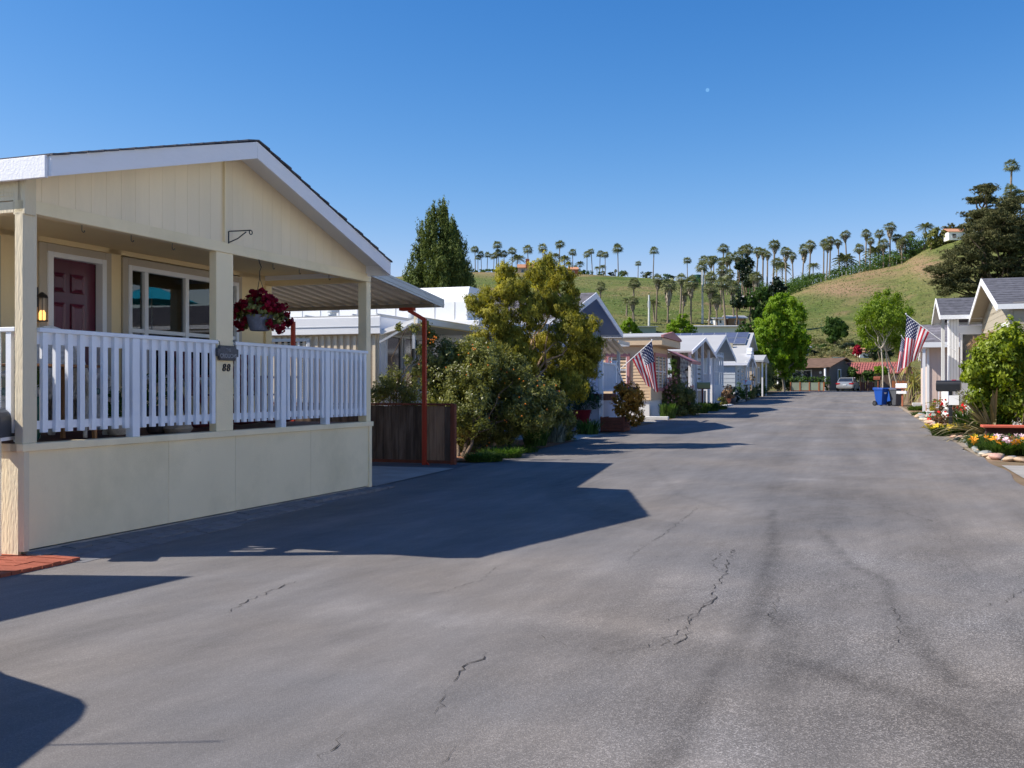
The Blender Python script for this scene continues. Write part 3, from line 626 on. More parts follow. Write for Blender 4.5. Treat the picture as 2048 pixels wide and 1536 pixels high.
# door
dr = MB().box(-PD, -PD + .03, 1.88, 1.99, 1.0, 3.13).box(-PD, -PD + .03, 2.9, 3.0, 1.0, 3.13).box(-PD, -PD + .03, 1.99, 2.9, 3.04, 3.13).build('door_trim', TAUPE, H88, bevel=.003)
fr = MB().box(-PD - .06, -PD + .05, 1.99, 2.07, 1.0, 3.04).box(-PD - .06, -PD + .05, 2.83, 2.9, 1.0, 3.04).box(-PD - .06, -PD + .05, 2.07, 2.83, 2.98, 3.04).build('door_frame', WHITE, dr, bevel=.004)
D = MB().box(-PD - .06, -PD - .03, 2.07, 2.66, 1.0, 2.98).build('door', MAROON, H88)
MB().box(-PD - .25, -PD - .07, 2.66, 2.83, 1.0, 2.98).build('door_return', MAROON, H88)
for (a, b) in ((2.10, 2.31), (2.40, 2.61)):
    for (c, d) in ((2.60, 2.82), (1.78, 2.48), (1.12, 1.66)):
        pm = MB(); x = -PD - .03
        pm.add([(x, a, c), (x, b, c), (x, b, d), (x, a, d), (x - .014, a + .022, c + .022), (x - .014, b - .022, c + .022), (x - .014, b - .022, d - .022), (x - .014, a + .022, d - .022), (x + .006, a + .05, c + .05), (x + .006, b - .05, c + .05), (x + .006, b - .05, d - .05), (x + .006, a + .05, d - .05)],
               [(0, 1, 5, 4), (1, 2, 6, 5), (2, 3, 7, 6), (3, 0, 4, 7), (4, 5, 9, 8), (5, 6, 10, 9), (6, 7, 11, 10), (7, 4, 8, 11), (8, 9, 10, 11)])
        o = pm.build('door_panel', MAROON, D); o.location.x = .015
MB().lathe([(.0, 0), (.028, .005), (.03, .03), (.012, .045), (.012, .06)], 12).build('handle', mat('brass', (.5, .33, .1), .3, .1, 3, metal=.9), D, smooth=True, loc=(-PD + .02, 2.62, 1.98))
# lantern beside the door
ln_ = MB().box(-PD, -PD + .02, 1.80, 1.87, 2.4, 2.62).build('wall_lantern', BLACK, H88)
cg = MB()
for k in range(8): a = k * math.pi / 4; cg.tube([(-PD + .1 + .055 * math.cos(a), 1.85 + .055 * math.sin(a), 2.24), (-PD + .1 + .055 * math.cos(a), 1.85 + .055 * math.sin(a), 2.50)], .004, 4)
cg.lathe([(.06, 0), (.06, .012)], 14, (-PD + .1, 1.85, 2.235)).lathe([(.062, 0), (.05, .03), (.01, .06)], 14, (-PD + .1, 1.85, 2.50)).build('cage', BLACK, ln_)
em, en_, eb = _new('lamp_glow'); eb.inputs['Base Color'].default_value = (.9, .6, .25, 1); eb.inputs['Emission Color'].default_value = (1, .52, .14, 1); eb.inputs['Emission Strength'].default_value = 1.1
MB().lathe([(.03, 0), (.045, .03), (.042, .07), (.02, .11)], 12, (-PD + .1, 1.85, 2.25)).build('bulb', em, ln_, smooth=True)
# railing: three bays of the front, one bay of the near side
def railing(y0, y1, posts, n_list):
    r = MB().box(-.075, .03, y0, y1, 2.0, 2.04).build('railing', WHITE_R, H88, bevel=.004)
    MB().box(-.045, -.02, y0, y1, 1.895, 2.0).build('top_board', WHITE_R, r)
    MB().box(-.045, -.02, y0, y1, 1.13, 1.205).build('bottom_board', WHITE_R, r)
    for p in posts: MB().box(-.07, .022, p, p + .105, 1.008, 2.0).build('railing_post', WHITE_R, r, bevel=.004)
    ed = [y0] + [p for q in posts for p in (q, q + .105)] + [y1]
    first = None
    for k in range(0, len(ed), 2):
        a, b = ed[k], ed[k + 1]; n = n_list[k // 2]
        for i in range(n):
            c = a + (i + .5) * (b - a) / n
            if first is None: first = MB().box(-.02, .018, -.03, .03, 1.10, 1.999).mesh('baluster', WHITE_R)
            rr = random.Random(int(c * 1000)); link('baluster', first, r, (0, c, 0), (0, 0, rr.uniform(-.015, .015)))
railing(.16, 2.745, [1.36], [8, 9]); railing(3.063, 6.28, [4.03, 5.10], [7, 7, 8])
r = MB().box(-PD, -.1, -.0, .09, 2.0, 2.04).build('railing', WHITE_R, H88, bevel=.004)
MB().box(-PD, -.1, .055, .075, 1.13, 1.205).build('bottom_board', WHITE_R, r)
for i in range(10): MB().box(-.21 - i * .155, -.15 - i * .155, .01, .05, 1.1, 2.0).build('baluster', WHITE_R, r)
# scroll bracket and cup hooks under the beam
b_ = MB(); b_.tube([(.03, 2.93, 3.16), (.03, 2.93, 3.3)], .008, 6).tube([(.03, 2.93, 3.3), (.14, 3.0, 3.31), (.24, 3.06, 3.32)], .007, 6).tube([(.03, 2.93, 3.17), (.12, 2.98, 3.22), (.2, 3.03, 3.3)], .007, 6)
b_.tube([(.24 + .0 * k, 3.06 + .03 * math.sin(k * .8), 3.295 + .025 * math.cos(k * .8)) for k in range(8)], .006, 6)
b_.build('plant_bracket', BLACK, H88)
for yy in (.75, 1.42, 2.05, 3.95, 4.55, 5.3):
    MB().tube([(-.05, yy, 3.05), (-.05, yy, 3.0)] + [(-.05, yy + .018 - .018 * math.cos(a), 3.0 - .018 * math.sin(a)) for a in (.6, 1.2, 1.8, 2.4, 3.2)], .004, 5).build('hook', BLACK, H88)
# text
def text_mesh(txt, size, depth, m, name, parent, loc, rot, font_shear=0., align='CENTER', bold=0.):
    cu = bpy.data.curves.new('txt', 'FONT'); cu.body = txt; cu.size = size; cu.extrude = depth; cu.align_x = align; cu.align_y = 'CENTER'; cu.shear = font_shear; cu.offset = bold; cu.resolution_u = 3
    to = bpy.data.objects.new('txt', cu); C.objects.link(to); bpy.context.view_layer.update()
    me = bpy.data.meshes.new_from_object(to); bpy.data.objects.remove(to); me.materials.clear(); me.materials.append(m); me.name = name
    return link(name, me, parent, loc, rot)
# local frame: text must face +x -> rotate (90,0,90)
TR = (rad(90), 0, rad(90))
text_mesh('8', .125, .006, BLACK, 'house_number', H88, (.008, 2.872, 1.73), TR, .2, bold=.0008); text_mesh('8', .125, .006, BLACK, 'house_number', H88, (.008, 2.952, 1.73), TR, .2, bold=.0008)
# ------------------------------------------------ hanging name plaque
def on88(x, y, z): return H88.matrix_basis @ Vector((x, y, z))
pq = empty('name_plaque', on88(.035, 2.90, 1.90), -rad(20.3), 'black carved name plaque hanging on the middle porch post', 'sign')
hw, hh = .205, .085
pts = [(-hw, -hh * .45), (-hw + .04, -hh * .5), (-hw + .055, -hh), (hw - .055, -hh), (hw - .04, -hh * .5), (hw, -hh * .45), (hw, hh * .55), (hw - .04, hh * .6), (hw - .055, hh), (-hw + .055, hh), (-hw + .04, hh * .6), (-hw, hh * .55)]
MB().prism(pts, 'x', -.012, .006).build('board', DGREY, pq, bevel=.003)
MB().prism([(p[0] * .92, p[1] * .86) for p in pts], 'x', .006, .011).build('raised_border', mat('plaque_light', (.10, .10, .11), .5, .3, 10, .5, 80), pq)
PLT = mat('plaque_letter', (.34, .34, .35), .5, .1, 5)
text_mesh('THE', .05, .004, PLT, 'lettering', pq, (.013, 0, .033), TR); text_mesh('CROUCHS', .066, .004, PLT, 'lettering', pq, (.013, 0, -.035), TR, bold=.001)
for sgn in (-1, 1): MB().tube([(.0, sgn * .14, hh), (.0, sgn * .15, hh + .04), (-.03, sgn * .15, hh + .06)], .004, 5).build('hook', BLACK, pq)
# ------------------------------------------------ hanging basket
hb = empty('hanging_basket', on88(.02, 3.56, 2.33), 0, 'hanging basket of dark red flowers in a grey pot beside the middle post', 'hanging basket')
MB().lathe([(.10, -.14), (.115, -.135), (.16, .02), (.165, .05), (.155, .05)], 24).build('pot', POTG, hb, smooth=True)
hc = MB()
for k in range(3): a = k * 2.09 + .3; hc.tube([(.15 * math.cos(a), .15 * math.sin(a), .04), (0, 0, .5)], .004, 4)
hc.tube([(0, 0, .5), (0, .0, .58), (.02, 0, .63), (0, 0, .68), (-.01, 0, .72)], .006, 6).build('hanger', BLACK, hb)
rng = np.random.default_rng(3)
p, nr, lc = clump([(0, 0, .12, .22, .22, .12), (-.18, .05, .02, .12, .14, .12), (.18, -.03, .02, .13, .14, .14)], 2600, rng, sub=22)
leaf_mesh('foliage', p, nr, lc, .05, .028, rng, L_SHRUB, 0, hb)
p, nr, lc = clump([(0, 0, .17, .26, .25, .15), (-.23, .04, .02, .13, .15, .14), (.24, -.03, .0, .15, .15, .17), (.0, 0, .28, .12, .12, .08)], 2100, rng, sub=26, core=.98, sr=.2)
leaf_mesh('flowers', p, nr, lc, .052, .046, rng, L_RED, 0, hb)
# ------------------------------------------------ porch furniture
def wicker_chair(loc, rz, label):
    r = empty('wicker_chair', loc, rz, label, 'chair', 'wicker chairs on the porch')
    b = MB(); n = 18
    arc = [(-.36 * math.cos(a) , .0 - .12 * math.sin(a), .42 + .68 * math.sin(a)) for a in np.linspace(0, math.pi, n)]
    b.tube(arc, .024, 7); b.build('back_rim', WICK, r, smooth=True)
    w = MB()
    for i in range(n - 1):
        a, c = arc[i], arc[i + 1]
        w.add([a, c, (c[0] * .5, c[1] * .5 + .1, .42), (a[0] * .5, a[1] * .5 + .1, .42)], [(0, 1, 2, 3)])
    w.build('woven_back', WICK, r)
    s = MB().box(-.3, .3, .05, .56, .38, .43); s.build('seat', WICK, r, bevel=.015)
    MB().box(-.3, .3, .54, .57, .14, .38).box(-.31, -.285, .06, .55, .14, .38).box(.285, .31, .06, .55, .14, .38).build('apron', WICK, r)
    for x in (-1, 1):
        MB().tube([(x * .34, .0, .55), (x * .35, .3, .66), (x * .33, .58, .6), (x * .31, .6, .4)], .026, 7).build('armrest', WICK, r, smooth=True)
        MB().tube([(x * .28, .54, .4), (x * .29, .57, .06)], .026, 8).lathe([(.035, 0), (.042, .03), (.03, .055)], 10, (x * .29, .57, 0)).build('leg', WICK, r, smooth=True)
        MB().tube([(x * .3, .04, .45), (x * .32, -.02, .0)], .022, 8).build('leg', WICK, r, smooth=True)
    MB().box(-.26, .26, .1, .53, .43, .50).build('cushion', mat('floral_cushion', (.25, .35, .34), .9, .5, 14), r, bevel=.02)
    return r
wicker_chair(on88(-.75, 1.12, 1.0), -rad(20.3) + rad(20), 'white wicker chair behind the railing in front of the maroon door')
wicker_chair(on88(-1.1, .35, 1.0), -rad(20.3) - rad(60), 'white wicker chair at the left corner of the porch')
def rocker(loc, rz, label):
    r = empty('slat_rocking_chair', loc, rz, label, 'rocking chair', 'red chairs on the porch')
    for k in range(6): MB().bar((-.2 + k * .08, -.02, .42), (-.22 + k * .088, -.26, 1.08), .06, .015, up=(0, 1, 0)).build('back_slat', REDCH, r)
    MB().bar((-.28, -.26, 1.08), (.28, -.26, 1.08), .03, .09).build('top_rail', REDCH, r)
    for k in range(5): MB().box(-.28, .28, .02 + k * .1, .1 + k * .1, .40, .42).build('seat_slat', REDCH, r)
    for x in (-.3, .3):
        MB().bar((x, .48, .08), (x, .48, .64), .045).build('leg', REDCH, r); MB().bar((x, .0, .08), (x, -.3, 1.1), .045).build('leg', REDCH, r)
        MB().box(x - .05, x + .05, -.1, .56, .64, .665).build('armrest', REDCH, r)
        MB().tube([(x, -.5, .14), (x, -.25, .05), (x, .1, .02), (x, .4, .05), (x, .65, .12)], .022, 6).build('rocker', REDCH, r)
    return r
rocker(on88(-1.25, 4.05, 1.0), -rad(20.3) - rad(75), 'dark red slatted rocking chair under the porch window')
rocker(on88(-1.2, 5.15, 1.0), -rad(20.3) - rad(100), 'dark red rocking chair nearest the far end of the porch')
tb = empty('side_table', on88(-.42, .62, 1.0), -rad(20.3), 'small brown topped table behind the first porch balusters', 'table')
MB().box(-.25, .25, -.4, .55, .70, .725).build('top', TABLEW, tb, bevel=.004)
for x in (-.2, .2):
    for y in (-.34, .48): MB().bar((x, y, 0), (x * .95, y * .95, .7), .035).build('leg', TABLEW, tb)
def potplant(loc, label, potm, lm, h=.3, r=.14, seed=1, fol=.2, n=500, cat='potted plant', leaf=.06, extra=None):
    q = empty('potted_plant', loc, 0, label, cat)
    MB().lathe([(r * .6, 0), (r * .75, h * .1), (r, h * .7), (r * .92, h * .85), (r * 1.08, h), (r * .9, h), (r * .85, h * .9)], 18).build('pot', potm, q, smooth=True)
    g = np.random.default_rng(seed); p, nr, lc = clump([(0, 0, h + fol * .7, fol, fol, fol)], n, g, sub=12); leaf_mesh('foliage', p, nr, lc, leaf, leaf * .5, g, lm, .5, q)
    if extra is not None:
        p, nr, lc = clump([(0, 0, h + fol * .8, fol, fol, fol)], 60, g, core=1.); leaf_mesh('flowers', p, nr, lc, leaf * .8, leaf * .7, g, extra, 0, q)
    return q
potplant(on88(-.35, .38, 1.0), 'green glazed pot with a leafy plant behind the first balusters', GREENC, L_MID, .42, .15, 2, .17)
potplant(on88(-.5, 2.35, 1.0), 'small dark pot with a plant left of the middle post', DGREY, L_MID, .3, .15, 3, .2)
potplant(on88(-.55, 1.78, 1.0), 'low wicker pot with a green plant between the wicker chair and the post', WICK, L_MID, .2, .13, 4, .18)
potplant(on88(-.35, -.32 + .6, 1.72), 'little planter of purple flowers standing on the porch table', GREENC, L_MID, .12, .08, 5, .09, 250, leaf=.035, extra=L_PINK)
potplant(on88(-1.35, .02, 2.55), 'leafy hanging plant at the left edge of the porch', TERRA, L_BRIGHT, .15, .1, 6, .3, 700, leaf=.06)
rb = empty('garden_stone', on88(-.3, 2.45, 1.05), 0, 'round grey stone on the porch floor near the middle post', 'stone')
MB().lathe([(.02, -.09), (.12, -.07), (.17, 0), (.13, .07), (.02, .1)], 14).build('stone_body', CONC, rb, smooth=True)
# ------------------------------------------------ paver strip and brick landing
ps = empty('paver_strip', on88(.0, 0, 0), -rad(20.3), 'grey paver edging along the foot of the yellow house', 'edging')
pme = [MB().box(.0, .17, -.1, .1, -.02, .035).mesh('paver', PAVER)]
k = 0
for j in range(4):
    y = .12 + (j % 2) * .1
    while y < 6.8:
        lim = .58 * (1 - y / 6.7) + .08
        if j * .175 + .1 < lim or j == 0:
            rr = random.Random(k); link('paver', pme[0], ps, (.012 + j * .178, y, .012 - j * .016 + rr.uniform(-.005, .004)), (rr.uniform(-.02, .02), .06 + rr.uniform(-.02, .02), rr.uniform(-.03, .03)), (1, .97, 1))
        y += .206; k += 1
MB().add([(-.02, .0, -.03), (.64, .0, -.045), (.1, 6.8, -.045), (-.02, 6.8, -.03), (-.02, .0, .03), (.66, .0, .003), (.12, 6.8, .003), (-.02, 6.8, .03)], [(4, 5, 6, 7), (0, 1, 5, 4), (1, 2, 6, 5)]).build('mortar_bed', PAVER, ps)
bl = empty('brick_landing', on88(0, 0, 0), -rad(20.3), 'red brick landing at the left corner of the yellow house', 'landing')
bm_ = MB().box(-.1, .1, -.05, .05, -.06, .03).mesh('brick', BRICK)
for i in range(13):
    for j in range(12):
        x = .46 - i * .206; y = .03 - j * .106
        rr = random.Random(i * 20 + j); link('brick', bm_, bl, (x, y, rr.uniform(-.004, .004)), (0, 0, rr.uniform(-.015, .015)), (1, .97, 1))
# ------------------------------------------------ near mailbox
def mailbox(base, rz, label, body, h=1.07, wood=WHITE, size=(.17, .24, .48), flag=True, arm=True, pw=.09, group=None):
    r = empty('mailbox', base, rz, label, 'mailbox', group); w, hh, L = size
    pr = [(-w / 2, 0), (w / 2, 0), (w / 2, hh - w / 2)] + [(w / 2 * math.cos(a), hh - w / 2 + w / 2 * math.sin(a)) for a in np.linspace(.3, math.pi - .3, 7)] + [(-w / 2, hh - w / 2)]
    b = MB().prism(pr, 'y', 0, L).build('box', body, r, loc=(0, 0, h), bevel=.003)
    MB().prism([(p[0] * 1.04, p[1] * 1.02 + .001) for p in pr], 'y', -.012, .012).build('door', body, r, loc=(0, 0, h))
    MB().box(-.012, .012, -.03, -.01, hh - .06, hh + .005).build('latch', SILVER, r, loc=(0, 0, h))
    MB().box(-pw / 2, pw / 2, L * .4 - pw / 2, L * .4 + pw / 2, 0, h).build('post', wood, r, bevel=.004)
    if arm: MB().box(-w / 2, w / 2, .02, L - .02, h - .03, h).build('mounting_board', wood, r)
    if flag: MB().box(w / 2 + .004, w / 2 + .012, .12, .15, .05, .3).box(w / 2 + .004, w / 2 + .012, .12, .24, .22, .3).build('flag', REDPL, r, loc=(0, 0, h))
    return r
mailbox((-4.49, 8.72, 0), rad(8), 'dark grey mailbox at the left edge below the porch', mat('slate_mailbox', (.05, .06, .075), .45, .1, 3), 1.07, WHITE, (.19, .25, .48), flag=False, pw=.06)
# ================================================================== carport
cp = thing('carport', 13.6, -7.4, 'metal carport roof on red posts beyond the yellow house', 'carport')
pan = MB(); pl = 4.35
prof = [(0, 0), (.07, 0), (.095, .07), (.185, .07), (.21, 0), (.235, 0)]
vs = [(-p[0], -.38, p[1] + .035) for p in prof] + [(-p[0], pl, p[1] - .40) for p in prof]
pan.add(vs, [(i, i + 1, i + 7, i + 6) for i in range(5)]); pme_ = pan.mesh('roof_panel', PANM)
for k in range(21): link('roof_panel', pme_, cp, (-.02 - k * .235, 0, 3.50))
fz = 3.05
eb_ = MB()
for k, z in enumerate((0, .04, .08, .12)): eb_.bar((.0 + .006 * (k % 2), -.38, 3.487 + z), (.0 + .006 * (k % 2), pl + .05, 3.05 + z), .02, .038)
eb_.build('edge_trim', SILVER, cp)
MB().box(-5, .01, pl - .02, pl + .03, 3.04, 3.17).build('end_gutter', SILVER, cp)
MB().box(-5, .0, 3.95, 4.1, 3.02, 3.08).build('beam', mat('beam_tan', (.24, .2, .15), .7, .1, 2), cp)
for tx in (-.32, -3.16):
    g = MB(); g.bar((tx, 4.22, -.02), (tx, 4.22, 2.82), .07); g.bar((tx, 4.22, 2.80), (tx - .28, 4.1, 2.98), .07); g.box(tx - .42, tx - .14, 3.98, 4.12, 2.965, 3.02)
    g.bar((tx, 4.22, .12), (tx + .1, 4.22, .02), .04); g.build('post', REDP, cp)
# ================================================================== plank fence
fn = thing('plank_fence', 18.0, -7.24, 'weathered plank fence with a red cap behind the carport post', 'fence')
x = 0; k = 0
while x > -6.4:
    w = .16 if k else .14; rr = random.Random(k + 7)
    MB().box(x - w + .006, x, -.01, .012 + rr.uniform(0, .006), .05, 1.12 + rr.uniform(-.01, .01)).build('plank', WOODL if k < 4 and k > 0 else WOOD, fn, bevel=.003)  # sun on the right-end planks is put into their paler wood colour
    x -= w; k += 1
MB().box(-6.4, .03, -.05, .06, 1.13, 1.17).build('cap_rail', REDWOOD, fn, bevel=.004)
MB().box(-6.4, 0, -.035, -.011, .02, .08).build('bottom_rail', REDWOOD, fn)
MB().box(-.0, .09, -.06, .05, 0, 1.16).build('post', REDWOOD, fn, bevel=.004)
"""generic homes"""
def lap(mb, x0, x1, y, z0, z1, pitch, nrm=-1):
    """horizontal lap boards on a wall in the xz plane at y, facing nrm*y"""
    z = z0
    while z < z1 - .01:
        z2 = min(z + pitch, z1); mb.add([(x0, y + nrm * .022, z), (x1, y + nrm * .022, z), (x1, y + nrm * .004, z2), (x0, y + nrm * .004, z2), (x0, y, z), (x1, y, z)], [(0, 1, 2, 3), (4, 5, 1, 0)]); z = z2
    return mb
def lapx(mb, y0, y1, x, z0, z1, pitch, nrm=1):
    z = z0
    while z < z1 - .01:
        z2 = min(z + pitch, z1); mb.add([(x + nrm * .022, y0, z), (x + nrm * .022, y1, z), (x + nrm * .004, y1, z2), (x + nrm * .004, y0, z2), (x, y0, z), (x, y1, z)], [(0, 1, 2, 3), (4, 5, 1, 0)]); z = z2
    return mb
def win(parent, axis, c, a0, a1, z0, z1, nrm, trim=WHITE, tw=.06, mull=(), hm=None, depth=.05, pane=None, blind=False):
    """window on plane axis=c spanning a0..a1"""
    def bx(mb, p0, p1, a, b, z, zz):
        if axis == 'x': mb.box(c + nrm * p0, c + nrm * p1, a, b, z, zz)
        else: mb.box(a, b, c + nrm * p0, c + nrm * p1, z, zz)
        return mb
    w = MB(); bx(w, 0, depth, a0 - tw, a0, z0 - tw, z1 + tw); bx(w, 0, depth, a1, a1 + tw, z0 - tw, z1 + tw); bx(w, 0, depth, a0, a1, z1, z1 + tw); bx(w, 0, depth, a0, a1, z0 - tw, z0)
    o = w.build('window', trim, parent)
    f = MB()
    for m in mull: bx(f, .012, depth * .7, m - .02, m + .02, z0, z1)
    if hm: bx(f, .012, depth * .65, a0, a1, hm - .02, hm + .02)
    bx(f, .012, depth * .8, a0, a0 + .03, z0, z1); bx(f, .012, depth * .8, a1 - .03, a1, z0, z1); f.build('frame', WHITE, o)
    ed = [a0] + sorted(mull) + [a1]
    for p, q in zip(ed, ed[1:]):
        for zz in (((z0, hm), (hm, z1)) if hm else ((z0, z1),)): g = MB(); bx(g, .003, .010, p, q, zz[0], zz[1]); g.build('pane', pane or DGLASS, o)
    if blind:
        b2 = MB(); z = z0 + .02
        while z < z1 - .02: bx(b2, .0101, .0102 + .006, a0 + .03, a1 - .03, z, z + .018); z += .036
        b2.build('blind', BLINDM, o)
    return o
def gable_home(name, label, s0, s1, tf, depth, eave, ridge, wallm, roofm, side=-1, ov=.35, oe=.3, skirt=None, skh=.5, fasc=FASC, lapp=None, group=None, th=.06, fh=.17, dz=0, courses=0, rot=0, cat='house', soffit=None, ovb=.1):
    """home set across the street: ridge runs away from the street; side -1 left of street, +1 right"""
    r = thing(name, (s0 + s1) / 2, tf, label, cat, group, dz, rot); hwid = (s1 - s0) / 2; x0, x1 = (-depth, 0) if side < 0 else (0, depth)
    zz0 = skh if skirt else 0
    MB().prism([(-hwid, zz0), (hwid, zz0), (hwid, eave), (0, ridge), (-hwid, eave)], 'x', x0, x1).build('wall', wallm, r)
    if skirt: MB().box(x0 + .02, x1 - .02, -hwid + .03, hwid - .03, 0, skh).build('skirt', skirt, r)
    if lapp:
        m = MB(); lap(m, x0, x1, -hwid, zz0, eave, lapp); lapx(m, -hwid, hwid, x1 if side < 0 else x0, zz0, eave, lapp, 1 if side < 0 else -1); m.build('siding', wallm, r, kind='stuff')
    xr0, xr1 = x0 - (ov if side > 0 else ovb), x1 + (ov if side < 0 else ovb)
    sl = (ridge - eave) / hwid; ye = hwid + oe; ze = eave - sl * oe
    sa_, sb_ = (x1 + .001, xr1 - .002) if side < 0 else (xr0 + .002, x0 - .001)
    for sg in (-1, 1):
        MB().add([(sa_, sg * ye, ze - .012), (sb_, sg * ye, ze - .012), (sb_, 0, ridge - .012), (sa_, 0, ridge - .012), (sa_, sg * ye, ze - .002), (sb_, sg * ye, ze - .002), (sb_, 0, ridge - .002), (sa_, 0, ridge - .002)], [(0, 3, 2, 1), (4, 5, 6, 7), (0, 1, 5, 4), (1, 2, 6, 5), (2, 3, 7, 6), (3, 0, 4, 7)]).build('soffit', soffit or wallm, r)
    for sg in (-1, 1):
        n = courses or 1; m = MB()
        for k in range(n):
            f0, f1 = k / n, (k + 1) / n; ya, za = sg * lerp(ye, 0, f0), lerp(ze, ridge, f0); yb, zb = sg * lerp(ye, 0, f1), lerp(ze, ridge, f1); e = .014 if n > 1 else 0
            m.add([(xr0, ya, za), (xr1, ya, za), (xr1, yb, zb), (xr0, yb, zb), (xr0, ya, za + th + e), (xr1, ya, za + th + e), (xr1, yb, zb + th), (xr0, yb, zb + th)], [(0, 3, 2, 1), (4, 5, 6, 7), (0, 1, 5, 4), (1, 2, 6, 5), (2, 3, 7, 6), (3, 0, 4, 7)])
        m.build('roof_slope', roofm, r)
        xf = xr1 if side < 0 else xr0; d = .03 if side < 0 else -.03
        MB().add([(xf, sg * ye, ze - fh + .05), (xf + d, sg * ye, ze - fh + .05), (xf + d, sg * .002, ridge - fh + .05), (xf, sg * .002, ridge - fh + .05), (xf, sg * ye, ze + .05), (xf + d, sg * ye, ze + .05), (xf + d, sg * .002, ridge + .05), (xf, sg * .002, ridge + .05)], [(0, 3, 2, 1), (4, 5, 6, 7), (0, 1, 5, 4), (1, 2, 6, 5), (2, 3, 7, 6), (3, 0, 4, 7)]).build('rake_board', fasc, r)
        MB().box(xr0, xr1, sg * ye, sg * (ye + .025), ze - .1, ze + .05).build('eave_board', fasc, r)
    return r, hwid
# ---- second home: white trailer with cream corrugated siding
h2 = thing('mobile_home', 20.5, -10.0, 'white and cream corrugated mobile home behind the carport', 'house')
MB().box(-11, 0, 0, 6.0, 0, 3.0).build('wall', CORR, h2)
cw = MB(); x = -.02
while x > -2.9: cw.box(x - .10, x - .03, -.04, -.002, .0, 2.62); x -= .16
cw.build('corrugation', CORR, h2, kind='stuff')
MB().box(-11, -2.95, -.02, -.002, 0, 2.62).build('white_panel', WHITEW, h2)
MB().box(-11.2, .12, -.14, 6.1, 2.64, 3.02).build('roof_fascia', WHITE, h2, bevel=.01)
MB().box(-11, .1, -.1, 6, 3.02, 3.06).build('roof', WROOF, h2)
m = MB()
for k in range(18): m.box(.0 - k * .6, .03 - k * .6, -.1, 6, 3.06, 3.095)
m.build('roof_seam', WALLST, h2, kind='stuff')
for x, y in ((-2.2, 2.0), (-4.6, 3.4), (-1.1, 4.4)): MB().lathe([(.08, 3.05), (.08, 3.3), (.15, 3.31), (.15, 3.4), (.02, 3.45)], 10, (x, y, 0)).build('roof_vent', SILVER, h2, smooth=True)
MB().box(-11, .125, -.150, -.141, 2.80, 2.815).build('fascia_groove', SILVER, h2)
win(h2, 'y', 0, -2.75, -1.75, 1.2, 2.5, -1, SILVER, .07, (-1.98,), blind=True, depth=.07)
win(h2, 'y', 0, -5.2, -4.1, 1.2, 2.5, -1, SILVER, .07, (), blind=True, depth=.07)
MB().box(.0, .05, .05, .25, .0, 2.64).box(.0, .05, 3.9, 4.2, 0, 2.64).box(0, .02, .25, 3.9, .0, 1.32).build('front_frame', WHITE, h2)
win(h2, 'x', .01, .3, 3.8, 1.36, 2.6, 1, WHITE, .05, (1.15, 1.3, 1.9, 2.1, 3.0), depth=.08)
MB().box(.02, .05, 2.2, 2.9, 1.4, 2.5).build('curtain', BEIGE, h2)
MB().box(.02, .04, 1.35, 1.85, 1.8, 2.1).build('blind', BLINDM, h2)
aw = MB(); 
for k in range(3): aw.tube([(.95, -.1, 2.98 - k * .055), (.95 - .02 * k, 5.2, 2.98 - k * .055)], .045, 8)
aw.build('rolled_awning', CREAM, h2); MB().add([(.1, -.1, 2.72), (1.0, -.1, 2.98), (1.0, 5.2, 2.98), (.1, 5.2, 2.98), (.1, -.1, 2.62), (1.0, -.1, 2.86), (1.0, 5.2, 2.86), (.1, 5.2, 2.86)], [(0, 1, 2, 3), (4, 7, 6, 5), (0, 4, 5, 1), (1, 5, 6, 2), (2, 6, 7, 3), (3, 7, 4, 0)]).build('awning', WHITEW, h2)
MB().bar((.9, -.06, 2.3), (.9, -.06, 2.9), .06).bar((.1, -.12, 2.45), (.9, -.12, 2.85), .05).bar((.96, 5.1, 0), (.96, 5.1, 2.9), .05).build('awning_arm', SILVER, h2)
# ---- third: white trailer roof with parapet behind the golden tree
h3 = thing('mobile_home', 26.4, -10.2, 'white flat roofed mobile home showing above the bushes', 'house')
MB().box(-9, .0, .3, 1.9, 0, 3.1).build('wall', WHITEW, h3)
MB().prism([(-.1, 3.25), (-.1, 3.8), (.12, 4.22), (1.2, 4.22), (1.5, 3.8), (1.6, 3.25)], 'x', -9, .1).build('roof', WHITE, h3, bevel=.02)
m = MB()
for k in range(14): m.box(-.3 - k * .6, -.28 - k * .6, -.11, -.09, 3.27, 3.78)
m.build('panel_joint', WALLST, h3, kind='stuff')
MB().box(-9.1, .5, -.25, 2.2, 3.1, 3.25).build('eave', WHITE, h3, bevel=.01)
MB().box(.01, .03, .5, 1.8, 0, 2.4).build('skirt', GREYB, h3)
# ---- fourth: blue house
h4, w4 = gable_home('blue_house', 'blue gabled house with white trim behind the golden tree', 28.5, 36.7, -8.8, 10, 3.3, 4.42, BLUEW, SHINGB, -1, .8, -.02, None, 0, courses=14, fh=.2, th=.05)
MB().box(.005, .03, -w4, w4, 3.12, 3.2).build('trim_band', BLUEW, h4); MB().box(.0, .035, w4 - .12, w4, 0, 3.25).build('corner_board', WHITE, h4)
MB().box(.0, .012, -.01, .01, 3.2, 4.3).box(0, .012, -1.8, -1.78, 3.2, 3.85).box(0, .012, 1.9, 1.92, 0, 3.12).build('panel_joint', BLUEW, h4)
win(h4, 'x', 0, .35, 1.55, 1.35, 2.75, 1, WHITE, .1, (.95,), depth=.06); win(h4, 'x', 0, -3.2, -1.4, 1.35, 2.75, 1, WHITE, .1, (-2.3,), depth=.06)
MB().box(.0, .08, 1.8, 1.88, 2.6, 2.75).build('porch_light', BLACK, h4)
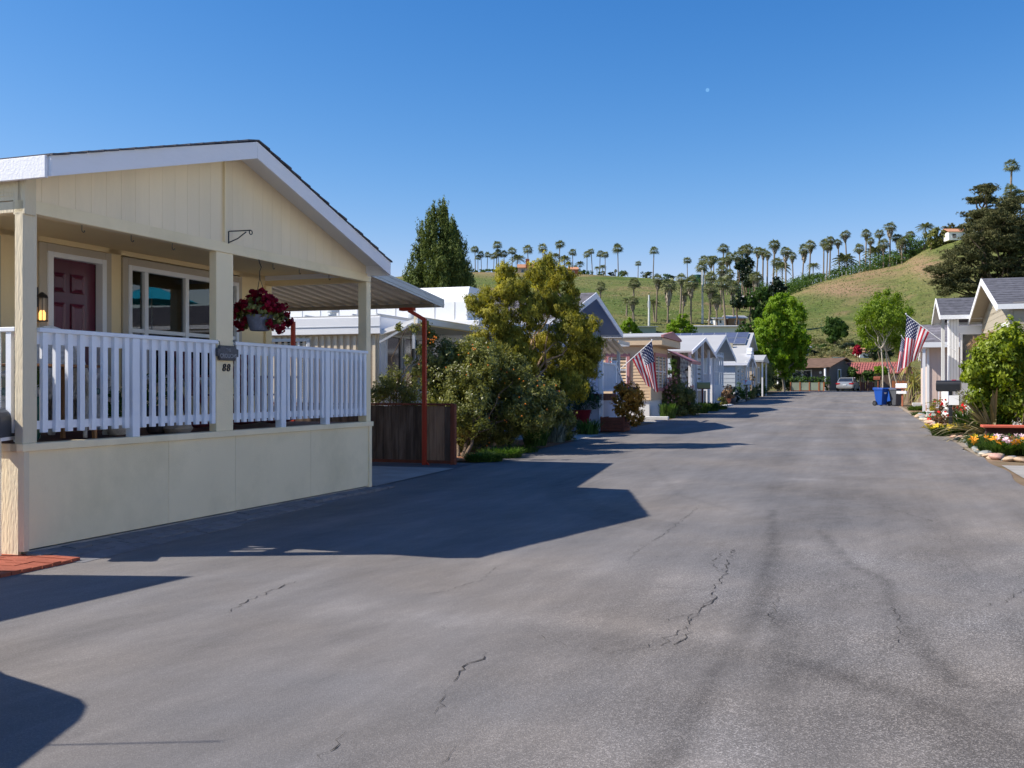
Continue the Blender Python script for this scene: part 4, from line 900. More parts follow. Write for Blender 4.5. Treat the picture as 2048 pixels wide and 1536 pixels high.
# porch of the blue house
pz = 1.15
MB().box(0, 1.5, -2.1, -.15, .0, pz - .1).build('porch_skirt', mat('pale_blue_skirt', (.50, .55, .68), .6, .06, 1), h4); MB().box(0, 1.54, -2.14, -.1, pz - .2, pz).build('porch_deck', REDWOOD, h4, bevel=.01)
def rail2(parent, p, q, z0, h, n, m=WHITE_R, slope=0):
    p, q = Vector(p), Vector(q); d = q - p
    r = MB().bar((p.x, p.y, z0 + h), (q.x, q.y, z0 + h + slope), .07, .05).build('railing', m, parent)
    MB().bar((p.x, p.y, z0 + .1), (q.x, q.y, z0 + .1 + slope), .04, .05).build('bottom_rail', m, r)
    for i in range(n):
        f = (i + .5) / n; c = p + d * f; MB().box(c.x - .02, c.x + .02, c.y - .02, c.y + .02, z0 + .1 + slope * f, z0 + h + slope * f).build('baluster', m, r)
    return r
rail2(h4, (0, -2.08), (1.48, -2.08), pz, .95, 10); rail2(h4, (1.48, -2.0), (1.48, -.2), pz, .95, 13)
for (a, b) in ((1.48, -2.08), (1.48, -.18), (.05, -2.08)): MB().box(a - .06, a + .06, b - .06, b + .06, 0 if a > 1 else pz, pz + 1.03).box(a - .08, a + .08, b - .08, b + .08, pz + 1.03, pz + 1.07).build('porch_post', WHITE_R, h4)
rail2(h4, (1.48, -.1), (1.48, 1.3), pz - .0, .95, 6, slope=-.75)
for k in range(5): MB().box(.2, 1.4, -.1 + k * .28, .18 + k * .28, 0, pz - .2 - k * .2).build('step', CONC, h4)
# side awning of the blue house
a4 = thing('patio_awning', 36.9, -8.2, 'small corrugated awning beside the blue house', 'awning')
for k in range(7): link('roof_panel', pme_, a4, (-.02 - k * .235, 0, 3.0), (0, 0, 0), (1, .42, 1))
MB().box(-1.8, .02, 1.84, 1.88, 2.9, 3.06).box(.0, .03, 0, 1.88, 2.92, 3.06).build('edge_trim', SILVER, a4); MB().tube([(-.35, 1.6, 0), (-.35, 1.6, 2.95)], .07, 10).build('post', GREYB, a4)
# ---- fifth: cream and pink home with lap siding
h5 = thing('mobile_home', 41.6, -7.9, 'cream lap sided mobile home with dusty pink trim beside the first flag', 'house')
MB().box(-11, 0, 0, 4.1, .75, 3.1).build('wall', CREAMS, h5); MB().box(-11, -.05, .05, 4.05, 0, .75).build('skirt', WHITEW, h5)
m = MB(); lap(m, -11, .0, 0, .75, 3.0, .13); lapx(m, 0, 4.1, 0, .75, 3.0, .13); m.build('siding', CREAMS, h5, kind='stuff')
MB().prism([(-11, 3.0), (.55, 3.0), (.55, 3.32), (-11, 3.32)], 'y', -.25, 4.35).build('fascia', CREAMS, h5, bevel=.02)
MB().prism([(-.3, 3.325), (-.3, 3.37), (2.05, 3.62), (4.4, 3.37), (4.4, 3.325)], 'x', -11, .5).build('roof', WROOF, h5)
MB().prism([(-.3, 3.325), (-.3, 3.42), (2.05, 3.66), (4.4, 3.42), (4.4, 3.325)], 'x', .5, .6).build('pink_gable_trim', PINKT, h5)
MB().box(-.03, .03, -.03, .03, .75, 3.0).build('corner_board', CREAMS, h5)
win(h5, 'y', -.0, -1.75, -.98, 1.45, 2.55, -1, PINKT, .13, (-1.62,), hm=2.0, depth=.07)
win(h5, 'x', .0, .9, 3.5, 1.25, 2.6, 1, PINKT, .14, (1.75, 2.65), hm=1.95, depth=.07)
MB().add([(.02, 4.0, 2.95), (1.1, 4.0, 2.45), (1.1, 6.8, 2.45), (.02, 6.8, 2.95), (.02, 4.0, 2.9), (1.1, 4.0, 2.38), (1.1, 6.8, 2.38), (.02, 6.8, 2.9)], [(0, 1, 2, 3), (4, 7, 6, 5), (0, 4, 5, 1), (1, 5, 6, 2), (2, 6, 7, 3), (3, 7, 4, 0)]).box(1.08, 1.12, 4.0, 6.8, 2.33, 2.47).build('side_awning', PINKT, h5)
# wind chimes by the near window
wc = thing('wind_chime', 41.25, -9.45, 'small red wind chime in front of the cream wall', 'wind chime', dz=2.15)
MB().tube([(0, 0, .2), (0, 0, .7)], .006, 4).build('cord', BLACK, wc); MB().lathe([(.06, .18), (.06, .2)], 8).tube([(.05, 0, .18), (.05, 0, -.2)], .012, 5).tube([(-.05, 0, .18), (-.05, 0, -.1)], .012, 5).build('tubes', REDPL, wc)
# ---- sixth: gable patio cover with lattice
h6 = thing('patio_cover', 52.6, -7.45, 'white gabled patio cover on slim posts with lattice screens', 'patio cover')
for sg in (-1, 1):
    MB().add([(-7, 0, 3.66), (.3, 0, 3.66), (.3, sg * 4.6, 2.82), (-7, sg * 4.6, 2.82), (-7, 0, 3.72), (.3, 0, 3.72), (.3, sg * 4.6, 2.9), (-7, sg * 4.6, 2.9)], [(0, 1, 2, 3), (4, 7, 6, 5), (0, 4, 5, 1), (1, 5, 6, 2), (2, 6, 7, 3), (3, 7, 4, 0)]).build('roof_slope', WROOF, h6)
    MB().add([(.3, 0, 3.56), (.34, 0, 3.56), (.34, sg * 4.6, 2.74), (.3, sg * 4.6, 2.74), (.3, 0, 3.73), (.34, 0, 3.73), (.34, sg * 4.6, 2.91), (.3, sg * 4.6, 2.91)], [(0, 1, 2, 3), (4, 7, 6, 5), (0, 4, 5, 1), (1, 5, 6, 2), (2, 6, 7, 3), (3, 7, 4, 0)]).build('rake_board', FASC, h6)
for y in (-4.3, -2.2, 0., 2.4, 4.4): MB().box(.1, .22, y - .06, y + .06, -.1, 3.66 - abs(y) * .18).build('post', FASC, h6)
rb2 = MB()
for k in range(16): rb2.bar((-.1 - k * .4, -4.4, 2.86), (-.1 - k * .4, 0, 3.62), .05, .12).bar((-.1 - k * .4, 4.4, 2.86), (-.1 - k * .4, 0, 3.62), .05, .12)
rb2.build('rafter', PANM, h6, kind='stuff')
LATM = mat('lattice_paint', (.78, .78, .75), .6, .1, 3)
def lattice(parent, y0, y1, z0, z1, x, n=11):
    m = MB(); h = z1 - z0; step = (y1 - y0) / n
    for k in range(-int(h / step) - 1, n + 1):
        for sg in (1, -1):
            a = y0 + k * step if sg > 0 else y1 - k * step; pa = [a, z0]; pb = [a + sg * h, z1]
            for p_, q_ in ((pa, pb), (pb, pa)):
                for lim in (y0, y1):
                    if (p_[0] - lim) * (q_[0] - lim) < 0 and ((lim == y0 and p_[0] < lim) or (lim == y1 and p_[0] > lim)):
                        f = (lim - p_[0]) / (q_[0] - p_[0]); p_[1] = p_[1] + f * (q_[1] - p_[1]); p_[0] = lim
            if min(pa[0], pb[0]) >= y0 - 1e-4 and max(pa[0], pb[0]) <= y1 + 1e-4 and abs(pa[0] - pb[0]) > .05: m.bar((x + .008 * sg, pa[0], pa[1]), (x + .008 * sg, pb[0], pb[1]), .012, .05, up=(1, 0, 0)) if False else m.bar((x + .008 * sg, pa[0], pa[1]), (x + .008 * sg, pb[0], pb[1]), .05, .012, up=(1, 0, 0))
    m.box(x - .02, x + .02, y0, y1, z0 - .04, z0).box(x - .02, x + .02, y0, y1, z1, z1 + .04); return m.build('lattice_screen', LATM, parent)
lattice(h6, -4.2, .2, 1.75, 2.6, -.3, 10); lattice(h6, -4.2, -2.0, 1.0, 1.7, -.3, 5)
MB().box(-.7, -.6, -4.3, .2, .0, 2.7).build('screen_wall', mat('dark_red_backing', (.07, .03, .025), .8, .1, 2), h6)  # dark wall put behind the lattice as its black background
MB().box(-.35, -.25, 1.3, 4.4, 0, 1.0).build('low_wall', BEIGE, h6)
rail2(h6, (.0, .6), (.0, 4.3), 1.0, .9, 12)
MB().box(-7, -6.9, -4.3, 4.3, 0, 2.9).build('house_wall', GREYB, h6)
# ---- seventh: gabled home with a glazed porch
h7, w7 = gable_home('gabled_home', 'pale grey gabled home with a posted sun porch', 62.6, 75.2, -9.3, 9, 3.0, 4.45, GREYB, WROOF, -1, 1.3, .0, WHITEW, .7, fh=.25, lapp=.3)
MB().box(.05, 1.2, -w7 + .2, -.2, 0, 1.15).build('porch_base', WHITEW, h7)
for k in range(6): yk = lerp(-w7 + .3, -.3, k / 5); MB().box(1.08, 1.18, yk - .06, yk + .06, 1.15, 3.3).build('porch_post', WHITE, h7)
MB().box(1.08, 1.16, -w7 + .3, -.3, 1.95, 2.0).build('mid_rail', WHITE, h7)
for k in range(3): MB().box(.2 + k * .4, .28 + k * .4, -w7 + .2, -w7 + .28, 1.15, 3.0).build('porch_post', WHITE, h7)
MB().box(.05, 1.2, -w7 + .1, -.2, 2.95, 3.08).build('porch_beam', GREYB, h7)
win(h7, 'x', 0, 1.2, 2.6, 1.3, 2.6, 1, WHITE, .08, (1.9,)); win(h7, 'x', 0, -4.6, -1.2, 1.3, 2.7, 1, WHITE, .08, (-2.9,))
MB().box(-4.6, -4.0, -3.3, -2.8, 3.9, 4.3).build('roof_vent', SILVER, h7)
# ---- eighth: small stepped porch gable, beige home, solar house
h8, w8 = gable_home('gabled_home', 'small blue grey home with a little pediment porch', 76.5, 83.5, -8.2, 8, 2.6, 3.4, GREYB, WROOF, -1, .9, .2, WHITEW, .6, fh=.25, lapp=.3)
for y in (-3.2, -1.6, 1.6, 3.2): MB().box(.75, .85, y - .06, y + .06, 0, 2.8).build('porch_post', WHITE, h8)
win(h8, 'x', 0, -2.2, -1., 1.1, 2.2, 1, WHITE, .08); win(h8, 'x', 0, .8, 2.2, 1.1, 2.2, 1, WHITE, .08)
for k, (hw_, z) in enumerate(((1.3, 3.05), (.95, 3.35), (.6, 3.62))): MB().box(.55, .95, -hw_, hw_, z, z + .25).build('stepped_cap', FASC, h8)
h9 = thing('mobile_home', 86, -7.6, 'beige flat roofed home before the tall hedge', 'house')
MB().box(-10, 0, 0, 5.2, .5, 3.0).build('wall', mat('tan_wall', (.60, .48, .34), .7, .06, 1), h9); MB().box(-10, -.05, .05, 5.15, 0, .5).build('skirt', WHITEW, h9)
MB().prism([(-.3, 3.0), (2.6, 3.5), (5.6, 3.0), (5.6, 2.85), (-.3, 2.85)], 'x', -10, .7).build('roof', WROOF, h9); win(h9, 'x', 0, 2.2, 3.6, 1.2, 2.4, 1, WHITE, .1, (2.9,))
MB().box(.5, .62, 4.2, 4.32, 0, 2.9).box(.5, .62, .2, .32, 0, 2.9).build('awning_post', WHITE, h9)
h10, w10 = gable_home('solar_home', 'long white roofed house carrying dark solar panels', 93, 105, -9.4, 16, 3.7, 5.7, WHITEW, WROOF, -1, .5, .5, None, 0)
sl10 = 2.0 / 6; a10 = math.atan(sl10)
sp0 = MB().box(-.5, .5, -.92, .92, -.02, .03).mesh('solar_panel', SOLAR); sp1 = MB().box(-.53, .53, -.96, .96, -.03, .015).mesh('panel_frame', SILVER)
for i in range(11):
    for j in range(2):
        yy = -3.2 + j * 1.95; fo = link('panel_frame', sp1, h10, (.2 - i * 1.08 - .6, yy, 5.7 - abs(yy) * sl10 + .2), (a10, 0, 0)); link('solar_panel', sp0, fo)
MB().box(-3.2, -2.6, -5.6, -5.0, 3.9, 4.6).build('roof_vent', BEIGE, h10)
MB().box(-1.2, -.9, -4.9, -4.6, 4.0, 4.6).build('roof_vent', BEIGE, h10)

for hh, yy, zz in ((h4, 3.9, 2.9), (h7, w7 - .1, 2.8), (h8, w8 - .1, 2.4)):
    MB().tube([(.06, yy, 0.1), (.06, yy, zz)], .035, 6).build('downpipe', WHITE, hh)
for hh, yy in ((h5, -.02), (h7, -w7 - .03)):
    MB().box(-1.9 if hh is h7 else -2.6, -1.65 if hh is h7 else -2.35, yy - .12, yy, 1.3, 1.75).build('meter_box', SILVER, hh)
# ================================================================== right side of the street
r1, v1 = gable_home('white_gabled_home', 'white and taupe gabled home with dark shingle roof on the right', 33.0, 40.4, 4.5, 14, 3.75, 4.85, BEIGE, SHING, 1, .45, .15, WHITEW, .7, fasc=WHITE, fh=.2, courses=12, th=.05)
z = .7; k = 0
while z < 3.7:
    MB().box(-.024, -.002, -v1, v1, z, z + .235).build('siding_board', BEIGE, r1, bevel=.003); MB().box(0.0, 13.9, -v1 - .024, -v1 - .002, z, z + .235).build('siding_board', BEIGE, r1, bevel=.003); z += .24
for k in range(5):
    zz = 3.78 + k * .24; hw_ = v1 * (4.85 - zz - .2) / 1.1
    if hw_ > .2: MB().box(-.024, -.002, -hw_, hw_, zz - .05, zz + .18).build('siding_board', BEIGE, r1, bevel=.003)
win(r1, 'x', 0, -2.9, -1.7, 2.0, 3.2, -1, WHITE, .09, (-2.3,), depth=.07); win(r1, 'y', -v1 - .0, 1.2, 2.6, 1.8, 3.1, -1, WHITE, .09, (1.9,), depth=.07)
MB().box(1.0, 9, -v1 - .9, -v1 - .2, 3.42, 3.5).build('side_eave', WHITE, r1)
r2, v2 = gable_home('porch_wing', 'white porch with a small shingle gable roof and tall white column', 40.4, 43.7, 3.35, 5, 3.95, 4.62, WHITEW, SHING, 1, .3, .25, None, 0, fasc=WHITE, fh=.16, courses=6, th=.05)
for o in list(r2.children):
    if o.name.startswith('wall'): bpy.data.objects.remove(o)
MB().box(.0, .35, -1.65, -1.45, 0, 3.95).box(.0, .1, -1.45, -1.2, 0, 3.95).build('column', WHITE, r2, bevel=.01)
for x in (.06, .16, .26): MB().box(x, x + .012, -1.66, -1.65, 0, 3.9).build('column_groove', WALLST, r2)
MB().box(.35, 4.2, -1.63, -1.55, 3.25, 3.52).build('cross_beam', WHITE, r2, bevel=.005); MB().box(.0, 4.2, -1.6, -1.5, 3.78, 3.98).build('top_beam', WHITE, r2, bevel=.005)
MB().box(.35, 2.0, -1.6, -1.52, 0, 1.6).build('lower_wall', WHITE, r2); win(r2, 'y', -1.56, .45, 1.75, 1.75, 3.2, -1, WHITE, .06, (), depth=.06)
MB().box(.5, 1.2, -1.66, -1.6, 1.0, 1.05).box(.62, 1.05, -1.64, -1.6, .35, .92).build('wall_trim', WHITE, r2)
MB().box(0, 4.8, 1.5, 1.6, 0, 1.2).box(0, .1, -1.2, 1.5, 0, 1.2).box(-.0, .12, 1.45, 1.6, 0, 3.95).build('rear_wall', WHITEW, r2)
MB().box(-.06, -.02, -1.9, -1.86, 3.6, 3.9).build('downspout', WHITE, r2)
wch = thing('wind_chime', 40.45, 4.75, 'dark metal wind chime hanging in the porch opening', 'wind chime', dz=3.55)
MB().lathe([(.09, .28), (.1, .3), (.02, .34)], 12).tube([(0, 0, .3), (0, 0, .42)], .006, 4).build('cap', BLACK, wch)
for k in range(6): a = k * 1.047; MB().tube([(.06 * math.cos(a), .06 * math.sin(a), .28), (.06 * math.cos(a), .06 * math.sin(a), -.12 + .03 * (k % 3))], .012, 6).build('tube', DGREY, wch)
# peach neighbour
r3 = thing('peach_home', 50.2, 3.35, 'peach sided home with a white roof edge behind the second porch', 'house')
MB().box(0, 9, 0, 6, .35, 3.0).build('wall', PEACH, r3); MB().box(.02, 9, .03, 5.9, 0, .35).build('skirt', mat('pink_brick', (.42, .24, .18), .9, .2, 6, .5, 30), r3)
m = MB(); x = .3
while x < 6: m.box(x, x + .015, -.012, .0, .35, 3.0); x += .16
m.build('panel_joint', PEACH, r3, kind='stuff')
MB().box(-.32, -.2, -.6, -.48, 0, 2.95).build('post', WHITE, r3); MB().box(-.1, .0, -.05, .05, 0, 3.0).build('corner_board', WHITE, r3)
MB().box(-.8, 9, -.7, 6.4, 3.0, 3.22).build('roof_edge', WHITE, r3, bevel=.01); 
for k in range(7): MB().add([(-.5 + k * .05, -.4 + k * .4, 3.23 + k * .14), (9, -.4 + k * .4, 3.23 + k * .14), (9, .05 + k * .4, 3.37 + k * .14), (-.5 + k * .05, .05 + k * .4, 3.37 + k * .14), (-.5 + k * .05, -.4 + k * .4, 3.21 + k * .14), (9, -.4 + k * .4, 3.21 + k * .14)], [(0, 1, 2, 3), (4, 5, 1, 0)]).build('shingle_course', SHINGB, r3)
MB().lathe([(.09, 0), (.09, .35), (.14, .36), (.14, .48), (.02, .52)], 12, (1.2, 1.0, 3.6)).build('vent_pipe', SILVER, r3)
MB().prism([(-.4, 3.2), (1.6, 3.9), (3.6, 3.2)], 'y', 5.9, 6.1).build('gable_end', WHITEW, r3)
rail2(r3, (.2, -1.0), (2.4, -1.0), .2, .9, 9)
r4, v4 = gable_home('white_home', 'white gabled home behind the pale trunked trees', 66, 74, 5.0, 10, 3.0, 4.4, WHITEW, WROOF, 1, .7, .3, None, 0, fasc=WHITE, fh=.22)
win(r4, 'x', 0, -2.8, -1.4, 1.2, 2.3, -1, PINKT, .1); win(r4, 'y', -v4, .8, 2.0, 1.2, 2.3, -1, WHITE, .1)
r5, v5 = gable_home('white_home', 'small pale home among trees at the far right', 84, 91, 6.0, 10, 2.8, 4.0, WALLST, SHINGB, 1, .5, .3, None, 0, fasc=WHITE)
# white home across the street outside the frame, seen only as a reflection in the porch windows
r6, v6 = gable_home('white_home', 'white sided home mirrored in the porch window panes', 17.0, 24.5, 11.0, 9, 3.0, 4.4, WHITEW, SHINGB, 1, .6, .3, None, 0, fasc=WHITE, lapp=.2)
dkk = thing('raised_deck', 29.1, 7.3, 'raised timber deck beside the right hand home outside the frame', 'deck'); MB().box(-1.5, 1.6, -1.5, 1.5, 2.1, 2.25).build('deck_floor', REDWOOD, dkk)
for dx_ in (-1.4, 1.5):
    for dy_ in (-1.4, 1.4): MB().box(dx_ - .06, dx_ + .06, dy_ - .06, dy_ + .06, 0, 2.1).build('post', REDWOOD, dkk)
gable_home('white_home', 'long pale home across the street beside the camera, outside the frame', 1.0, 13.0, 6.2, 9, 3.1, 4.6, WHITEW, SHINGB, 1, .5, .3, None, 0, fasc=WHITE)  # unseen home, added so its sunlit wall bounces light onto the porch
gable_home('white_home', 'pale home behind the camera on the right, outside the frame', -14.0, -2.5, 6.2, 9, 3.1, 4.6, WHITEW, SHINGB, 1, .5, .3, None, 0, fasc=WHITE)  # second unseen home, added for fill light bounced toward the porch
um = thing('patio_umbrella', 29.1, 7.6, 'turquoise patio umbrella mirrored in the porch window', 'umbrella', dz=2.25)
MB().tube([(0, 0, 0), (0, 0, 2.6)], .025, 8).build('pole', WHITE, um)
uv = [(0, 0, 2.75)] + [(1.6 * math.cos(k * math.pi / 4), 1.6 * math.sin(k * math.pi / 4), 2.15) for k in range(8)]
MB().add(uv, [(0, 1 + k, 1 + (k + 1) % 8) for k in range(8)]).build('canopy', TURQ, um)
# ------------------------------------------------ flags
def flagmat():
    m, n, b = _new('stars_and_stripes'); L = n.links.new
    def M(op, x, y=0.):
        r = n.nodes.new('ShaderNodeMath'); r.operation = op
        for i, v in enumerate((x, y)):
            if isinstance(v, (int, float)): r.inputs[i].default_value = v
            else: L(v, r.inputs[i])
        return r.outputs[0]
    uv = n.nodes.new('ShaderNodeUVMap'); sp = n.nodes.new('ShaderNodeSeparateXYZ'); L(uv.outputs[0], sp.inputs[0]); V, U = sp.outputs[0], sp.outputs[1]
    stripe = M('MODULO', M('FLOOR', M('MULTIPLY', U, 13.)), 2.)     # 0 red, 1 white
    can = M('MULTIPLY', M('LESS_THAN', V, .4), M('LESS_THAN', U, 7 / 13))
    gx = M('MULTIPLY', V, 11 / .4 * .92); gy = M('MULTIPLY', U, 9 * 13 / 7 * .92); gx = M('ADD', gx, .45); gy = M('ADD', gy, .4)
    par = M('LESS_THAN', M('MODULO', M('ADD', M('FLOOR', gx), M('FLOOR', gy)), 2.), .5)
    dx = M('SUBTRACT', M('FRACT', gx), .5); dy = M('SUBTRACT', M('FRACT', gy), .5); dd = M('ADD', M('MULTIPLY', dx, dx), M('MULTIPLY', dy, dy))
    star = M('MULTIPLY', par, M('LESS_THAN', dd, .17))
    m1 = n.nodes.new('ShaderNodeMixRGB'); L(stripe, m1.inputs[0]); m1.inputs[1].default_value = (.48, .012, .03, 1); m1.inputs[2].default_value = (.72, .72, .74, 1)
    m2 = n.nodes.new('ShaderNodeMixRGB'); L(star, m2.inputs[0]); m2.inputs[1].default_value = (.018, .028, .11, 1); m2.inputs[2].default_value = (.8, .8, .82, 1)
    m3 = n.nodes.new('ShaderNodeMixRGB'); L(can, m3.inputs[0]); L(m1.outputs[0], m3.inputs[1]); L(m2.outputs[0], m3.inputs[2])
    L(m3.outputs[0], b.inputs['Base Color']); b.inputs['Roughness'].default_value = .8
    t = n.nodes.new('ShaderNodeBsdfTranslucent'); L(m3.outputs[0], t.inputs[0]); ms = n.nodes.new('ShaderNodeMixShader'); ms.inputs[0].default_value = .4
    L(b.outputs[0], ms.inputs[1]); L(t.outputs[0], ms.inputs[2]); L(ms.outputs[0], n.nodes['Material Output'].inputs[0]); return m
FLAG = flagmat()
def flag(name_loc, rz, label, pole0, tip, h0, h1, e0, e1, fold=.12, nfold=2.2, seed=0):
    """local xz plane; h0 hoist point near the tip, h1 lower hoist, e0/e1 fly ends"""
    r = empty('flag', name_loc, rz, label, 'flag')
    MB().tube([(pole0[0], 0, pole0[1]), (tip[0], 0, tip[1])], .014, 8).build('pole', WHITE, r, smooth=True)
    MB().lathe([(.0, -.03), (.028, -.01), (.028, .02), (0, .04)], 10, (tip[0], 0, tip[1] + .02)).build('finial', CLOTHW, r, smooth=True)
    NU, NV = 26, 40; vs = []; uvs = []
    for i in range(NU + 1):
        for j in range(NV + 1):
            u, v = i / NU, j / NV
            hx, hz_ = lerp(h0[0], h1[0], u), lerp(h0[1], h1[1], u); ex, ez = lerp(e0[0], e1[0], u), lerp(e0[1], e1[1], u)
            c = v * (1 - v) * .18 * (u - .3); x = lerp(hx, ex, v) + c * (1 if e0[0] > h0[0] else -1) * .6; z = lerp(hz_, ez, v) - abs(c) * .3
            ph = u * nfold * 2 * math.pi + v * 1.5 + seed; y = fold * (v ** .7) * math.sin(ph) + .05 * math.sin(v * 5 + u * 3)
            x += fold * .35 * v * math.cos(ph); vs.append((x, y, z)); uvs.append((v, u))
    fs = [(i * (NV + 1) + j, i * (NV + 1) + j + 1, (i + 1) * (NV + 1) + j + 1, (i + 1) * (NV + 1) + j) for i in range(NU) for j in range(NV)]
    me = bpy.data.meshes.new('cloth'); me.from_pydata(vs, [], fs); ul = me.uv_layers.new(name='UVMap')
    for lp in me.loops: ul.data[lp.index].uv = uvs[lp.vertex_index]
    me.materials.append(FLAG); me.polygons.foreach_set('use_smooth', [True] * len(fs)); link('cloth', me, r); return r
lf = at(1304, 681, 41.0); K1 = 41.0 / F
flag(lf, -ST + rad(8), 'american flag drooping from a slanted pole before the cream home', (-80 * K1, -72 * K1), (0, 0), (-.01, -.03), (-40 * K1, -37 * K1), (13 * K1, -104 * K1), (-15 * K1, -86 * K1), .12, 1.6, .5)
rf = at(1812, 629, 37.2); K2 = 37.2 / F
flag(rf, -ST, 'american flag on a white pole fixed to the white porch column', (93 * K2, -76 * K2), (0, 0), (.02, -.03), (44 * K2, -34 * K2), (-6 * K2, -110 * K2), (20 * K2, -88 * K2), .11, 1.8, 1.)
f3 = at(1803, 672, 56); K3 = 56 / F
flag(f3, -ST, 'second smaller american flag half hidden behind the right flag', (36 * K3, -50 * K3), (0, 0), (.02, -.03), (14 * K3, -18 * K3), (-10 * K3, -74 * K3), (6 * K3, -60 * K3), .1, 1.5, 2.)
# ------------------------------------------------ bins
def bin_(s, t, label, m, rot, sc=1., group=None):
    r = thing('wheelie_bin', s, t, label, 'bin', group, 0, rot)
    bz, tz = .05, .98; b = MB()
    b.add([(-.21, -.2, bz), (.21, -.2, bz), (.21, .22, bz), (-.21, .22, bz), (-.29, -.33, tz), (.29, -.33, tz), (.29, .33, tz), (-.29, .33, tz)], [(0, 3, 2, 1), (4, 5, 6, 7), (0, 1, 5, 4), (1, 2, 6, 5), (2, 3, 7, 6), (3, 0, 4, 7)]).build('body', m, r, bevel=.02)
    MB().box(-.315, .315, -.355, .36, .94, 1.0).build('rim', m, r, bevel=.015)
    MB().add([(-.33, -.37, 1.005), (.33, -.37, 1.005), (.33, .4, 1.03), (-.33, .4, 1.03), (-.3, -.33, 1.05), (.3, -.33, 1.05), (.28, .36, 1.09), (-.28, .36, 1.09)], [(0, 3, 2, 1), (4, 5, 6, 7), (0, 1, 5, 4), (1, 2, 6, 5), (2, 3, 7, 6), (3, 0, 4, 7)]).build('lid', m, r, bevel=.012)
    MB().tube([(-.25, .42, .98), (.25, .42, .98)], .018, 8).build('handle', m, r)
    for x in (-.27, .27):
        w = MB().tube([(x - .03, .26, .15), (x + .03, .26, .15)], .15, 20).build('wheel', RUBBER, r); MB().tube([(x - .034, .26, .15), (x + .034, .26, .15)], .085, 10).build('rim', DGREY, w)
    lg = MB().quad((-.12, -.308, .80), (.12, -.308, .80), (.1, -.292, .72), (-.02, -.290, .69), (-.12, -.298, .75)).build('printed_mark', CLOTHW, r); r.scale = (sc,) * 3; return r
bin_(63.2, 1.62, 'blue wheeled bin at the right edge of the road', BINB, rad(48), .98)
bin_(64.3, 2.25, 'second blue bin mostly hidden between the blue and grey bins', BINB, rad(30), .95)
bin_(63.1, 2.42, 'charcoal grey wheeled bin beside the blue bin', BING, rad(40), .95)
# ------------------------------------------------ mailboxes
def mbx(s, t, rot, label, body, h, wood, **k): return mailbox(Wp(s, t), -ST + rot, label, body, h, wood, **k)
mm_ = mbx(62.6, 2.98, rad(75), 'white mailbox on a wooden post beside the grey bin', WHITE, 1.05, TERRA, size=(.2, .26, .6), flag=False)
MB().box(-.12, .12, .0, .55, .72, .88).build('newspaper_box', WHITE, mm_)
m5_ = mbx(30.7, 2.85, rad(78), 'black mailbox with a red flag on a black post in the right garden', BLACK, 1.28, BLACK, size=(.24, .28, .62)); MB().box(-.32, -.02, .0, .26, .88, 1.14).build('paper_holder', WHITE, m5_); text_mesh('Times', .07, .002, DGREY, 'lettering', m5_, (-.17, -.003, 1.02), (rad(90), 0, 0))
mbx(49.8, -7.15, rad(-82), 'olive green mailbox on a brown post before the lattice patio', OLIVE, 1.15, REDWOOD, size=(.26, .3, .62), flag=False)
mbx(71.3, -7.1, rad(-80), 'white mailbox with a red mark beyond the sun porch', WHITE, 1.15, BLACK, size=(.26, .28, .55))
mbx(31.6, -6.95, rad(-80), 'black mailbox with a red flag by the blue house steps', BLACK, 1.12, BLACK, size=(.22, .25, .55))
mbx(103, 2.6, rad(60), 'brown mailbox on a redwood post near the end of the street', REDWOOD, 1.25, REDWOOD, size=(.3, .3, .7), flag=False)
# lantern post
lp = thing('lamp_post', 48.6, -7.42, 'black garden lamp post with a glass lantern by the rose bush', 'lamp post')
MB().tube([(0, 0, 0), (0, 0, 1.65)], [.05, .035], 10).build('post', BLACK, lp)
MB().lathe([(.04, 1.65), (.06, 1.68), (.10, 1.72)], 8).build('holder', BLACK, lp); MB().lathe([(.09, 1.72), (.15, 2.0)], 6).build('glass', mat('lamp_glass', (.55, .56, .55), .1, .1, 3), lp); MB().lathe([(.18, 2.0), (.17, 2.03), (.03, 2.14), (.02, 2.2), (0, 2.22)], 6).build('cap', BLACK, lp)
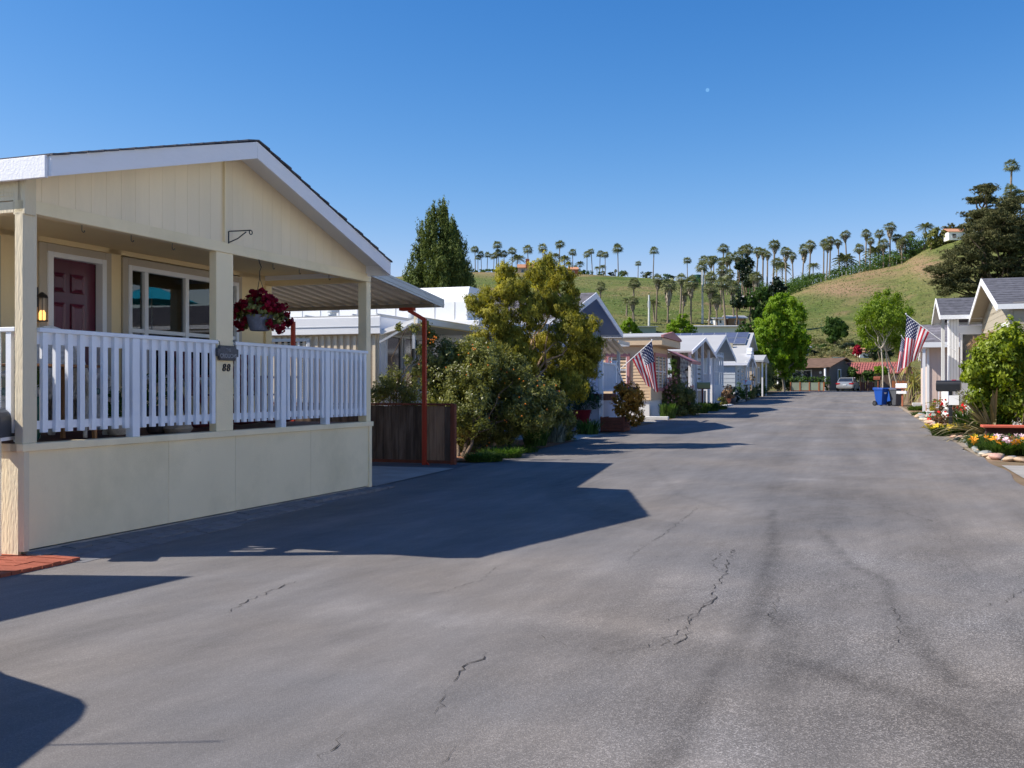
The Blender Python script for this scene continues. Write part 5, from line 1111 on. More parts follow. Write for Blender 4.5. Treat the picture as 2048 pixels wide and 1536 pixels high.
# ------------------------------------------------ kerbs, stones, low edging
kb = thing('white_kerb', 40.2, -7.0, 'white painted kerb at the foot of the cream home', 'kerb'); MB().box(-1.5, .1, -.1, .12, -.02, .13).build('kerb_block', WALLST, kb, bevel=.02)
kb = thing('white_kerb', 58.5, -7.0, 'pale stone edging before the white low wall', 'kerb')
for k in range(9): MB().box(-.12, .12, k * .55 - .0, k * .55 + .5, -.02, .1 + .02 * (k % 2)).build('stone', WALLST, kb, bevel=.03)
kb = thing('concrete_slab', 70.2, -7.4, 'raised concrete step by the second porch mailbox', 'step'); MB().box(-.8, .45, -.6, 1.2, -.05, .14).build('slab', CONC, kb, bevel=.03)
def stones(name, pts, label, seed, smin=.09, smax=.2, spread=.14):
    r = empty(name, (pts[0][0], pts[0][1], 0), 0, label, 'stones'); rnd = random.Random(seed); ms = []
    for m_ in STONEM:
        for q in range(2):
            rr = random.Random(seed + q); prof = [(.01, -.5), (.6, -.42), (.95, -.1), (1, .1), (.7, .42), (.2, .55), (.01, .56)]
            mb = MB().lathe(prof, 9); mb.v = [(x * rr.uniform(.88, 1.12), y * rr.uniform(.88, 1.12), z * rr.uniform(.9, 1.1)) for x, y, z in mb.v]; me = mb.mesh('stone', m_); me.polygons.foreach_set('use_smooth', [True] * len(me.polygons)); ms.append(me)
    for a, b in zip(pts, pts[1:]):
        L = math.dist(a, b); n = max(1, int(L / (smin * 1.15)))
        for i in range(n):
            f = i / n; sc = rnd.uniform(smin, smax) * .62; x = lerp(a[0], b[0], f) + rnd.gauss(0, spread * .5); y = lerp(a[1], b[1], f) + rnd.gauss(0, spread)
            link('stone', rnd.choice(ms), r, (x - pts[0][0], y - pts[0][1], gz(st(x, y)[0]) + sc * .28), (rnd.uniform(-.3, .3), rnd.uniform(-.3, .3), rnd.uniform(0, 6)), (sc * rnd.uniform(.95, 1.45), sc, sc * rnd.uniform(.7, .95)))
    return r
stones('stone_border', [xy(25.6, 2.72), xy(24.2, 2.68), xy(22.9, 2.66), xy(22.0, 2.9), xy(21.4, 3.3), xy(21.0, 4.2), xy(20.8, 5.4)], 'large rounded river stones edging the front of the flower bed', 3, .13, .24, .07)
stones('stone_border', [xy(30.0, 2.6), xy(29.0, 2.7), xy(28.0, 2.8), xy(27.2, 2.95), xy(28.5, 3.1), xy(29.6, 3.0), xy(27.6, 2.8), xy(29., 2.85)], 'smaller cobbles heaped between the yellow flowers and the flat stone', 5, .12, .22, .12)
stones('stone_border', [xy(36.5, 2.7), xy(40, 2.75), xy(47, 2.85)], 'scattered pale stones along the right kerb before the white porch', 9, .16, .26, .18)
fs_ = thing('flat_stone', 26.6, 2.78, 'flat grey stepping stone between the cobbles', 'stone'); MB().box(-.18, .22, -.42, .4, -.03, .06).build('slab', STONEM[2], fs_, bevel=.03)
for (s, t, lb) in ((42.6, 2.9, 'grey green utility box with a white base beside the road'), (54.0, 3.7, 'taller pale grey utility pedestal near the peach home')):
    ub = thing('utility_box', s, t, lb, 'utility box'); MB().box(-.16, .16, -.14, .14, .05, .62 if s > 50 else .3).build('cabinet', mat('utility_green', (.42, .48, .42), .6, .06, 2), ub, bevel=.02); MB().box(-.24, .24, -.2, .2, -.02, .06).build('base', WALLST, ub); MB().box(-.18, .18, -.16, .16, .62 if s > 50 else .3, .66 if s > 50 else .34).build('lid', WALLST, ub, bevel=.01)
rp = thing('planter_bench', 27.0, 3.5, 'red topped planter board among the flowers on the right', 'planter'); MB().box(-.5, 2.0, -.05, .5, .42, .48).build('top', mat('coral_paint', (.55, .12, .07), .6, .1, 2), rp, bevel=.01); MB().box(-.4, 1.9, .12, .42, .0, .42).build('box', mat('shade_dark_box', (.05, .02, .015), .8, .2, 3), rp)  # shade below the top board is put into the box's near-black colour
# ------------------------------------------------ vegetation, left row
G = lambda px, py, r, Y=24.4, dy=1.: PB(px, py, Y, r, dy)
rj = random.Random(4)
gold = [(962, 605, 30), (990, 645, 34), (1012, 548, 22), (1032, 578, 28), (1008, 590, 24), (1073, 548, 26), (1095, 527, 19), (1122, 558, 26), (1100, 600, 34), (1058, 625, 38), (1128, 622, 32), (972, 690, 34), (1022, 690, 38), (1138, 665, 32), (1170, 655, 28), (1172, 700, 30), (1132, 725, 38), (1080, 700, 38), (1182, 738, 20), (1150, 775, 26), (935, 715, 28), (1060, 755, 40), (1140, 590, 18)]
tree('golden_tree', 'tall golden green feathery tree in front of the blue house', 'tree', gp(982, 893) + (.08,), [G(a, b, r * 1.04, 24.4 + rj.uniform(-.8, .8)) for a, b, r in gold + [(1185, 690, 22), (1195, 715, 14), (1040, 720, 34), (1110, 755, 28)]], 115000, .09, .02, L_GOLD, BARKO, 11, .085, sub=22, sr=.42, core=.76, up=.9, limbs=22)
gs = [(885, 720, 36), (905, 765, 46), (955, 745, 44), (872, 800, 30), (930, 820, 52), (1000, 790, 50), (955, 860, 34), (908, 875, 34), (1055, 815, 46), (1010, 855, 34), (945, 695, 20), (860, 675, 14), (880, 850, 30), (985, 725, 34), (850, 745, 16), (1090, 790, 30), (1030, 740, 30)]
tree('berry_shrub', 'large dark glossy shrub with orange berries by the plank fence', 'shrub', gp(925, 915) + (.03,), [G(a, b, r * 1.15, 22.6 + rj.uniform(-.7, .7)) for a, b, r in gs], 72000, .068, .034, L_SHRUB, BARK, 12, .045, sub=30, sr=.42, core=.78, limbs=14, stems=3)
sp_ = thing('berry_sprays', 19.6, -9.4, 'loose leafy shrub behind the plank fence under the trailer window', 'shrub')
g_ = np.random.default_rng(8); bl_ = [G(785, 770, 30, 20.6), (G(755, 790, 20, 20.6)), G(820, 790, 28, 20.4), G(835, 745, 12, 20.3), G(845, 700, 12, 20.3), G(800, 655, 9, 20.3), G(828, 660, 10, 20.3), G(850, 650, 10, 20.3), G(815, 720, 9, 20.3)]
p, nr, lc = clump(bl_, 6500, g_, sub=18, sr=.5); leaf_mesh('crown', p, nr, lc, .055, .026, g_, L_SHRUB, 0, sp_, origin=sp_.location); sp_.rotation_euler = (0, 0, 0)
mb = MB(); rnd = random.Random(2)
for b in bl_: q = Vector(b[:3]) - sp_.location; limb(mb, (q.x * .2, q.y * .2, 0), q, .02, .006, rnd, .2, 5, 5)
mb.build('stem', BARK, sp_)
for nm, col, cnt, bb, lbl in (('orange_berries', mat('berry_orange', (.7, .2, .02), .4, .1, 3), 70, gs, 'berries'),):
    mb = MB(); rnd = random.Random(5)
    for i in range(cnt):
        a, b, r = rnd.choice(bb); c = at(a + rnd.uniform(-r, r), b + rnd.uniform(-r, r), 22.0 + rnd.uniform(-.5, .3)); mb.lathe([(.004, -.018), (.018, 0), (.004, .018)], 6, c)
    ob = mb.build('berries', col, None); ob.parent = [o for o in bpy.data.objects if o.name.startswith('berry_shrub')][0]; ob.matrix_parent_inverse = Matrix.Translation(-ob.parent.location); ob['kind'] = 'stuff'
tree('dark_shrub', 'dark leafy shrub in shade right of the golden tree', 'shrub', gp(1110, 885) + (.06,), [G(a, b, r, 26.5 + rj.uniform(-.5, .5)) for a, b, r in ((1070, 865, 30), (1105, 835, 34), (1120, 868, 28), (1105, 790, 28), (1075, 820, 32), (1132, 840, 20), (1060, 780, 26))], 26000, .075, .035, L_SHRUB, BARK, 13, .04, sr=.42, sub=24, limbs=5, stems=2)
def tuft(name, s, t, label, lm, n=160, h=.4, r=.35, seed=1, w=.018, cat='plant', droop=.5, kind=None, flowers=None, fn_=12, fm=None, dz=0, fs=.05):
    q = thing(name, s, t, label, cat, None, dz); rnd = random.Random(seed); vs = []; fs_l = []; lc = []
    for i in range(n):
        a = rnd.uniform(0, 6.283); rr = r * math.sqrt(rnd.random()); bx_, by_ = rr * math.cos(a) * .6, rr * math.sin(a) * .6; L = h * rnd.uniform(.5, 1.15); a2 = a + rnd.uniform(-.6, .6); tilt = rnd.uniform(.1, 1.) * droop; b0 = len(vs)
        wx, wy = -math.sin(a2) * w, math.cos(a2) * w
        for f, ww in ((0, .8), (.5, 1.), (.85, .6), (1., .05)):
            d = tilt * L * f * f * 1.4; z = L * f * (1 - .35 * tilt * f); vs += [(bx_ + math.cos(a2) * d - wx * ww, by_ + math.sin(a2) * d - wy * ww, z), (bx_ + math.cos(a2) * d + wx * ww, by_ + math.sin(a2) * d + wy * ww, z)]
        for j in range(3): fs_l.append((b0 + 2 * j, b0 + 2 * j + 1, b0 + 2 * j + 3, b0 + 2 * j + 2)); lc.append(rnd.random())
    me = bpy.data.meshes.new('blades'); me.from_pydata(vs, [], fs_l); me.materials.append(lm); at_ = me.attributes.new('lc', 'FLOAT', 'FACE'); at_.data.foreach_set('value', lc); link('blades', me, q)
    if fm is not None:
        pet = MB()
        for k in range(6): a = k * 1.047; pet.add([(0, 0, 0), (.6 * math.cos(a - .4), .6 * math.sin(a - .4), .3), (1. * math.cos(a), 1. * math.sin(a), .35), (.6 * math.cos(a + .4), .6 * math.sin(a + .4), .3)], [(0, 1, 2, 3)])
        fme = pet.mesh('flower', fm)
        for k in range(fn_):
            a = rnd.uniform(0, 6.283); rr = r * math.sqrt(rnd.random()); link('flower', fme, q, (rr * math.cos(a), rr * math.sin(a), h * rnd.uniform(.55, .95)), (rnd.uniform(-.9, .9), rnd.uniform(-.9, .9), rnd.uniform(0, 6)), (fs * rnd.uniform(.7, 1.2),) * 3)
    return q
tuft('grass_clump', 19.0, -6.95, 'low green ground cover at the foot of the plank fence', L_GRASS, 700, .2, .6, 3, .012, droop=1.); tuft('grass_clump', 20.1, -6.95, 'grassy weeds below the berry shrub', L_GRASS, 700, .22, .7, 4, .012, droop=1.)
tuft('strap_plant', 23.6, -7.3, 'strappy green plant right of the golden tree trunk', L_MID, 260, .5, .45, 5, .018); tuft('strap_plant', 25.0, -7.2, 'grey green strappy plant in the shade of the dark shrub', L_SILV, 220, .5, .4, 6, .016); tuft('grass_clump', 21.6, -7.0, 'sparse green weeds in the leaf litter by the trunk', L_GRASS, 300, .18, .6, 7, .012, droop=1.); tuft('poppy_plant', 29.0, -7.35, 'small green plant with a red flower beside the white driveway', L_MID, 260, .45, .5, 8, .02, fm=REDPL, fn_=3)
strip('leaf_litter_bed', -8.6, -6.87, 18.7, 25.8, MULCH, .015, 1.)
tree('bamboo_shrub', 'thin leaved dark green plant in a red pot on a stool', 'potted plant', gp(1160, 862) + (.16,), [PB(a, b, 31.0, r) for a, b, r in ((1160, 790, 22), (1150, 760, 18), (1172, 775, 16), (1165, 740, 14), (1185, 800, 16), (1140, 805, 14), (1160, 820, 16), (1175, 720, 8))], 3200, .14, .018, leafmat('feathery_foliage', (.01, .04, .018), (.04, .11, .045), .2), BARK, 15, .02, sr=.5, limbs=8, up=-.4)
pt_ = empty('red_pot', at(1160, 856, 30.9) , 0, 'large maroon pot on a wooden stool by the blue house', 'pot'); MB().lathe([(.22, .15), (.26, .2), (.33, .5), (.36, .55), (.3, .55)], 20).build('bowl', mat('maroon_glaze', (.16, .012, .02), .35, .1, 3), pt_, smooth=True); MB().box(-.3, .3, -.25, .25, .08, .14).box(-.27, -.2, -.2, .2, -.05, .08).box(.2, .27, -.2, .2, -.05, .08).build('stool', WOODL, pt_)
pb_ = thing('wooden_planter', 30.9, -6.95, 'redwood planter box holding a bronze leaved bush', 'planter')
for k in range(4):
    MB().box(-.36, .36, -.52, -.49, .02 + k * .11, .12 + k * .11).build('board', REDWOOD, pb_, bevel=.004); MB().box(.33, .36, -.49, .5, .02 + k * .11, .12 + k * .11).build('board', REDWOOD, pb_, bevel=.004); MB().box(-.36, -.33, -.49, .5, .02 + k * .11, .12 + k * .11).build('board', REDWOOD, pb_)
MB().box(-.32, .32, -.48, .5, .05, .40).build('soil', MULCH, pb_)
for a in (-.36, .32): MB().box(a, a + .05, -.535, -.49, 0, .47).build('corner_post', REDWOOD, pb_)
tree('bronze_bush', 'bronze and orange leaved bush growing in the redwood planter', 'shrub', Wp(30.9, -6.95, .35), [PB(a, b, 31.2, r) for a, b, r in ((1240, 790, 20), (1264, 792, 22), (1252, 778, 15), (1274, 808, 16), (1262, 825, 14), (1240, 815, 16), (1280, 832, 12), (1268, 840, 12))], 8000, .07, .04, L_AUT, BARKO, 16, .04, sr=.4, limbs=8)
tree('rose_bush', 'broad pink flowering rose bush in front of the cream home', 'shrub', Wp(45, -7.6), [PB(a, b, 45, r) for a, b, r in ((1325, 795, 22), (1350, 785, 24), (1340, 810, 26), (1372, 800, 22), (1308, 815, 18), (1335, 825, 20), (1362, 822, 20), (1318, 828, 16), (1385, 815, 16), (1380, 790, 12))], 30000, .08, .05, L_SHRUB, BARK, 17, .05, sr=.45, limbs=6, stems=3)
rbz = bpy.data.objects['rose_bush']; g_ = np.random.default_rng(9); p, nr, lc = clump([PB(a, b, 44.8, r) for a, b, r in ((1340, 782, 26), (1365, 790, 22), (1325, 800, 20))], 420, g_, core=1.05); leaf_mesh('blossoms', p, nr, lc, .09, .08, g_, L_PINK, 0, rbz, origin=rbz.location)
tuft('grass_clump', 41.8, -7.2, 'blue green weeds behind the white kerb', L_MID, 300, .6, .5, 21, .03, droop=.3); tuft('grass_clump', 48.4, -7.0, 'tall green grass around the lamp post base', L_GRASS, 900, .5, .9, 22, .02, droop=.6); tuft('grass_clump', 51.5, -6.95, 'green grass below the olive mailbox', L_GRASS, 900, .45, 1., 23, .02, droop=.6); tuft('grass_clump', 54.5, -7.0, 'short grass strip beyond the olive mailbox', L_GRASS, 700, .25, 1.2, 24, .02, droop=.8)
tree('hedge_shrub', 'clipped dark shrub beside the pink awning', 'shrub', Wp(47.2, -8.4), [PB(1346, 745, 47.5, 12), PB(1347, 725, 47.5, 10), PB(1350, 765, 47.5, 12)], 3500, .06, .03, L_MID, BARK, 25, .04, limbs=2)
potplant(Wp(63.5, -7.35), 'orange tinted grass in a terracotta pot by the sun porch', TERRA, L_DRY, .4, .3, 26, .45, 900, leaf=.14)
potplant(Wp(64.8, -7.2), 'grey tub planter with sparse shrub next to the terracotta pot', BING, L_MID, .55, .35, 27, .3, 500, leaf=.1)
for i, (s, t, sc, lb) in enumerate(((66.5, -7.4, .7, 'dark green upright plant between the tubs and the slab'), (76, -7.6, .8, 'green shrub behind the white mailbox'), (79.5, -7.4, .75, 'bushy low shrub beyond the white mailbox'), (84, -7.5, .6, 'small shrub before the tan home'), (87.5, -7.3, .7, 'low pale shrub at the foot of the tan home'), (61, -7.3, .35, 'small red potted bloom on the low wall edge'))):
    w = Wp(s, t); tree('garden_shrub', lb, 'shrub', w, [(w.x, w.y, w.z + sc * .8, sc * .7, sc * .7, sc * .8), (w.x + .3 * sc, w.y, w.z + sc * .5, sc * .6, sc * .6, sc * .5)], 1300, .11, .06, (L_DARK, L_MID, L_SHRUB)[i % 3], BARK, 30 + i, .03, limbs=2)
tree('bare_rose', 'spindly reddish rose standing before the tan home', 'shrub', Wp(80, -7.1), [PB(a, b, 78.5, r) for a, b, r in ((1505, 755, 6), (1500, 765, 6), (1495, 758, 5), (1498, 775, 5))], 260, .12, .07, L_AUT, BARK, 37, .03, sr=.6, limbs=4)
w = Wp(98, -7.6); bl_ = []
for k in range(7): q = Wp(92.5 + k * 1.6, -8.2); bl_.append((q.x, q.y, q.z + 1.9, 1.0, 1.0, 1.0)); bl_.append((q.x, q.y, q.z + .9, 1.1, 1.1, .9)); bl_.append((q.x + .3, q.y, q.z + 2.6, .8, .8, .6))
tree('tall_hedge', 'tall dark clipped hedge leading to the bright green tree', 'hedge', Wp(97, -8.2), bl_, 22000, .13, .07, L_SHRUB, BARK, 40, .05, sub=14, limbs=3)
bt = [(1560, 610, 20), (1578, 640, 26), (1545, 640, 24), (1595, 625, 20), (1530, 670, 20), (1565, 670, 28), (1598, 668, 22), (1518, 645, 9), (1520, 700, 18), (1550, 705, 28), (1585, 705, 28), (1605, 695, 14), (1560, 595, 9), (1572, 592, 7), (1540, 615, 9), (1585, 603, 9), (1612, 680, 10), (1570, 735, 20), (1600, 725, 14), (1540, 730, 16), (1513, 680, 10)]
tree('bright_green_tree', 'bright spring green tree in full leaf at the far left kerb', 'tree', Wp(107.5, -6.6), [PB(a, b, 102 + rj.uniform(-1.5, 1.5), r) for a, b, r in bt], 60000, .20, .13, L_BRIGHT, BARKL, 41, .14, sub=28, sr=.42, core=.78, up=.6, limbs=18)
for i, (a, b, r, Y) in enumerate(((1560, 760, 24, 108), (1590, 765, 22, 112), (1535, 750, 18, 108))):
    c = at(a, b, Y); R = r / F * Y; tree('understorey_shrub', 'dark shrub mass under the bright green tree, %s' % ('left of the trunk', 'right of the trunk', 'against the tall hedge')[i], 'shrub', (c.x, c.y, c.z - R), [(c.x, c.y, c.z, R * 1.2, R, R)], 3500, .16, .09, L_DARK, BARK, 50 + i, .05, limbs=1)
# ------------------------------------------------ end of the street
gh = thing('grey_house', 119.0, -3.2, 'dark grey house with brown roof closing the end of the street', 'house', rot=rad(-26))
MB().box(-3.6, 1.9, -2, 4.4, 0, 2.6).prism([(-2.0, 2.6), (4.4, 2.6), (1.2, 3.5)], 'x', -3.6, 1.9).build('wall', GREYH, gh)
for sg, (ya, yb) in (((-1), (-2.5, 1.2)), ((1), (4.9, 1.2))): MB().add([(-4.1, ya, 2.5), (2.3, ya, 2.5), (2.3, yb, 3.55), (-4.1, yb, 3.55), (-4.1, ya, 2.6), (2.3, ya, 2.6), (2.3, yb, 3.68), (-4.1, yb, 3.68)], [(0, 3, 2, 1), (4, 5, 6, 7), (0, 1, 5, 4), (1, 2, 6, 5), (2, 3, 7, 6), (3, 0, 4, 7)]).build('roof_slope', BROWNR, gh)
MB().box(-4.0, 2.2, -3.3, -2.5, 2.5, 2.58).build('porch_roof', BROWNR, gh)
win(gh, 'y', -2, -2.4, -1.45, 1.2, 2.2, -1, WHITE, .1, ()); win(gh, 'y', -2, -1.2, -.25, 1.2, 2.2, -1, WHITE, .1, ()); win(gh, 'x', 1.9, 0.0, .6, 1.1, 2.3, 1, WHITE, .08, ())
for x in (-3.8, 1.9): MB().box(x, x + .16, -3.2, -3.04, 0, 2.5).build('porch_post', WHITE, gh)
MB().lathe([(.16, 0), (.16, .04)], 14).build('clock', WHITE, gh, loc=(.9, -2.05, 2.0)).rotation_euler = (rad(90), 0, 0)
pf = thing('planter_fence', 110.6, -6.2, 'row of green panels between redwood posts below a clipped hedge', 'fence'); PG = mat('sage_panel', (.28, .32, .24), .6, .15, 1)
for k, x in enumerate((0, .95, 1.9, 2.85, 3.35)): MB().box(x, x + .13, -.06, .06, 0, .95).build('post', mat('orange_stain', (.38, .13, .05), .7, .15, 2), pf)
for x, w_ in ((.13, .82), (1.08, .82), (2.03, .82), (2.98, .37)): MB().box(x, x + w_, -.02, .02, .08, .9).build('panel', PG, pf)
MB().box(0, 3.48, -.05, .05, .0, .07).build('sill', REDWOOD, pf)
bl_ = [(Wp(111.2, -6.4 + k * .55).x, Wp(111.2, -6.4 + k * .55).y, 2.2, .5, .5, .6) for k in range(8)]
tree('clipped_hedge', 'square green hedge behind the green panel fence', 'hedge', Wp(111.4, -4.6), bl_ + [(b[0], b[1], 1.7, .5, .5, .5) for b in bl_], 9000, .13, .08, L_MID, BARK, 60, .04, limbs=2)
# car builder
def car(loc, rz, label, paint, sc=(1, 1, 1), group=None, plate=True):
    r = empty('parked_car', loc, rz, label, 'car', group)   # y forward, x right, rear at y=0
    N = [(-.02, .52, .30, .62, .0), (.04, .80, .26, .92, .0), (.35, .87, .22, 1.0, .0), (1.0, .90, .2, .99, 0), (1.6, .91, .2, .96, 0), (3.0, .91, .2, .95, 0), (3.7, .89, .2, .92, 0), (4.3, .83, .24, .82, 0), (4.65, .66, .3, .68, 0)]
    vs = []; n = 10
    for (y, w, z0, z1, _) in N:
        for (fx, fz) in ((-.78, 0), (-.98, .12), (-1, .45), (-.97, .78), (-.86, 1), (.86, 1), (.97, .78), (1, .45), (.98, .12), (.78, 0)): vs.append((fx * w, y, z0 + (z1 - z0) * fz))
    fs = [tuple(range(n))] + [(i * n + k, i * n + (k + 1) % n, (i + 1) * n + (k + 1) % n, (i + 1) * n + k) for i in range(len(N) - 1) for k in range(n)] + [tuple((len(N) - 1) * n + k for k in range(n - 1, -1, -1))]
    MB().add(vs, fs).build('body', paint, r, smooth=True)
    sec = [(.45, .74, .99), (1.15, .62, 1.38), (1.9, .63, 1.44), (2.5, .61, 1.40), (3.35, .72, .96)]
    vs = []
    for y, w, z in sec: vs += [(-w - (.0 if z < 1.1 else .14), y, .95), (-w, y, z), (w, y, z), (w + (.0 if z < 1.1 else .14), y, .95)]
    MB().add(vs, [(0, 1, 2, 3)] + [(i * 4 + k, i * 4 + k + 1, i * 4 + k + 5, i * 4 + k + 4) for i in range(4) for k in range(3)] + [(16, 17, 18, 19)]).build('window_glass', DGLASS, r, smooth=False)
    rv = []
    for y, w, z in ((1.08, .60, 1.385), (1.9, .63, 1.455), (2.55, .60, 1.41)): rv += [(-w, y, z), (w, y, z), (w + .03, y, z - .05), (-w - .03, y, z - .05)]
    MB().add(rv, [(0, 1, 2, 3), (0, 4, 5, 1), (1, 5, 6, 2), (3, 2, 6, 7), (0, 3, 7, 4), (4, 8, 9, 5), (5, 9, 10, 6), (7, 6, 10, 11), (4, 7, 11, 8), (8, 11, 10, 9)]).build('roof', paint, r)
    for x in (-1, 1):
        MB().bar((x * .76, .5, .98), (x * .63, 1.15, 1.38), .06).bar((x * .63, 2.5, 1.4), (x * .76, 3.3, .97), .06).bar((x * .74, 1.9, .97), (x * .64, 1.9, 1.42), .07).build('pillar', paint, r)
        MB().box(x * .45, x * .84, -.01, .1, .70, .84).box(x * .78, x * .885, .06, .3, .72, .84).build('tail_light', TAIL, r, bevel=.01)
        MB().box(x * .45, x * .7, 4.5, 4.64, .55, .68).build('headlight', GLASS, r)
        MB().box(x * .9, x * 1.03, 2.75, 2.85, .98, 1.1).build('mirror', paint, r, bevel=.01)
        for y in (.85, 3.75):
            wl = MB().tube([(x * .70, y, .32), (x * .915, y, .32)], .32, 22).build('wheel', RUBBER, r); MB().tube([(x * .72, y, .32), (x * .925, y, .32)], .2, 12).build('rim', SILVER, wl)
    MB().box(-.82, .82, -.06, .1, .34, .56).build('bumper', paint, r, bevel=.03)
    if plate: MB().box(-.17, .17, -.075, -.05, .60, .70).build('number_plate', WHITE, r)
    r.scale = sc; return r
car(Wp(110.8, -.75), -ST - rad(9), 'silver sedan parked nose in before the dark grey house', CARP)
cg_ = at(1706, 722, 135); car((cg_.x, cg_.y, cg_.z - .9), rad(60), 'dark green car parked up the slope behind the tiled roof', CARG)
rt = thing('tiled_carport', 117.5, .6, 'low carport with a red tiled roof beside the grey house', 'carport')
MB().add([(0, 0, 1.95), (5.6, 0, 1.95), (5.0, 1.9, 3.1), (-1.2, 1.9, 3.1), (0, 0, 1.85), (5.6, 0, 1.85), (5.0, 1.9, 3.0), (-1.2, 1.9, 3.0)], [(0, 1, 2, 3), (4, 7, 6, 5), (0, 4, 5, 1), (1, 5, 6, 2), (2, 6, 7, 3), (3, 7, 4, 0)]).build('roof', TILE, rt)
tm = MB()
for i in range(22):
    for j in range(5): f = j / 5; x = lerp(0 + i * .255, -1.2 + i * .285, f) + .1; tm.add([(x - .08, f * 1.9, 1.97 + f * 1.15), (x, f * 1.9, 2.05 + f * 1.15), (x + .08, f * 1.9, 1.97 + f * 1.15), (x + .08 - .04, (f + .2) * 1.9, 1.96 + (f + .2) * 1.15), (x - .04, (f + .2) * 1.9, 2.03 + (f + .2) * 1.15), (x - .08 - .04, (f + .2) * 1.9, 1.96 + (f + .2) * 1.15)], [(0, 1, 4, 5), (1, 2, 3, 4), (0, 2, 1)])
tm.build('roof_tiles', TILE, rt, kind='stuff'); MB().box(-1.3, 5.2, 1.85, 2.0, 3.0, 3.2).build('ridge_board', OTILE, rt)
for k in range(26): MB().box(.0 + k * .2, .18 + k * .2, 1.0, 1.04, 0, 1.9).build('plank', GREYH, rt)
fe = thing('brown_fence', 113.0, 3.1, 'dark brown plank fence beyond the second trees on the right', 'fence')
for k in range(22): MB().box(k * .2, k * .2 + .185, 0, .03, 0, 1.65).build('plank', WOOD, fe)
fe = thing('low_fence', 108.8, .75, 'short redwood picket gate right of the silver car', 'fence')
for k in range(6): MB().box(.1 + k * .22, .28 + k * .22, 0, .03, .05, .95 - (k % 2) * .04).build('picket', REDWOOD, fe)
MB().box(0, .1, -.05, .06, 0, 1.1).build('post', mat('orange_stain', (.4, .13, .05)), fe)
fe = thing('low_fence', 100.5, 3.4, 'orange toned picket fence behind the blue bins', 'fence')
for k in range(9): MB().box(.1 + k * .22, .28 + k * .22, 0, .03, .05, 1.15 - (k % 2) * .05).build('picket', mat('orange_stain', (.4, .13, .05)), fe)
for i, (px, py, rp, Y, lm, lb) in enumerate(((1737, 752, 11, 106, L_MID, 'clipped round shrub beside the brown mailbox'), (1762, 742, 12, 108, L_BRIGHT, 'small bright tree behind the brown mailbox'), (1707, 745, 12, 112, L_MID, 'bright leafy climber on the side of the grey house'), (1700, 760, 9, 112, L_DARK, 'dark shrub against the grey house wall'),
        (1745, 705, 16, 128, L_DARK, 'dark rounded tree above the red tiled roof'), (1768, 700, 18, 126, L_DARK, 'dark tree behind the pale trunks'), (1718, 688, 7, 132, L_MID, 'olive bush near the crimson bougainvillea'), (1582, 690, 14, 125, L_SILV, 'greyish shrub behind the bright tree'), (1757, 690, 12, 118, L_SILV, 'silvery shrub among the pale trunks'), (1775, 668, 14, 130, L_MID, 'mid green tree high behind the pale trunks'))):
    c = at(px, py, Y); R = rp / F * Y; zb = min(terr(c.x, c.y), c.z - R); tree('garden_tree', lb, 'tree', (c.x, c.y, zb), [(c.x, c.y, c.z, R * 1.15, R, R), (c.x + R * .6, c.y, c.z - R * .3, R * .7, R * .7, R * .7), (c.x - R * .5, c.y, c.z + R * .35, R * .6, R * .6, R * .6)], 3600, .17, .1, lm, BARK, 70 + i, .08, limbs=3)
c = at(1712, 702, 130); tree('bougainvillea', 'deep crimson bougainvillea mound above the tiled roof', 'shrub', (c.x, c.y, terr(c.x, c.y)), [(c.x, c.y, c.z, .62, .6, .75), (c.x + .3, c.y, c.z + .1, .5, .5, .62)], 3000, .12, .1, L_BOUG, BARK, 90, .05, limbs=1)
def hut(px0, px1, ytop, ybase, Y, label, wallm, roofm, rise=.25, name='distant_house', cat='house', depth=6., windows=2, yaw=0.):
    Y = min(Y if Y > 290 else 400, hit((px0 + px1) / 2, ybase).y); a, b = at(px0, ybase, Y), at(px1, ybase, Y); w = b.x - a.x; zt = at(px0, ytop, Y).z; zb = min(a.z, terr((a.x + b.x) / 2, Y)); h = zt - zb
    r = empty(name, ((a.x + b.x) / 2, Y, zb), yaw, label, cat); he = h - (zt - a.z) * rise
    MB().box(-w / 2, w / 2, 0, depth, 0, he).build('wall', wallm, r)
    MB().prism([(-.35, he - .06), (depth / 2, h), (depth + .35, he - .06), (depth + .35, he + .08), (depth / 2, h + .12), (-.35, he + .08)], 'x', -w / 2 - .35, w / 2 + .35).build('roof', roofm, r)
    for k in range(windows): xx = lerp(-w / 2, w / 2, (k + .5) / windows); hh_ = (zt - a.z); win(r, 'y', 0, xx - w * .1, xx + w * .1, he - hh_ * .5, he - hh_ * .15, -1, WHITE, .05)
    return r
hut(1375, 1482, 650, 672, 132, 'long low cream building with a flat white roof below the palms', mat('pale_stucco', (.72, .67, .57), .8, .05, 1), WROOF, .15, windows=0)
hut(1262, 1312, 652, 668, 130, 'low grey green building at the foot of the left hill', mat('sage_wall', (.3, .33, .27), .8, .05, 1), WROOF, .1, windows=0)
hut(1456, 1492, 630, 652, 150, 'small orange walled hut with white roof among the palms', mat('orange_wall', (.5, .26, .13), .8, .1, 1), WROOF, .3, windows=1)
hut(1430, 1452, 634, 652, 150, 'pale trailer left of the orange hut', WHITEW, WROOF, .2, windows=1)
hut(1486, 1515, 590, 607, 175, 'grey roofed shed beside the dark trees above the huts', CONC, CONC, .3, windows=0)
hut(1720, 1738, 695, 716, 131, 'tiny white house with an orange roof behind the crimson mound', WHITEW, OTILE, .45, windows=1)
hut(1592, 1618, 690, 712, 122, 'white trailer corner seen through the bright tree', WHITEW, WROOF, .2, windows=1)
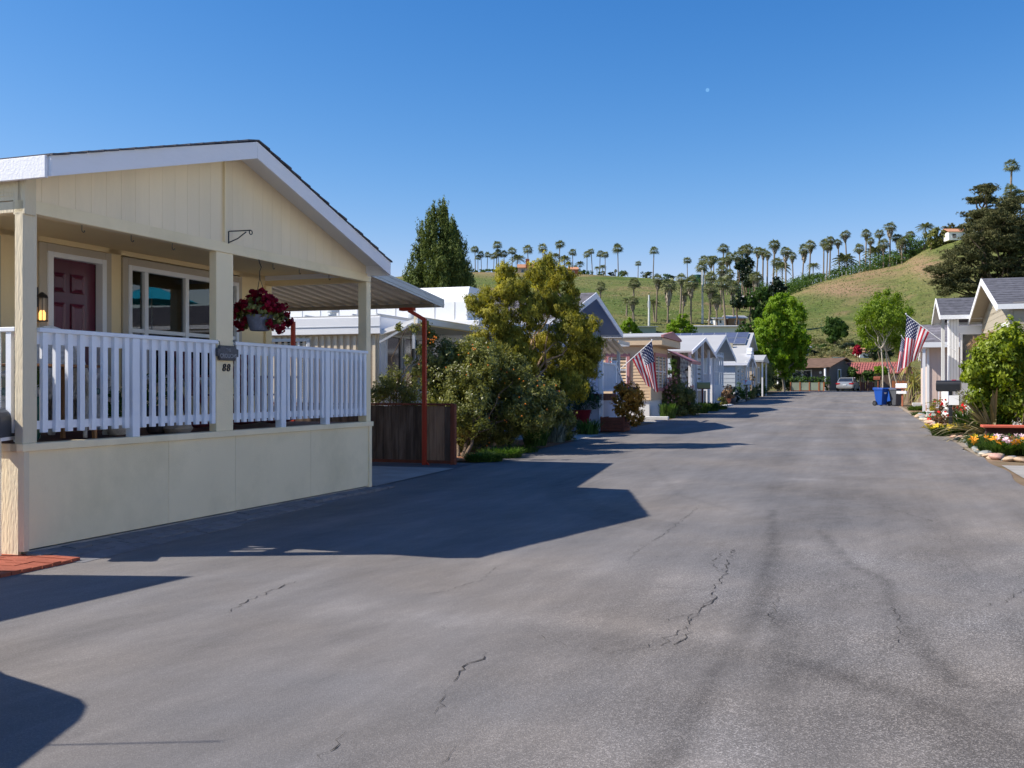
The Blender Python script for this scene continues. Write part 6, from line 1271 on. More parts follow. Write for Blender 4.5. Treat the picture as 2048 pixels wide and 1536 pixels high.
hut(1785, 1812, 514, 524, 322, 'little cream cottage under the right ridge palms', mat('cottage', (.55, .42, .3), .8), OTILE, .4, windows=1)
hut(1898, 1940, 455, 480, 300, 'white house with red roof edge high behind the cypress', WHITEW, OTILE, .35, windows=2)
hut(1950, 1975, 450, 470, 305, 'second pale house on the right ridge beside the cypress', WHITEW, WHITEW, .3, windows=1)
hut(1036, 1078, 526, 545, 502, 'terracotta roofed villa on the left ridge behind palms', mat('villa_wall', (.45, .34, .25), .8), OTILE, .5, depth=12, windows=2)
hut(1078, 1108, 533, 546, 506, 'lower wing of the villa with an orange tiled roof', mat('villa_wall', (.45, .34, .25), .8), OTILE, .5, depth=12, windows=2)
hut(1138, 1156, 533, 548, 500, 'small brick outbuilding right of the villa', TERRA, OTILE, .4, windows=1)
vc = empty('villa_chimney', at(1055, 527, 500), 0, 'square brick chimney above the ridge villa', 'chimney'); MB().box(-.9, .9, -.9, .9, -2, 2.2).build('stack', TERRA, vc)
wt = empty('water_tank', hit(1395, 560) , 0, 'dark green water tank on the saddle of the hill', 'tank'); MB().lathe([(2.2, 0), (2.2, 3.3), (.5, 3.6)], 20).build('tank_body', mat('tank_green', (.03, .10, .07), .6), wt)
# ------------------------------------------------ background trees
def cone_tree(name, label, base, h, r, n, lm, seed, ln, wd, tip=1, cat='tree', top_skew=.0):
    rnd = random.Random(seed); bl = []
    for k in range(60):
        f = (k + .5) / 60; z = h * (.04 + .93 * f); rr = r * min(1, (1 - f) ** .5 * 1.3)
        for q in range(7): a = rnd.uniform(0, 6.283); d = rr * rnd.uniform(.45, 1.); bl.append((base[0] + d * math.cos(a), base[1] + d * math.sin(a), base[2] + z + rnd.uniform(-.2, .2), max(.16, rr * .17), max(.16, rr * .17), h * .055 * rnd.uniform(.7, 1.4)))
    return tree(name, label, cat, base, bl, n, ln, wd, lm, BARK, seed, .25, sub=12, sr=.45, up=1.2, limbs=5, spread=.0)
cb = at(882, 776, 62); cone_tree('conifer', 'tall bushy conical conifer rising behind the white trailer', (cb.x - .15, 62, .5), 12.15, 2.55, 115000, L_CON, 101, .20, .06)
for b, (px, py, h, r, lb) in enumerate(((898, 776, 11.4, 1.8, 'twin conifer top just right of the main conical conifer'),)):
    q = at(px + 5, 776, 64); cone_tree('conifer', lb, (q.x, 64, .5), h, r, 50000, L_CON, 102, .2, .06)
c = at(1772, 770, 86); bb = [(1740, 625, 16), (1760, 612, 16), (1785, 610, 18), (1800, 635, 18), (1770, 640, 20), (1745, 660, 18), (1722, 640, 9), (1790, 670, 18), (1765, 680, 18), (1738, 685, 12), (1812, 655, 14), (1755, 592, 8), (1775, 585, 7), (1795, 592, 7), (1815, 625, 10), (1725, 665, 9), (1800, 690, 12)]
for k, (px, lb) in enumerate(((1768, 'pale trunked birch like tree, left stem beyond the bins'), (1783, 'pale trunked birch like tree, middle stem beyond the bins'), (1800, 'pale trunked birch like tree, right stem beyond the bins'))):
    q = at(px, 775, 86 + k * 1.2); tree('birch_tree', lb, 'tree', (q.x, q.y, .75), [PB(a, b, 86 + k * 1.2 + rj.uniform(-1, 1), r * .98) for i, (a, b, r) in enumerate(bb) if i % 3 == k or (i + 1) % 5 == k], 6000, .17, .12, L_BIRCH, BARKL, 110 + k, .065, sub=20, sr=.75, up=.3, limbs=8, spread=.8)
c = hit(1668, 697); tree('hill_tree', 'lone round green tree at the foot of the grassy slope', 'tree', c, [PB(a, b, c.y, r) for a, b, r in ((1668, 655, 14), (1680, 648, 12), (1657, 660, 11), (1683, 665, 11), (1665, 676, 12), (1690, 655, 6), (1660, 643, 8))], 14000, .28, .18, L_MID, BARK, 120, .25, sr=.45, sub=20, limbs=5)
for i, (px, py, rx, Y) in enumerate(((1635, 697, 20, 150), (1655, 702, 18, 148), (1700, 694, 22, 150), (1735, 690, 18, 150), (1690, 706, 22, 146), (1625, 708, 16, 146), (1720, 706, 16, 144))):
    c = at(px, py, Y); R = rx / F * Y; tree('bank_shrub', 'scrubby bush on the bank at the hill foot, %s from the left' % ('second', 'third', 'fifth', 'last', 'fourth', 'first', 'sixth')[i], 'shrub', (c.x, c.y, min(c.z - R * .6, terr(c.x, c.y))), [(c.x, c.y, c.z, R, R * .8, R * .5), (c.x + R * .5, c.y, c.z - R * .15, R * .7, R * .6, R * .45)], 3200, .22, .12, (L_MID, L_SHRUB, L_DARK)[i % 3], BARK, 130 + i, .05, limbs=1)
for i, (px, py, r, lb) in enumerate(((1362, 655, 26, 'bright lime green tree behind the cream home roof'), (1258, 650, 14, 'bright green tree right of the blue gable'), (1275, 668, 10, 'small lime bush beside the grey green building'))):
    Y = 118; tree('lime_tree', lb, 'tree', (at(px, py, Y).x, Y, 1.4), [PB(px + dx, py + dy, Y, r * s_) for dx, dy, s_ in ((0, 0, .8), (-.6 * r, .2 * r, .55), (.6 * r, .15 * r, .55), (.1 * r, -.6 * r, .5), (-.3 * r, -.35 * r, .5), (.4 * r, .6 * r, .5), (-.4 * r, .7 * r, .5))], 8000 if i == 0 else 4500, .22, .13, L_BRIGHT, BARKL, 140 + i, .12, sub=16, limbs=7, up=.5)
c = at(1500, 655, 120); tree('garden_tree', 'rounded mid green tree left of the bright tree', 'tree', (c.x, c.y, 1.4), [PB(1490, 658, 120, 14), PB(1505, 655, 120, 14), PB(1480, 664, 120, 9), PB(1517, 662, 120, 9)], 5000, .2, .12, L_MID, BARK, 150, .15, limbs=3)
dk = [(1492, 520, 13), (1488, 545, 16), (1500, 560, 14), (1478, 530, 10), (1545, 590, 22), (1530, 610, 22), (1555, 570, 16), (1520, 585, 14), (1540, 630, 18), (1515, 625, 16), (1475, 600, 16), (1500, 600, 14)]
for i, (a, b, r) in enumerate(dk):
    Y = 250 - i * 3 if i < 4 else 185; c = at(a, b, Y); R = r / F * Y; tree('saddle_tree', 'dark tree among the valley palms, number %s from the ridge down' % ('one', 'two', 'three', 'four', 'five', 'six', 'seven', 'eight', 'nine', 'ten', 'eleven', 'twelve')[i], 'tree', (c.x, c.y, min(terr(c.x, c.y), c.z - R)), [(c.x, c.y, c.z, R * .8, R * .8, R), (c.x + R * .5, c.y, c.z - R * .4, R * .7, R * .7, R * .7), (c.x - R * .4, c.y, c.z - R * .5, R * .6, R * .6, R * .6)], 3600, .38, .2, (L_DARK, L_MID)[i % 2] if i > 3 else L_DARK, BARK, 160 + i, .2, limbs=2)
# ridge scrub: a low continuous band of bushes nobody could count
rg = np.random.default_rng(77); bls = []
for px in list(range(1480, 1860, 5)) + list(range(1395, 1560, 12)):
    for q in range(2):
        pp = px + rg.uniform(-4, 4); pos = hit(pp, interp(SKY, pp) + rg.uniform(-2, 9 if px < 1600 else 3)); sz = rg.uniform(1.1, 3.3) * (1.3 if px < 1640 or px > 1740 else .9); bls.append((pos.x, pos.y, pos.z + sz * .5, sz * 1.3, sz, sz * rg.uniform(.6, 1.1)))
p, nr, lc = clump(bls, 42000, rg, sub=10); o = leaf_mesh('ridge_scrub', p, nr, lc, .5, .26, rg, L_MID); tag(o, 'band of scrubby bushes under the palms along the right ridge line', 'scrub', None, 'stuff')
bls = []
for px in range(1600, 1870, 4):
    for yy in (712, 704, 695, 688):
        pos = hit(px + rg.uniform(-2, 2), yy + rg.uniform(-4, 4)); sz = rg.uniform(.35, 1.0); bls.append((pos.x, pos.y, pos.z + sz * .4, sz * 1.4, sz, sz * .8))
p, nr, lc = clump(bls, 30000, rg, sub=8); o = leaf_mesh('bank_scrub', p, nr, lc, .22, .12, rg, leafmat('bank_foliage', (.07, .09, .025), (.36, .33, .15), .3)); tag(o, 'rough scrub covering the bank at the foot of the grassy hill', 'scrub', None, 'stuff')
bls = []
for px in list(range(945, 1180, 9)):
    pos = hit(px, interp(SKY, px)); sz = rg.uniform(.8, 2.2); bls.append((pos.x, pos.y - 1, pos.z + sz * .4, sz * 1.5, sz, sz * .8))
p, nr, lc = clump(bls, 9000, rg, sub=10); o = leaf_mesh('ridge_scrub', p, nr, lc, .6, .35, rg, L_MID); tag(o, 'low bushes along the left ridge around the villa', 'scrub', None, 'stuff')
for i, (px, rr_) in enumerate(((1203, 1.6), (1223, 1.4), (1245, 2.), (1293, 2.2), (1335, 2.), (1342, 1.5), (1155, 3.2))):
    pos = hit(px, interp(SKY, px)); tree('ridge_bush', 'small round bush on the left skyline, %s along' % ('first', 'second', 'third', 'fourth', 'fifth', 'sixth', 'wide dark one by the outbuilding')[i], 'shrub', pos, [(pos.x, pos.y, pos.z + rr_ * .6, rr_ * 1.3, rr_, rr_ * .8)], 500, .6, .35, (L_MID, L_DARK)[i % 2], BARK, 180 + i, .1, limbs=1)
n_ = 15000; pxs_ = rg.uniform(930, 1960, n_); ds_ = rg.uniform(165, 420, n_); P_ = []; 
for a, d in zip(pxs_, ds_):
    if d < interp(RDIST, a) - 3: x_ = (a - 1024) / F * d; P_.append((x_, d, terr(x_, d) + .03))
P_ = np.array(P_); N_ = rg.normal(size=P_.shape) * .5 + np.array([0, -.5, 1.1]); N_ /= np.linalg.norm(N_, axis=1, keepdims=True)
o = leaf_mesh('hill_tufts', P_, N_, rg.uniform(0, 1, len(P_)), .62, .3, rg, leafmat('tuft_grass', (.075, .11, .03), (.22, .215, .075), .2), .0); tag(o, 'scattered grass tufts and small scrub dotting the hillside', 'grass', None, 'stuff')
# monterey cypresses: dark horizontal plates
def cypress(label, cx, Y, masses, n, seed, trunk_px=None):
    rng = np.random.default_rng(seed); rnd = random.Random(seed); bl = []
    for (px, py, rx, ry) in masses:
        for k in range(max(6, int(rx * ry / 40))):
            a = rnd.uniform(0, 6.283); d = math.sqrt(rnd.random()); x = px + rx * d * math.cos(a); y = py + ry * d * math.sin(a); c = at(x, y, Y + rnd.uniform(-4, 4)); q = rnd.uniform(6, 15) / F * Y; bl.append((c.x, c.y, c.z, q * 1.5, q * 1.2, q * .42))
    b = at(cx, 776, Y); base = (b.x, Y, terr(b.x, Y)); return tree('cypress', label, 'tree', base, bl, n, .5, .11, L_CYP, BARK, seed, .5, sub=9, sr=.42, up=.5, limbs=26, spread=.5)
cypress('broad dark cypress behind the white home at the right edge', 2010, 150, [(1990, 470, 60, 60), (2040, 450, 60, 60), (1960, 540, 70, 40), (2030, 540, 70, 50), (1920, 560, 45, 22), (1900, 535, 35, 12), (1930, 515, 40, 18), (2080, 500, 60, 80), (2000, 600, 80, 30), (1900, 580, 35, 12), (1880, 540, 22, 8), (1955, 490, 35, 25)], 90000, 201)
cypress('pointed spiky cypress top on the right skyline', 1968, 158, [(1968, 392, 6, 18), (1966, 420, 20, 14), (1968, 445, 34, 16), (1985, 430, 14, 12), (2010, 415, 12, 10), (1950, 425, 12, 6), (1998, 440, 20, 12), (1955, 400, 7, 5), (1982, 402, 8, 5), (1975, 378, 3, 8)], 16000, 202)
for i, (px, py, r) in enumerate(((1880, 470, 16), (1905, 462, 16), (1860, 480, 14), (1930, 465, 18))):
    Y = 300; c = at(px, py, Y); R = r / F * Y; tree('ridge_tree', 'rounded brownish tree on the right ridge, %s from the left' % ('second', 'third', 'first', 'fourth')[i], 'tree', (c.x, c.y, terr(c.x, c.y)), [(c.x, c.y, c.z, R * 1.2, R, R), (c.x + R * .7, c.y, c.z - R * .5, R, R, R * .8)], 4500, .5, .28, (L_SHRUB, L_CYP)[i % 2], BARK, 210 + i, .2, limbs=3)
# ------------------------------------------------ palms
def palm_meshes(seed, kind):
    rnd = random.Random(seed); vs = []; fs = []; lc = []
    nf = rnd.randint(26, 36) if kind == 'fan' else 34
    for i in range(nf):
        a = i * 2.399 + rnd.uniform(-.2, .2); el = lerp(1.35, -.75, (i / nf) ** .8) if kind == 'fan' else lerp(1.2, -.5, i / nf)
        d = Vector((math.cos(a) * math.cos(el), math.sin(a) * math.cos(el), math.sin(el))); side = Vector((-math.sin(a), math.cos(a), 0)); up = side.cross(d) * -1
        if kind == 'fan':
            L = rnd.uniform(.8, 1.25); c = d * L * .5; n = 9
            for k in range(n):
                t = lerp(-1.5, 1.5, k / (n - 1)); dd = d * math.cos(t) + side * math.sin(t); q = c + dd * L * .56; q.z -= .13 * L * (1 + abs(t)); e = side * math.cos(t) - d * math.sin(t); m2 = c + dd * L * .3
                b0 = len(vs); vs += [tuple(c), tuple(m2 + e * .055), tuple(q), tuple(m2 - e * .055)]; fs.append((b0, b0 + 1, b0 + 2, b0 + 3)); lc.append(rnd.random() * (.35 + .65 * (el > -.3)))
            b0 = len(vs); vs += [tuple(side * .012), tuple(side * -.012), tuple(c - side * .012), tuple(c + side * .012)]; fs.append((b0, b0 + 1, b0 + 2, b0 + 3)); lc.append(.6)
        else:
            L = 1.25 * rnd.uniform(.85, 1.1); prev = None
            for k in range(9):
                f = k / 8; p_ = d * L * f; p_.z -= .55 * L * f * f; w = .17 * math.sin(math.pi * min(1, .12 + f * .88)) + .01
                for sg in (-1, 1):
                    b0 = len(vs); q = p_ + side * sg * w * 1.2 - Vector((0, 0, w * .8)) + d * w * .5
                    vs += [tuple(p_), tuple(p_ + d * L / 10), tuple(q + d * L / 20), tuple(q)]; fs.append((b0, b0 + 1, b0 + 2, b0 + 3)); lc.append(rnd.random())
    me = bpy.data.meshes.new('crown'); me.from_pydata(vs, [], fs); me.materials.append(L_PALM); x = me.attributes.new('lc', 'FLOAT', 'FACE'); x.data.foreach_set('value', lc)
    sv = []; sf = []; sc_ = []
    for i in range(150):
        a = rnd.uniform(0, 6.283); z = -rnd.uniform(0, 1); r = .42 * (1 - (-z) ** 2.2) * rnd.uniform(.6, 1.1) + .13; L = rnd.uniform(.25, .4); b0 = len(sv); w = .07; x_, y_ = r * math.cos(a), r * math.sin(a); sx, sy = -math.sin(a) * w, math.cos(a) * w
        sv += [(x_ * .8 - sx * .3, y_ * .8 - sy * .3, z + L * .5), (x_ * .8 + sx * .3, y_ * .8 + sy * .3, z + L * .5), (x_ + sx, y_ + sy, z - L * .5), (x_ - sx, y_ - sy, z - L * .55)]; sf.append((b0, b0 + 1, b0 + 2, b0 + 3)); sc_.append(rnd.random())
    sk = bpy.data.meshes.new('dead_frond_skirt'); sk.from_pydata(sv, [], sf); sk.materials.append(L_SKIRT); x = sk.attributes.new('lc', 'FLOAT', 'FACE'); x.data.foreach_set('value', sc_)
    return me, sk
PM = {'fan': [palm_meshes(i, 'fan') for i in range(9)], 'feather': [palm_meshes(20 + i, 'feather') for i in range(3)]}
PB_ = mat('palm_bark', (.24, .19, .145), .95, .25, 3, .8, 10, .1, stretch=(1, 1, 4)); TRK = [MB().tube([(0, 0, -.03), (.004 * i, 0, .3), (-.004 * i, .003, .7), (0, 0, 1)], [1.25, 1, .95, .85], 8) for i in range(3)]
# trunk profile uses unit radius; scaled per palm
TRKM = []
for i in range(3):
    m_ = MB(); n = 8; prof = [(1.35, -.03), (1.05, .06), (.95, .5), (.9, 1.0)]; m_.lathe(prof, n); TRKM.append(m_.mesh('trunk', PB_))
ORD = 'first second third fourth fifth sixth seventh eighth ninth tenth eleventh twelfth thirteenth fourteenth fifteenth sixteenth seventeenth eighteenth nineteenth twentieth'.split()
def ordw(i): return ORD[i] if i < 20 else ('twenty ' + ORD[i - 20] if i < 39 else ('fortieth' if i == 39 else ('forty ' + ORD[i - 40]) if i < 50 else 'fifty ' + ORD[i - 50]))
# px, top, base, crown half width px, skirt length in crown radii (0 none), kind
RIDGE_L = [(950.6, 492, 541, 8, 0, 'fan'), (955.7, 510, 541, 6, 0, 'fan'), (963, 503, 540, 7, 0, 'fan'), (974, 504, 541, 7, 0, 'fan'), (987, 506, 540, 7, .4, 'fan'), (992.5, 482, 540, 9, 0, 'fan'), (998, 499, 540, 8, .5, 'fan'), (1009, 502, 541, 7, 0, 'fan'), (1025, 495, 541, 9, 0, 'fan'), (1034, 506, 541, 12, 0, 'feather'), (1057, 491, 544, 9, 0, 'fan'), (1087, 488, 544, 9, .4, 'fan'), (1117.7, 482, 545, 8, .6, 'fan'), (1129, 508, 545, 10, 0, 'feather'), (1112, 504, 545, 8, 0, 'feather'), (1146, 498, 547, 8, 0, 'fan'), (1138, 521, 547, 7, 0, 'feather'), (1160, 519, 547, 8, 0, 'feather'), (1174, 502, 548.7, 7, 0, 'fan'), (1185, 497, 549, 7, 0, 'fan'), (1199, 502, 549, 7, 0, 'fan'), (1210.6, 503, 549, 7, 0, 'fan'), (1236.6, 489, 552, 9.5, 0, 'fan'), (1276, 522, 553, 6, 0, 'fan'), (1306, 495, 556, 8, 0, 'fan'), (1375, 514, 562, 8, 0, 'fan'), (1206, 528, 551, 6, 0, 'feather'), (1194, 531, 551, 5, 0, 'feather'), (1231, 539, 551, 3, 0, 'fan'), (1250, 541, 553, 6, 0, 'feather'), (1294, 541, 555, 8, 0, 'feather')]
VALLEY = [(1199, 565, 640, 10, .8, 'fan'), (1266, 556, 640, 12, .7, 'fan'), (1268, 592, 648, 11, 1.5, 'fan'), (1253, 594, 632, 9, 0, 'feather'), (1312, 549, 645, 11, 1.6, 'fan'), (1309, 595, 643, 12, 0, 'feather'), (1335.5, 557, 646, 15, 2.2, 'fan'), (1360, 546, 640, 12, 1.0, 'fan'), (1364.6, 572, 638, 12, 2.0, 'fan'), (1382, 553, 648, 14, 1.9, 'fan'), (1405, 524, 620, 11, .6, 'fan'), (1418, 566, 650, 13, 1.6, 'fan'), (1421, 544, 630, 12, .8, 'fan'), (1434, 590, 652, 11, 1.6, 'fan'), (1441, 530, 620, 12, 1.6, 'fan'), (1452, 553, 667, 17, .5, 'fan'), (1468, 561, 650, 14, 1.0, 'fan'), (1463, 540, 600, 10, 1.2, 'fan'), (1508, 544, 630, 12, 3.2, 'fan'), (1500, 519, 590, 12, 1.4, 'fan'), (1424, 512, 585, 10, 1.2, 'fan'), (1411, 512, 580, 8, .5, 'fan'), (1427, 510, 580, 9, .8, 'fan'), (1441, 514, 585, 10, 1.2, 'fan'), (1446, 488, 575, 10, .6, 'fan'), (1454, 512, 590, 10, 1.0, 'fan'), (1463, 506, 585, 10, 1.2, 'fan'), (1476, 503, 585, 11, 1.3, 'fan'), (1484, 492, 580, 9, .6, 'fan'), (1492, 490, 580, 10, 1., 'fan'), (1511, 493, 585, 10, 1.2, 'fan'), (1525, 498, 588, 8, 1.6, 'fan'), (1534, 502, 590, 8, 1.2, 'fan'), (1545, 479, 588, 11, 1.4, 'fan'), (1552, 515, 590, 10, 1.0, 'fan'), (1565, 520, 590, 14, 0, 'feather'), (1484, 520, 600, 10, 1.3, 'fan')]
RIDGE_R = [(1572, 493, 592, 11, 1.6, 'fan'), (1587, 504, 575, 8, 1.6, 'fan'), (1604, 490, 574, 11, 1.9, 'fan'), (1618, 480, 569, 10, 1.4, 'fan'), (1625, 522, 568, 10, 0, 'feather'), (1647, 479, 561, 8, 1.3, 'fan'), (1653, 487, 561, 8, 1.2, 'fan'), (1659, 472, 559, 9, 1.9, 'fan'), (1680, 477, 552, 8, 1.3, 'fan'), (1695, 461, 548, 9, 1.4, 'fan'), (1690, 500, 549, 21, 0, 'feather'), (1731, 459, 542, 9, 1.3, 'fan'), (1721, 488, 544, 10, .8, 'fan'), (1750, 486, 538, 19, 0, 'feather'), (1756, 460, 537, 9, .8, 'fan'), (1767, 480, 536, 10, 1.2, 'fan'), (1780, 444, 533, 11, 1.8, 'fan'), (1795, 468, 529, 9, 1.2, 'fan'), (1804, 477, 528, 8, 1.4, 'fan'), (1821, 461, 515, 9, 1.8, 'fan'), (1811, 472, 522, 9, .6, 'fan'), (1851, 440, 497, 14, 0, 'feather'), (1802, 485, 528, 7, 1.4, 'fan'), (1740, 475, 541, 8, 1., 'fan')]
RIDGE_R2 = [(2019, 320, 450, 13, .5, 'fan'), (2018, 371, 450, 13, .6, 'fan'), (2041, 379, 445, 14, .8, 'fan')]
def plant_palms(lst, zone, group, fixY=None):
    for i, (px, top, base, cw, skl, kind) in enumerate(sorted(lst)):
        pos = hit(px, base) if fixY is None else Vector((at(px, base, fixY).x, fixY, terr(at(px, base, fixY).x, fixY)))
        rc = cw / F * pos.y * 1.22; ztop = at(px, top, pos.y).z; H = max(1.5, ztop - pos.z - rc * .75); rnd = random.Random(int(px * 10))
        lab = '%s palm %s, %s from left' % (('slim fan' if skl < .3 else 'skirted fan') if kind == 'fan' else 'feather', zone, ordw(i))
        r = empty('%s_palm' % kind, pos, rnd.uniform(0, 6.28), lab, 'palm tree', group)
        me, sk = rnd.choice(PM[kind]); lean = (rnd.uniform(-.06, .06), rnd.uniform(-.06, .06))
        tr = max(.18, min(.36, H * .019)); link('trunk', rnd.choice(TRKM), r, (0, 0, 0), (lean[0], lean[1], 0), (tr, tr, H))
        tx, ty = H * math.sin(lean[1]), -H * math.sin(lean[0]); link('crown', me, r, (tx, ty, H), (rnd.uniform(-.12, .12), rnd.uniform(-.12, .12), 0), (rc * rnd.uniform(.88, 1.12), rc * rnd.uniform(.88, 1.12), rc * rnd.uniform(.8, 1.1)))
        if skl > 0: link('dead_frond_skirt', sk, r, (tx, ty, H - rc * .1), (0, 0, 0), (rc * .95, rc * .95, rc * skl * .85))
plant_palms(RIDGE_L, 'on the left skyline ridge', 'palms on the left ridge'); plant_palms(VALLEY, 'in the middle valley cluster', 'palms in the valley cluster'); plant_palms(RIDGE_R, 'along the right ridge line', 'palms on the right ridge'); plant_palms(RIDGE_R2, 'above the cypress at the right edge', 'palms above the cypress', 300)
# utility poles and wires
for px, t_, b_2, lb in ((1298, 590, 652, 'tall grey utility pole on the left slope'), (1405, 540, 648, 'thin utility pole among the valley palms')):
    pos = hit(px, b_2); r = empty('utility_pole', pos, 0, lb, 'utility pole'); H = at(px, t_, pos.y).z - pos.z; MB().tube([(0, 0, 0), (0, 0, H)], [.22, .16], 8).box(-.25, .25, -.1, .1, H - 2.4, H - 1.2).build('pole', WALLST, r)
fn2 = empty('ridge_fence', hit(1822, 521), 0, 'weathered fence climbing the right ridge below the trees', 'fence')
for k in range(26):
    px = 1822 + k * 2.2; pos = hit(px, interp(SKY, px) + 1.5); MB().box(-.16, .16, -.03, .03, -.3, 1.7).build('plank', WOOD, fn2, loc=tuple(pos - fn2.location))
fn3 = empty('wire_fence', hit(1620, 575), 0, 'thin post and wire fence along the right ridge', 'fence')
for k in range(26):
    px = 1600 + k * 8.4; pos = hit(px, interp(SKY, px) + 2); MB().box(-.07, .07, -.07, .07, -.2, 1.5).build('post', WALLST, fn3, loc=tuple(pos - fn3.location))
# moon: faint daytime disc high on the right
mo, mn, mb_ = _new('moon_surface'); mb_.inputs['Base Color'].default_value = (0, 0, 0, 1); mb_.inputs['Specular IOR Level'].default_value = 0; mb_.inputs['Emission Color'].default_value = (.105, .26, .50, 1); mb_.inputs['Emission Strength'].default_value = 1.
mp_ = at(1415, 180, 3000); mo_ = empty('moon', mp_, 0, 'faint daytime moon in the upper right sky', 'moon'); MB().lathe([(5.5 * math.sin(a), -5.5 * math.cos(a)) for a in np.linspace(.02, math.pi - .02, 9)], 16).build('disc', mo, mo_, smooth=True)
# ------------------------------------------------ right garden
def blade_plant(name, s, t, label, n, L, w, seed, lm, el=(.15, 1.3), az=(0, 6.283), dz=0, cat='plant', droop=.25, part='leaf'):
    q = thing(name, s, t, label, cat, None, dz, ST); rnd = random.Random(seed)
    for i in range(n):
        a = rnd.uniform(*az); e = rnd.uniform(*el); l = L * rnd.uniform(.6, 1.1); vs = []; sd = Vector((-math.sin(a), math.cos(a), 0)); d = Vector((math.cos(a) * math.cos(e), math.sin(a) * math.cos(e), math.sin(e))); up = d.cross(sd)
        for k in range(7):
            f = k / 6; p_ = d * l * f; p_.z -= droop * l * f * f * f * math.cos(e) * 2; ww = w * (.5 + 1.2 * f if f < .4 else 1. * (1 - f) ** .55 * 1.3) ; ww = max(.004, ww)
            vs += [tuple(p_ - sd * ww / 2), tuple(p_ - up * ww * .12), tuple(p_ + sd * ww / 2)]
        fs = []
        for k in range(6): b0 = k * 3; fs += [(b0, b0 + 1, b0 + 4, b0 + 3), (b0 + 1, b0 + 2, b0 + 5, b0 + 4)]
        me = bpy.data.meshes.new(part); me.from_pydata(vs, [], fs); me.materials.append(lm); x = me.attributes.new('lc', 'FLOAT', 'FACE'); c = rnd.random(); x.data.foreach_set('value', [c] * len(fs)); link(part, me, q)
    return q
L_FLAX = leafmat('flax_leaves', (.075, .07, .03), (.33, .27, .15), .15, .5, .3)
blade_plant('flax_plant', 28.8, 3.45, 'big striped flax with stiff bronze blades beside the leafy bush', 80, 1.75, .095, 5, L_FLAX, (.05, 1.2), (rad(105), rad(250)), .1, droop=.18)
for i, (s, t, z, n, lb) in enumerate(((66, 3.5, 1.25, 70, 'lower strap leaved dracaena head behind the white mailbox'), (67.2, 4.3, 1.7, 60, 'upper right dracaena head behind the white mailbox'), (65.2, 4.1, .7, 60, 'low spreading dracaena head near the ground'), (68, 3.4, 2.3, 40, 'tallest dracaena head below the flag'))):
    q = blade_plant('dracaena_plant', s, t, lb, n, 1.3, .07, 30 + i, L_DRAC, (-.5, 1.35), (0, 6.283), z, droop=.4); MB().tube([(0, 0, -z), (0, 0, 0)], .12, 8).build('trunk', BARK, q)
cit = [(1990, 700, 30), (2025, 690, 34), (2050, 720, 36), (1975, 740, 26), (2010, 745, 34), (2045, 780, 36), (1985, 785, 26), (2020, 805, 28), (2055, 815, 30), (1955, 795, 18), (1968, 825, 18), (1995, 840, 20), (1948, 765, 14), (1945, 745, 14), (1935, 730, 9), (1965, 715, 18), (1992, 815, 18), (2010, 680, 20), (2080, 740, 40), (2090, 800, 40), (1930, 755, 8)]
tree('leafy_bush', 'large glossy yellow green bush at the right edge of the garden', 'shrub', Wp(28.4, 4.6), [PB(a, b, 27.0 + rj.uniform(-.6, .6), r * 1.1) for a, b, r in cit], 34000, .13, .062, L_CITRUS, BARK, 300, .02, sub=26, sr=.55, core=.72, up=-.3, limbs=9, stems=3)
tree('dry_vine', 'dry tangled vine against the white porch wall', 'vine', Wp(30, 5.1), [PB(a, b, 31.5, r) for a, b, r in ((1965, 685, 14), (1980, 675, 12), (1950, 695, 10), (2000, 685, 10))], 2600, .11, .012, L_DRY, BARK, 301, .02, sr=.6, limbs=4)
PETY = mat('yellow_petal', (.75, .55, .03), .6, .08, 3); PETO = mat('orange_petal', (.8, .30, .01), .6, .08, 3); PETP = mat('pale_pink_petal', (.75, .5, .55), .6, .08, 3); PETR = mat('scarlet_petal', (.7, .01, .02), .6, .08, 3)
tuft('yellow_daisies', 31.0, 2.5, 'clump of yellow daisies spilling onto the road edge', L_GRASS, 900, .32, .6, 41, .014, 'flowers', .9, fm=PETY, fn_=55, fs=.085)
tuft('iris_leaves', 31.4, 3.1, 'bright green iris blades around the black mailbox post', L_MID, 260, .75, .6, 42, .026, 'plant', .5, fm=PETY, fn_=4, fs=.05); tuft('iris_leaves', 29.6, 3.5, 'green grassy blades below the striped flax', L_GRASS, 320, .7, .7, 43, .022, 'plant', .5)
w = Wp(35.5, 2.95); rr_ = tree('red_rose', 'dark leaved rose bush with scarlet blooms before the white column', 'shrub', w, [(w.x, w.y, w.z + .45, .5, .45, .42), (w.x - .2, w.y - .2, w.z + .3, .4, .4, .3)], 3000, .06, .035, leafmat('purplish_leaves', (.05, .035, .02), (.20, .12, .06), .25), BARK, 305, .02, limbs=3)
g_ = np.random.default_rng(12); q_, n_, l_ = clump([(w.x, w.y, w.z + .55, .5, .45, .42)], 70, g_, core=1.1); leaf_mesh('blossoms', q_, n_, l_, .10, .09, g_, leafmat('scarlet_petals', (.55, .01, .01), (.85, .03, .03), .2), 0, rr_, origin=rr_.location)
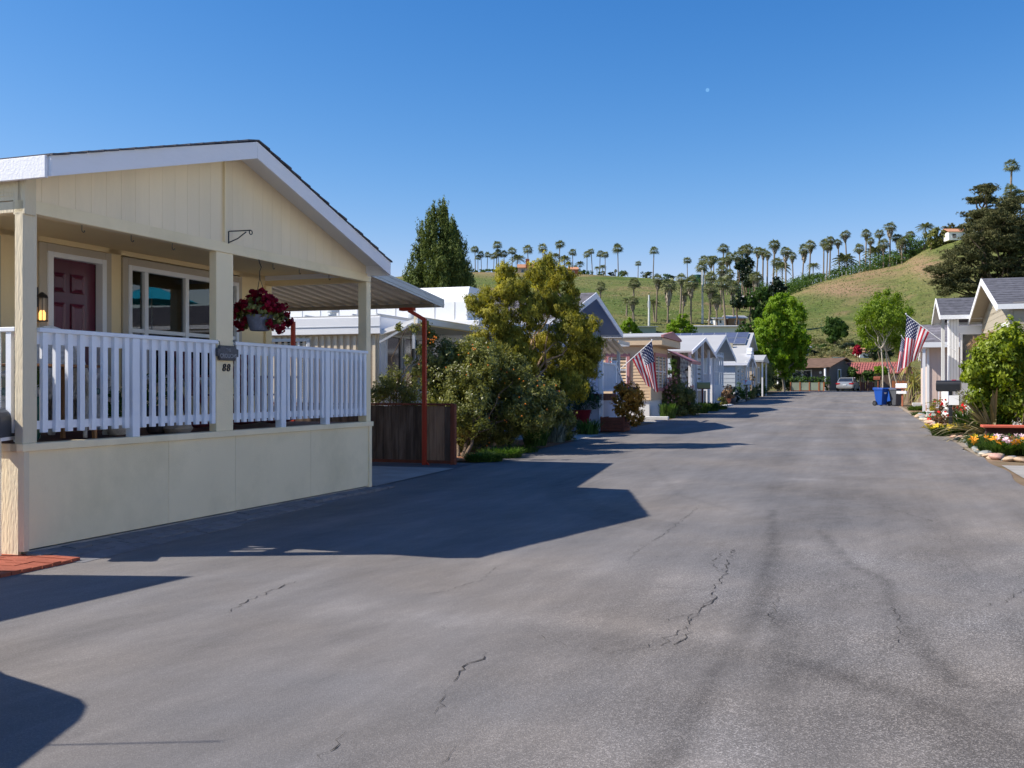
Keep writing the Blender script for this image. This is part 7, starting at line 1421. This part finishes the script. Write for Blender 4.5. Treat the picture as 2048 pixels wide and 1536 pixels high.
for i, (s, t, m_, n_, fz_, lb) in enumerate(((23.9, 3.05, PETO, 9, .10, 'orange poppies at the corner of the stone bordered bed'), (23.6, 3.8, PETP, 14, .08, 'pale pink flowers in the middle of the bed'), (22.6, 4.3, PETY, 7, .07, 'low green cushion with a few yellow flowers'), (24.3, 4.9, PETR, 6, .12, 'scarlet flowers at the right edge of the bed'), (25.2, 3.5, PETP, 10, .07, 'small pink flowers behind the orange poppies'), (22.2, 5.1, PETP, 8, .07, 'leafy cushion near the right frame edge with pale blooms'), (26.0, 3.7, PETP, 7, .08, 'pink flowers in front of the red topped planter'), (26.2, 4.7, PETO, 7, .08, 'orange and green cushion before the planter at the frame edge'), (25.6, 3.0, PETY, 4, .06, 'low green plants next to the flat stone'))):
    tuft('bed_flowers', s, t, lb, L_MID if i % 2 else L_GRASS, 900, .34, .75, 60 + i, .012, 'flowers', 1., fm=m_, fn_=int(n_ * 2.2), fs=fz_ * 1.1)
tuft('grass_clump', 47.5, 2.95, 'dry green grass at the right kerb by the bins', L_GRASS, 500, .2, .8, 70, .015, droop=1.); tuft('grass_clump', 55, 3.2, 'low weeds between the bins and the white kerb', L_GRASS, 600, .25, .9, 71, .02, droop=.9); tuft('grass_clump', 42, 3.0, 'small weeds on the stones before the white column', L_GRASS, 300, .2, .5, 72, .015, droop=1.)
w = Wp(45, 3.6); tree('garden_shrub', 'low yellowish shrub before the peach home', 'shrub', w, [(w.x, w.y, w.z + .4, .7, .6, .4)], 1800, .08, .04, L_GOLD, BARK, 303, .03, limbs=1); w = Wp(38.5, 3.75); tree('garden_shrub', 'grey green shrub beside the white column foot', 'shrub', w, [(w.x, w.y, w.z + .6, .5, .5, .6)], 1500, .07, .03, L_SHRUB, BARK, 304, .03, limbs=1)
kb = thing('low_kerb', 59.5, 3.4, 'long pale kerb block behind the white mailbox', 'kerb'); MB().box(-.3, 2.2, -.12, .12, 0, .28).build('kerb_block', WALLST, kb, bevel=.02)
kb = thing('low_kerb', 34.5, 2.75, 'pale kerb board in front of the utility boxes', 'kerb'); MB().box(-.35, .3, -.12, .12, 0, .1).build('kerb_block', WALLST, kb, bevel=.02)
gn = thing('garden_figure', 34.4, 3.2, 'tiny white and red garden figure near the utility box', 'ornament'); MB().lathe([(.1, 0), (.09, .2), (.05, .28), (.07, .34), (.04, .42)], 10).build('figure_body', WALLST, gn, smooth=True); MB().lathe([(.06, .4), (.0, .52)], 8).build('hat', REDPL, gn)
# ------------------------------------------------ things outside the frame at the left whose shade reaches the road
vn = empty('parked_van', (-4.83, .28, 0), 0, 'tall dark van parked just outside the left of the frame', 'van')
MB().prism([(0, .35), (-.02, 1.0), (.12, 1.85), (.3, 1.93), (4.2, 1.93), (4.45, 1.86), (4.72, 1.55), (5.0, 1.2), (5.25, 1.05), (5.35, .7), (5.3, .35)], 'x', -.95, .95).build('body', CARD, vn, smooth=True, bevel=.07)
MB().prism([(4.5, 1.82), (5.0, 1.22), (5.02, 1.24), (4.52, 1.84)], 'x', -.8, .8).build('windscreen', DGLASS, vn)
for sx in (-.955, .955):
    MB().prism([(3.3, 1.15), (4.75, 1.15), (4.4, 1.75), (3.3, 1.75)], 'x', sx - .004, sx + .004).build('side_window', DGLASS, vn)
    for y in (.9, 4.3): wl = MB().tube([(sx * .78, y, .33), (sx * .99, y, .33)], .33, 22).build('wheel', RUBBER, vn); MB().tube([(sx * .8, y, .33), (sx * 1.0, y, .33)], .2, 12).build('rim', SILVER, wl)
MB().tube([(.9, 3.86, 1.9), (.9, 3.86, 2.6)], .006, 5).build('antenna', BLACK, vn)
sa = empty('entry_awning', (-5.9, 7.2, 0), 0, 'flat entry awning of the next home left of the frame', 'awning')
MB().add([(-2.5, -1.4, 2.5), (-.2, -1.15, 2.5), (.69, .72, 2.5), (-2.5, .9, 2.5), (-2.5, -1.4, 2.58), (-.2, -1.15, 2.58), (.69, .72, 2.58), (-2.5, .9, 2.58)], [(0, 3, 2, 1), (4, 5, 6, 7), (0, 1, 5, 4), (1, 2, 6, 5), (2, 3, 7, 6), (3, 0, 4, 7)]).build('roof', WHITE, sa)
MB().box(-2.4, -2.3, -1.3, -1.2, 0, 2.5).box(-2.4, -2.3, .7, .8, 0, 2.5).build('post', WHITE, sa)
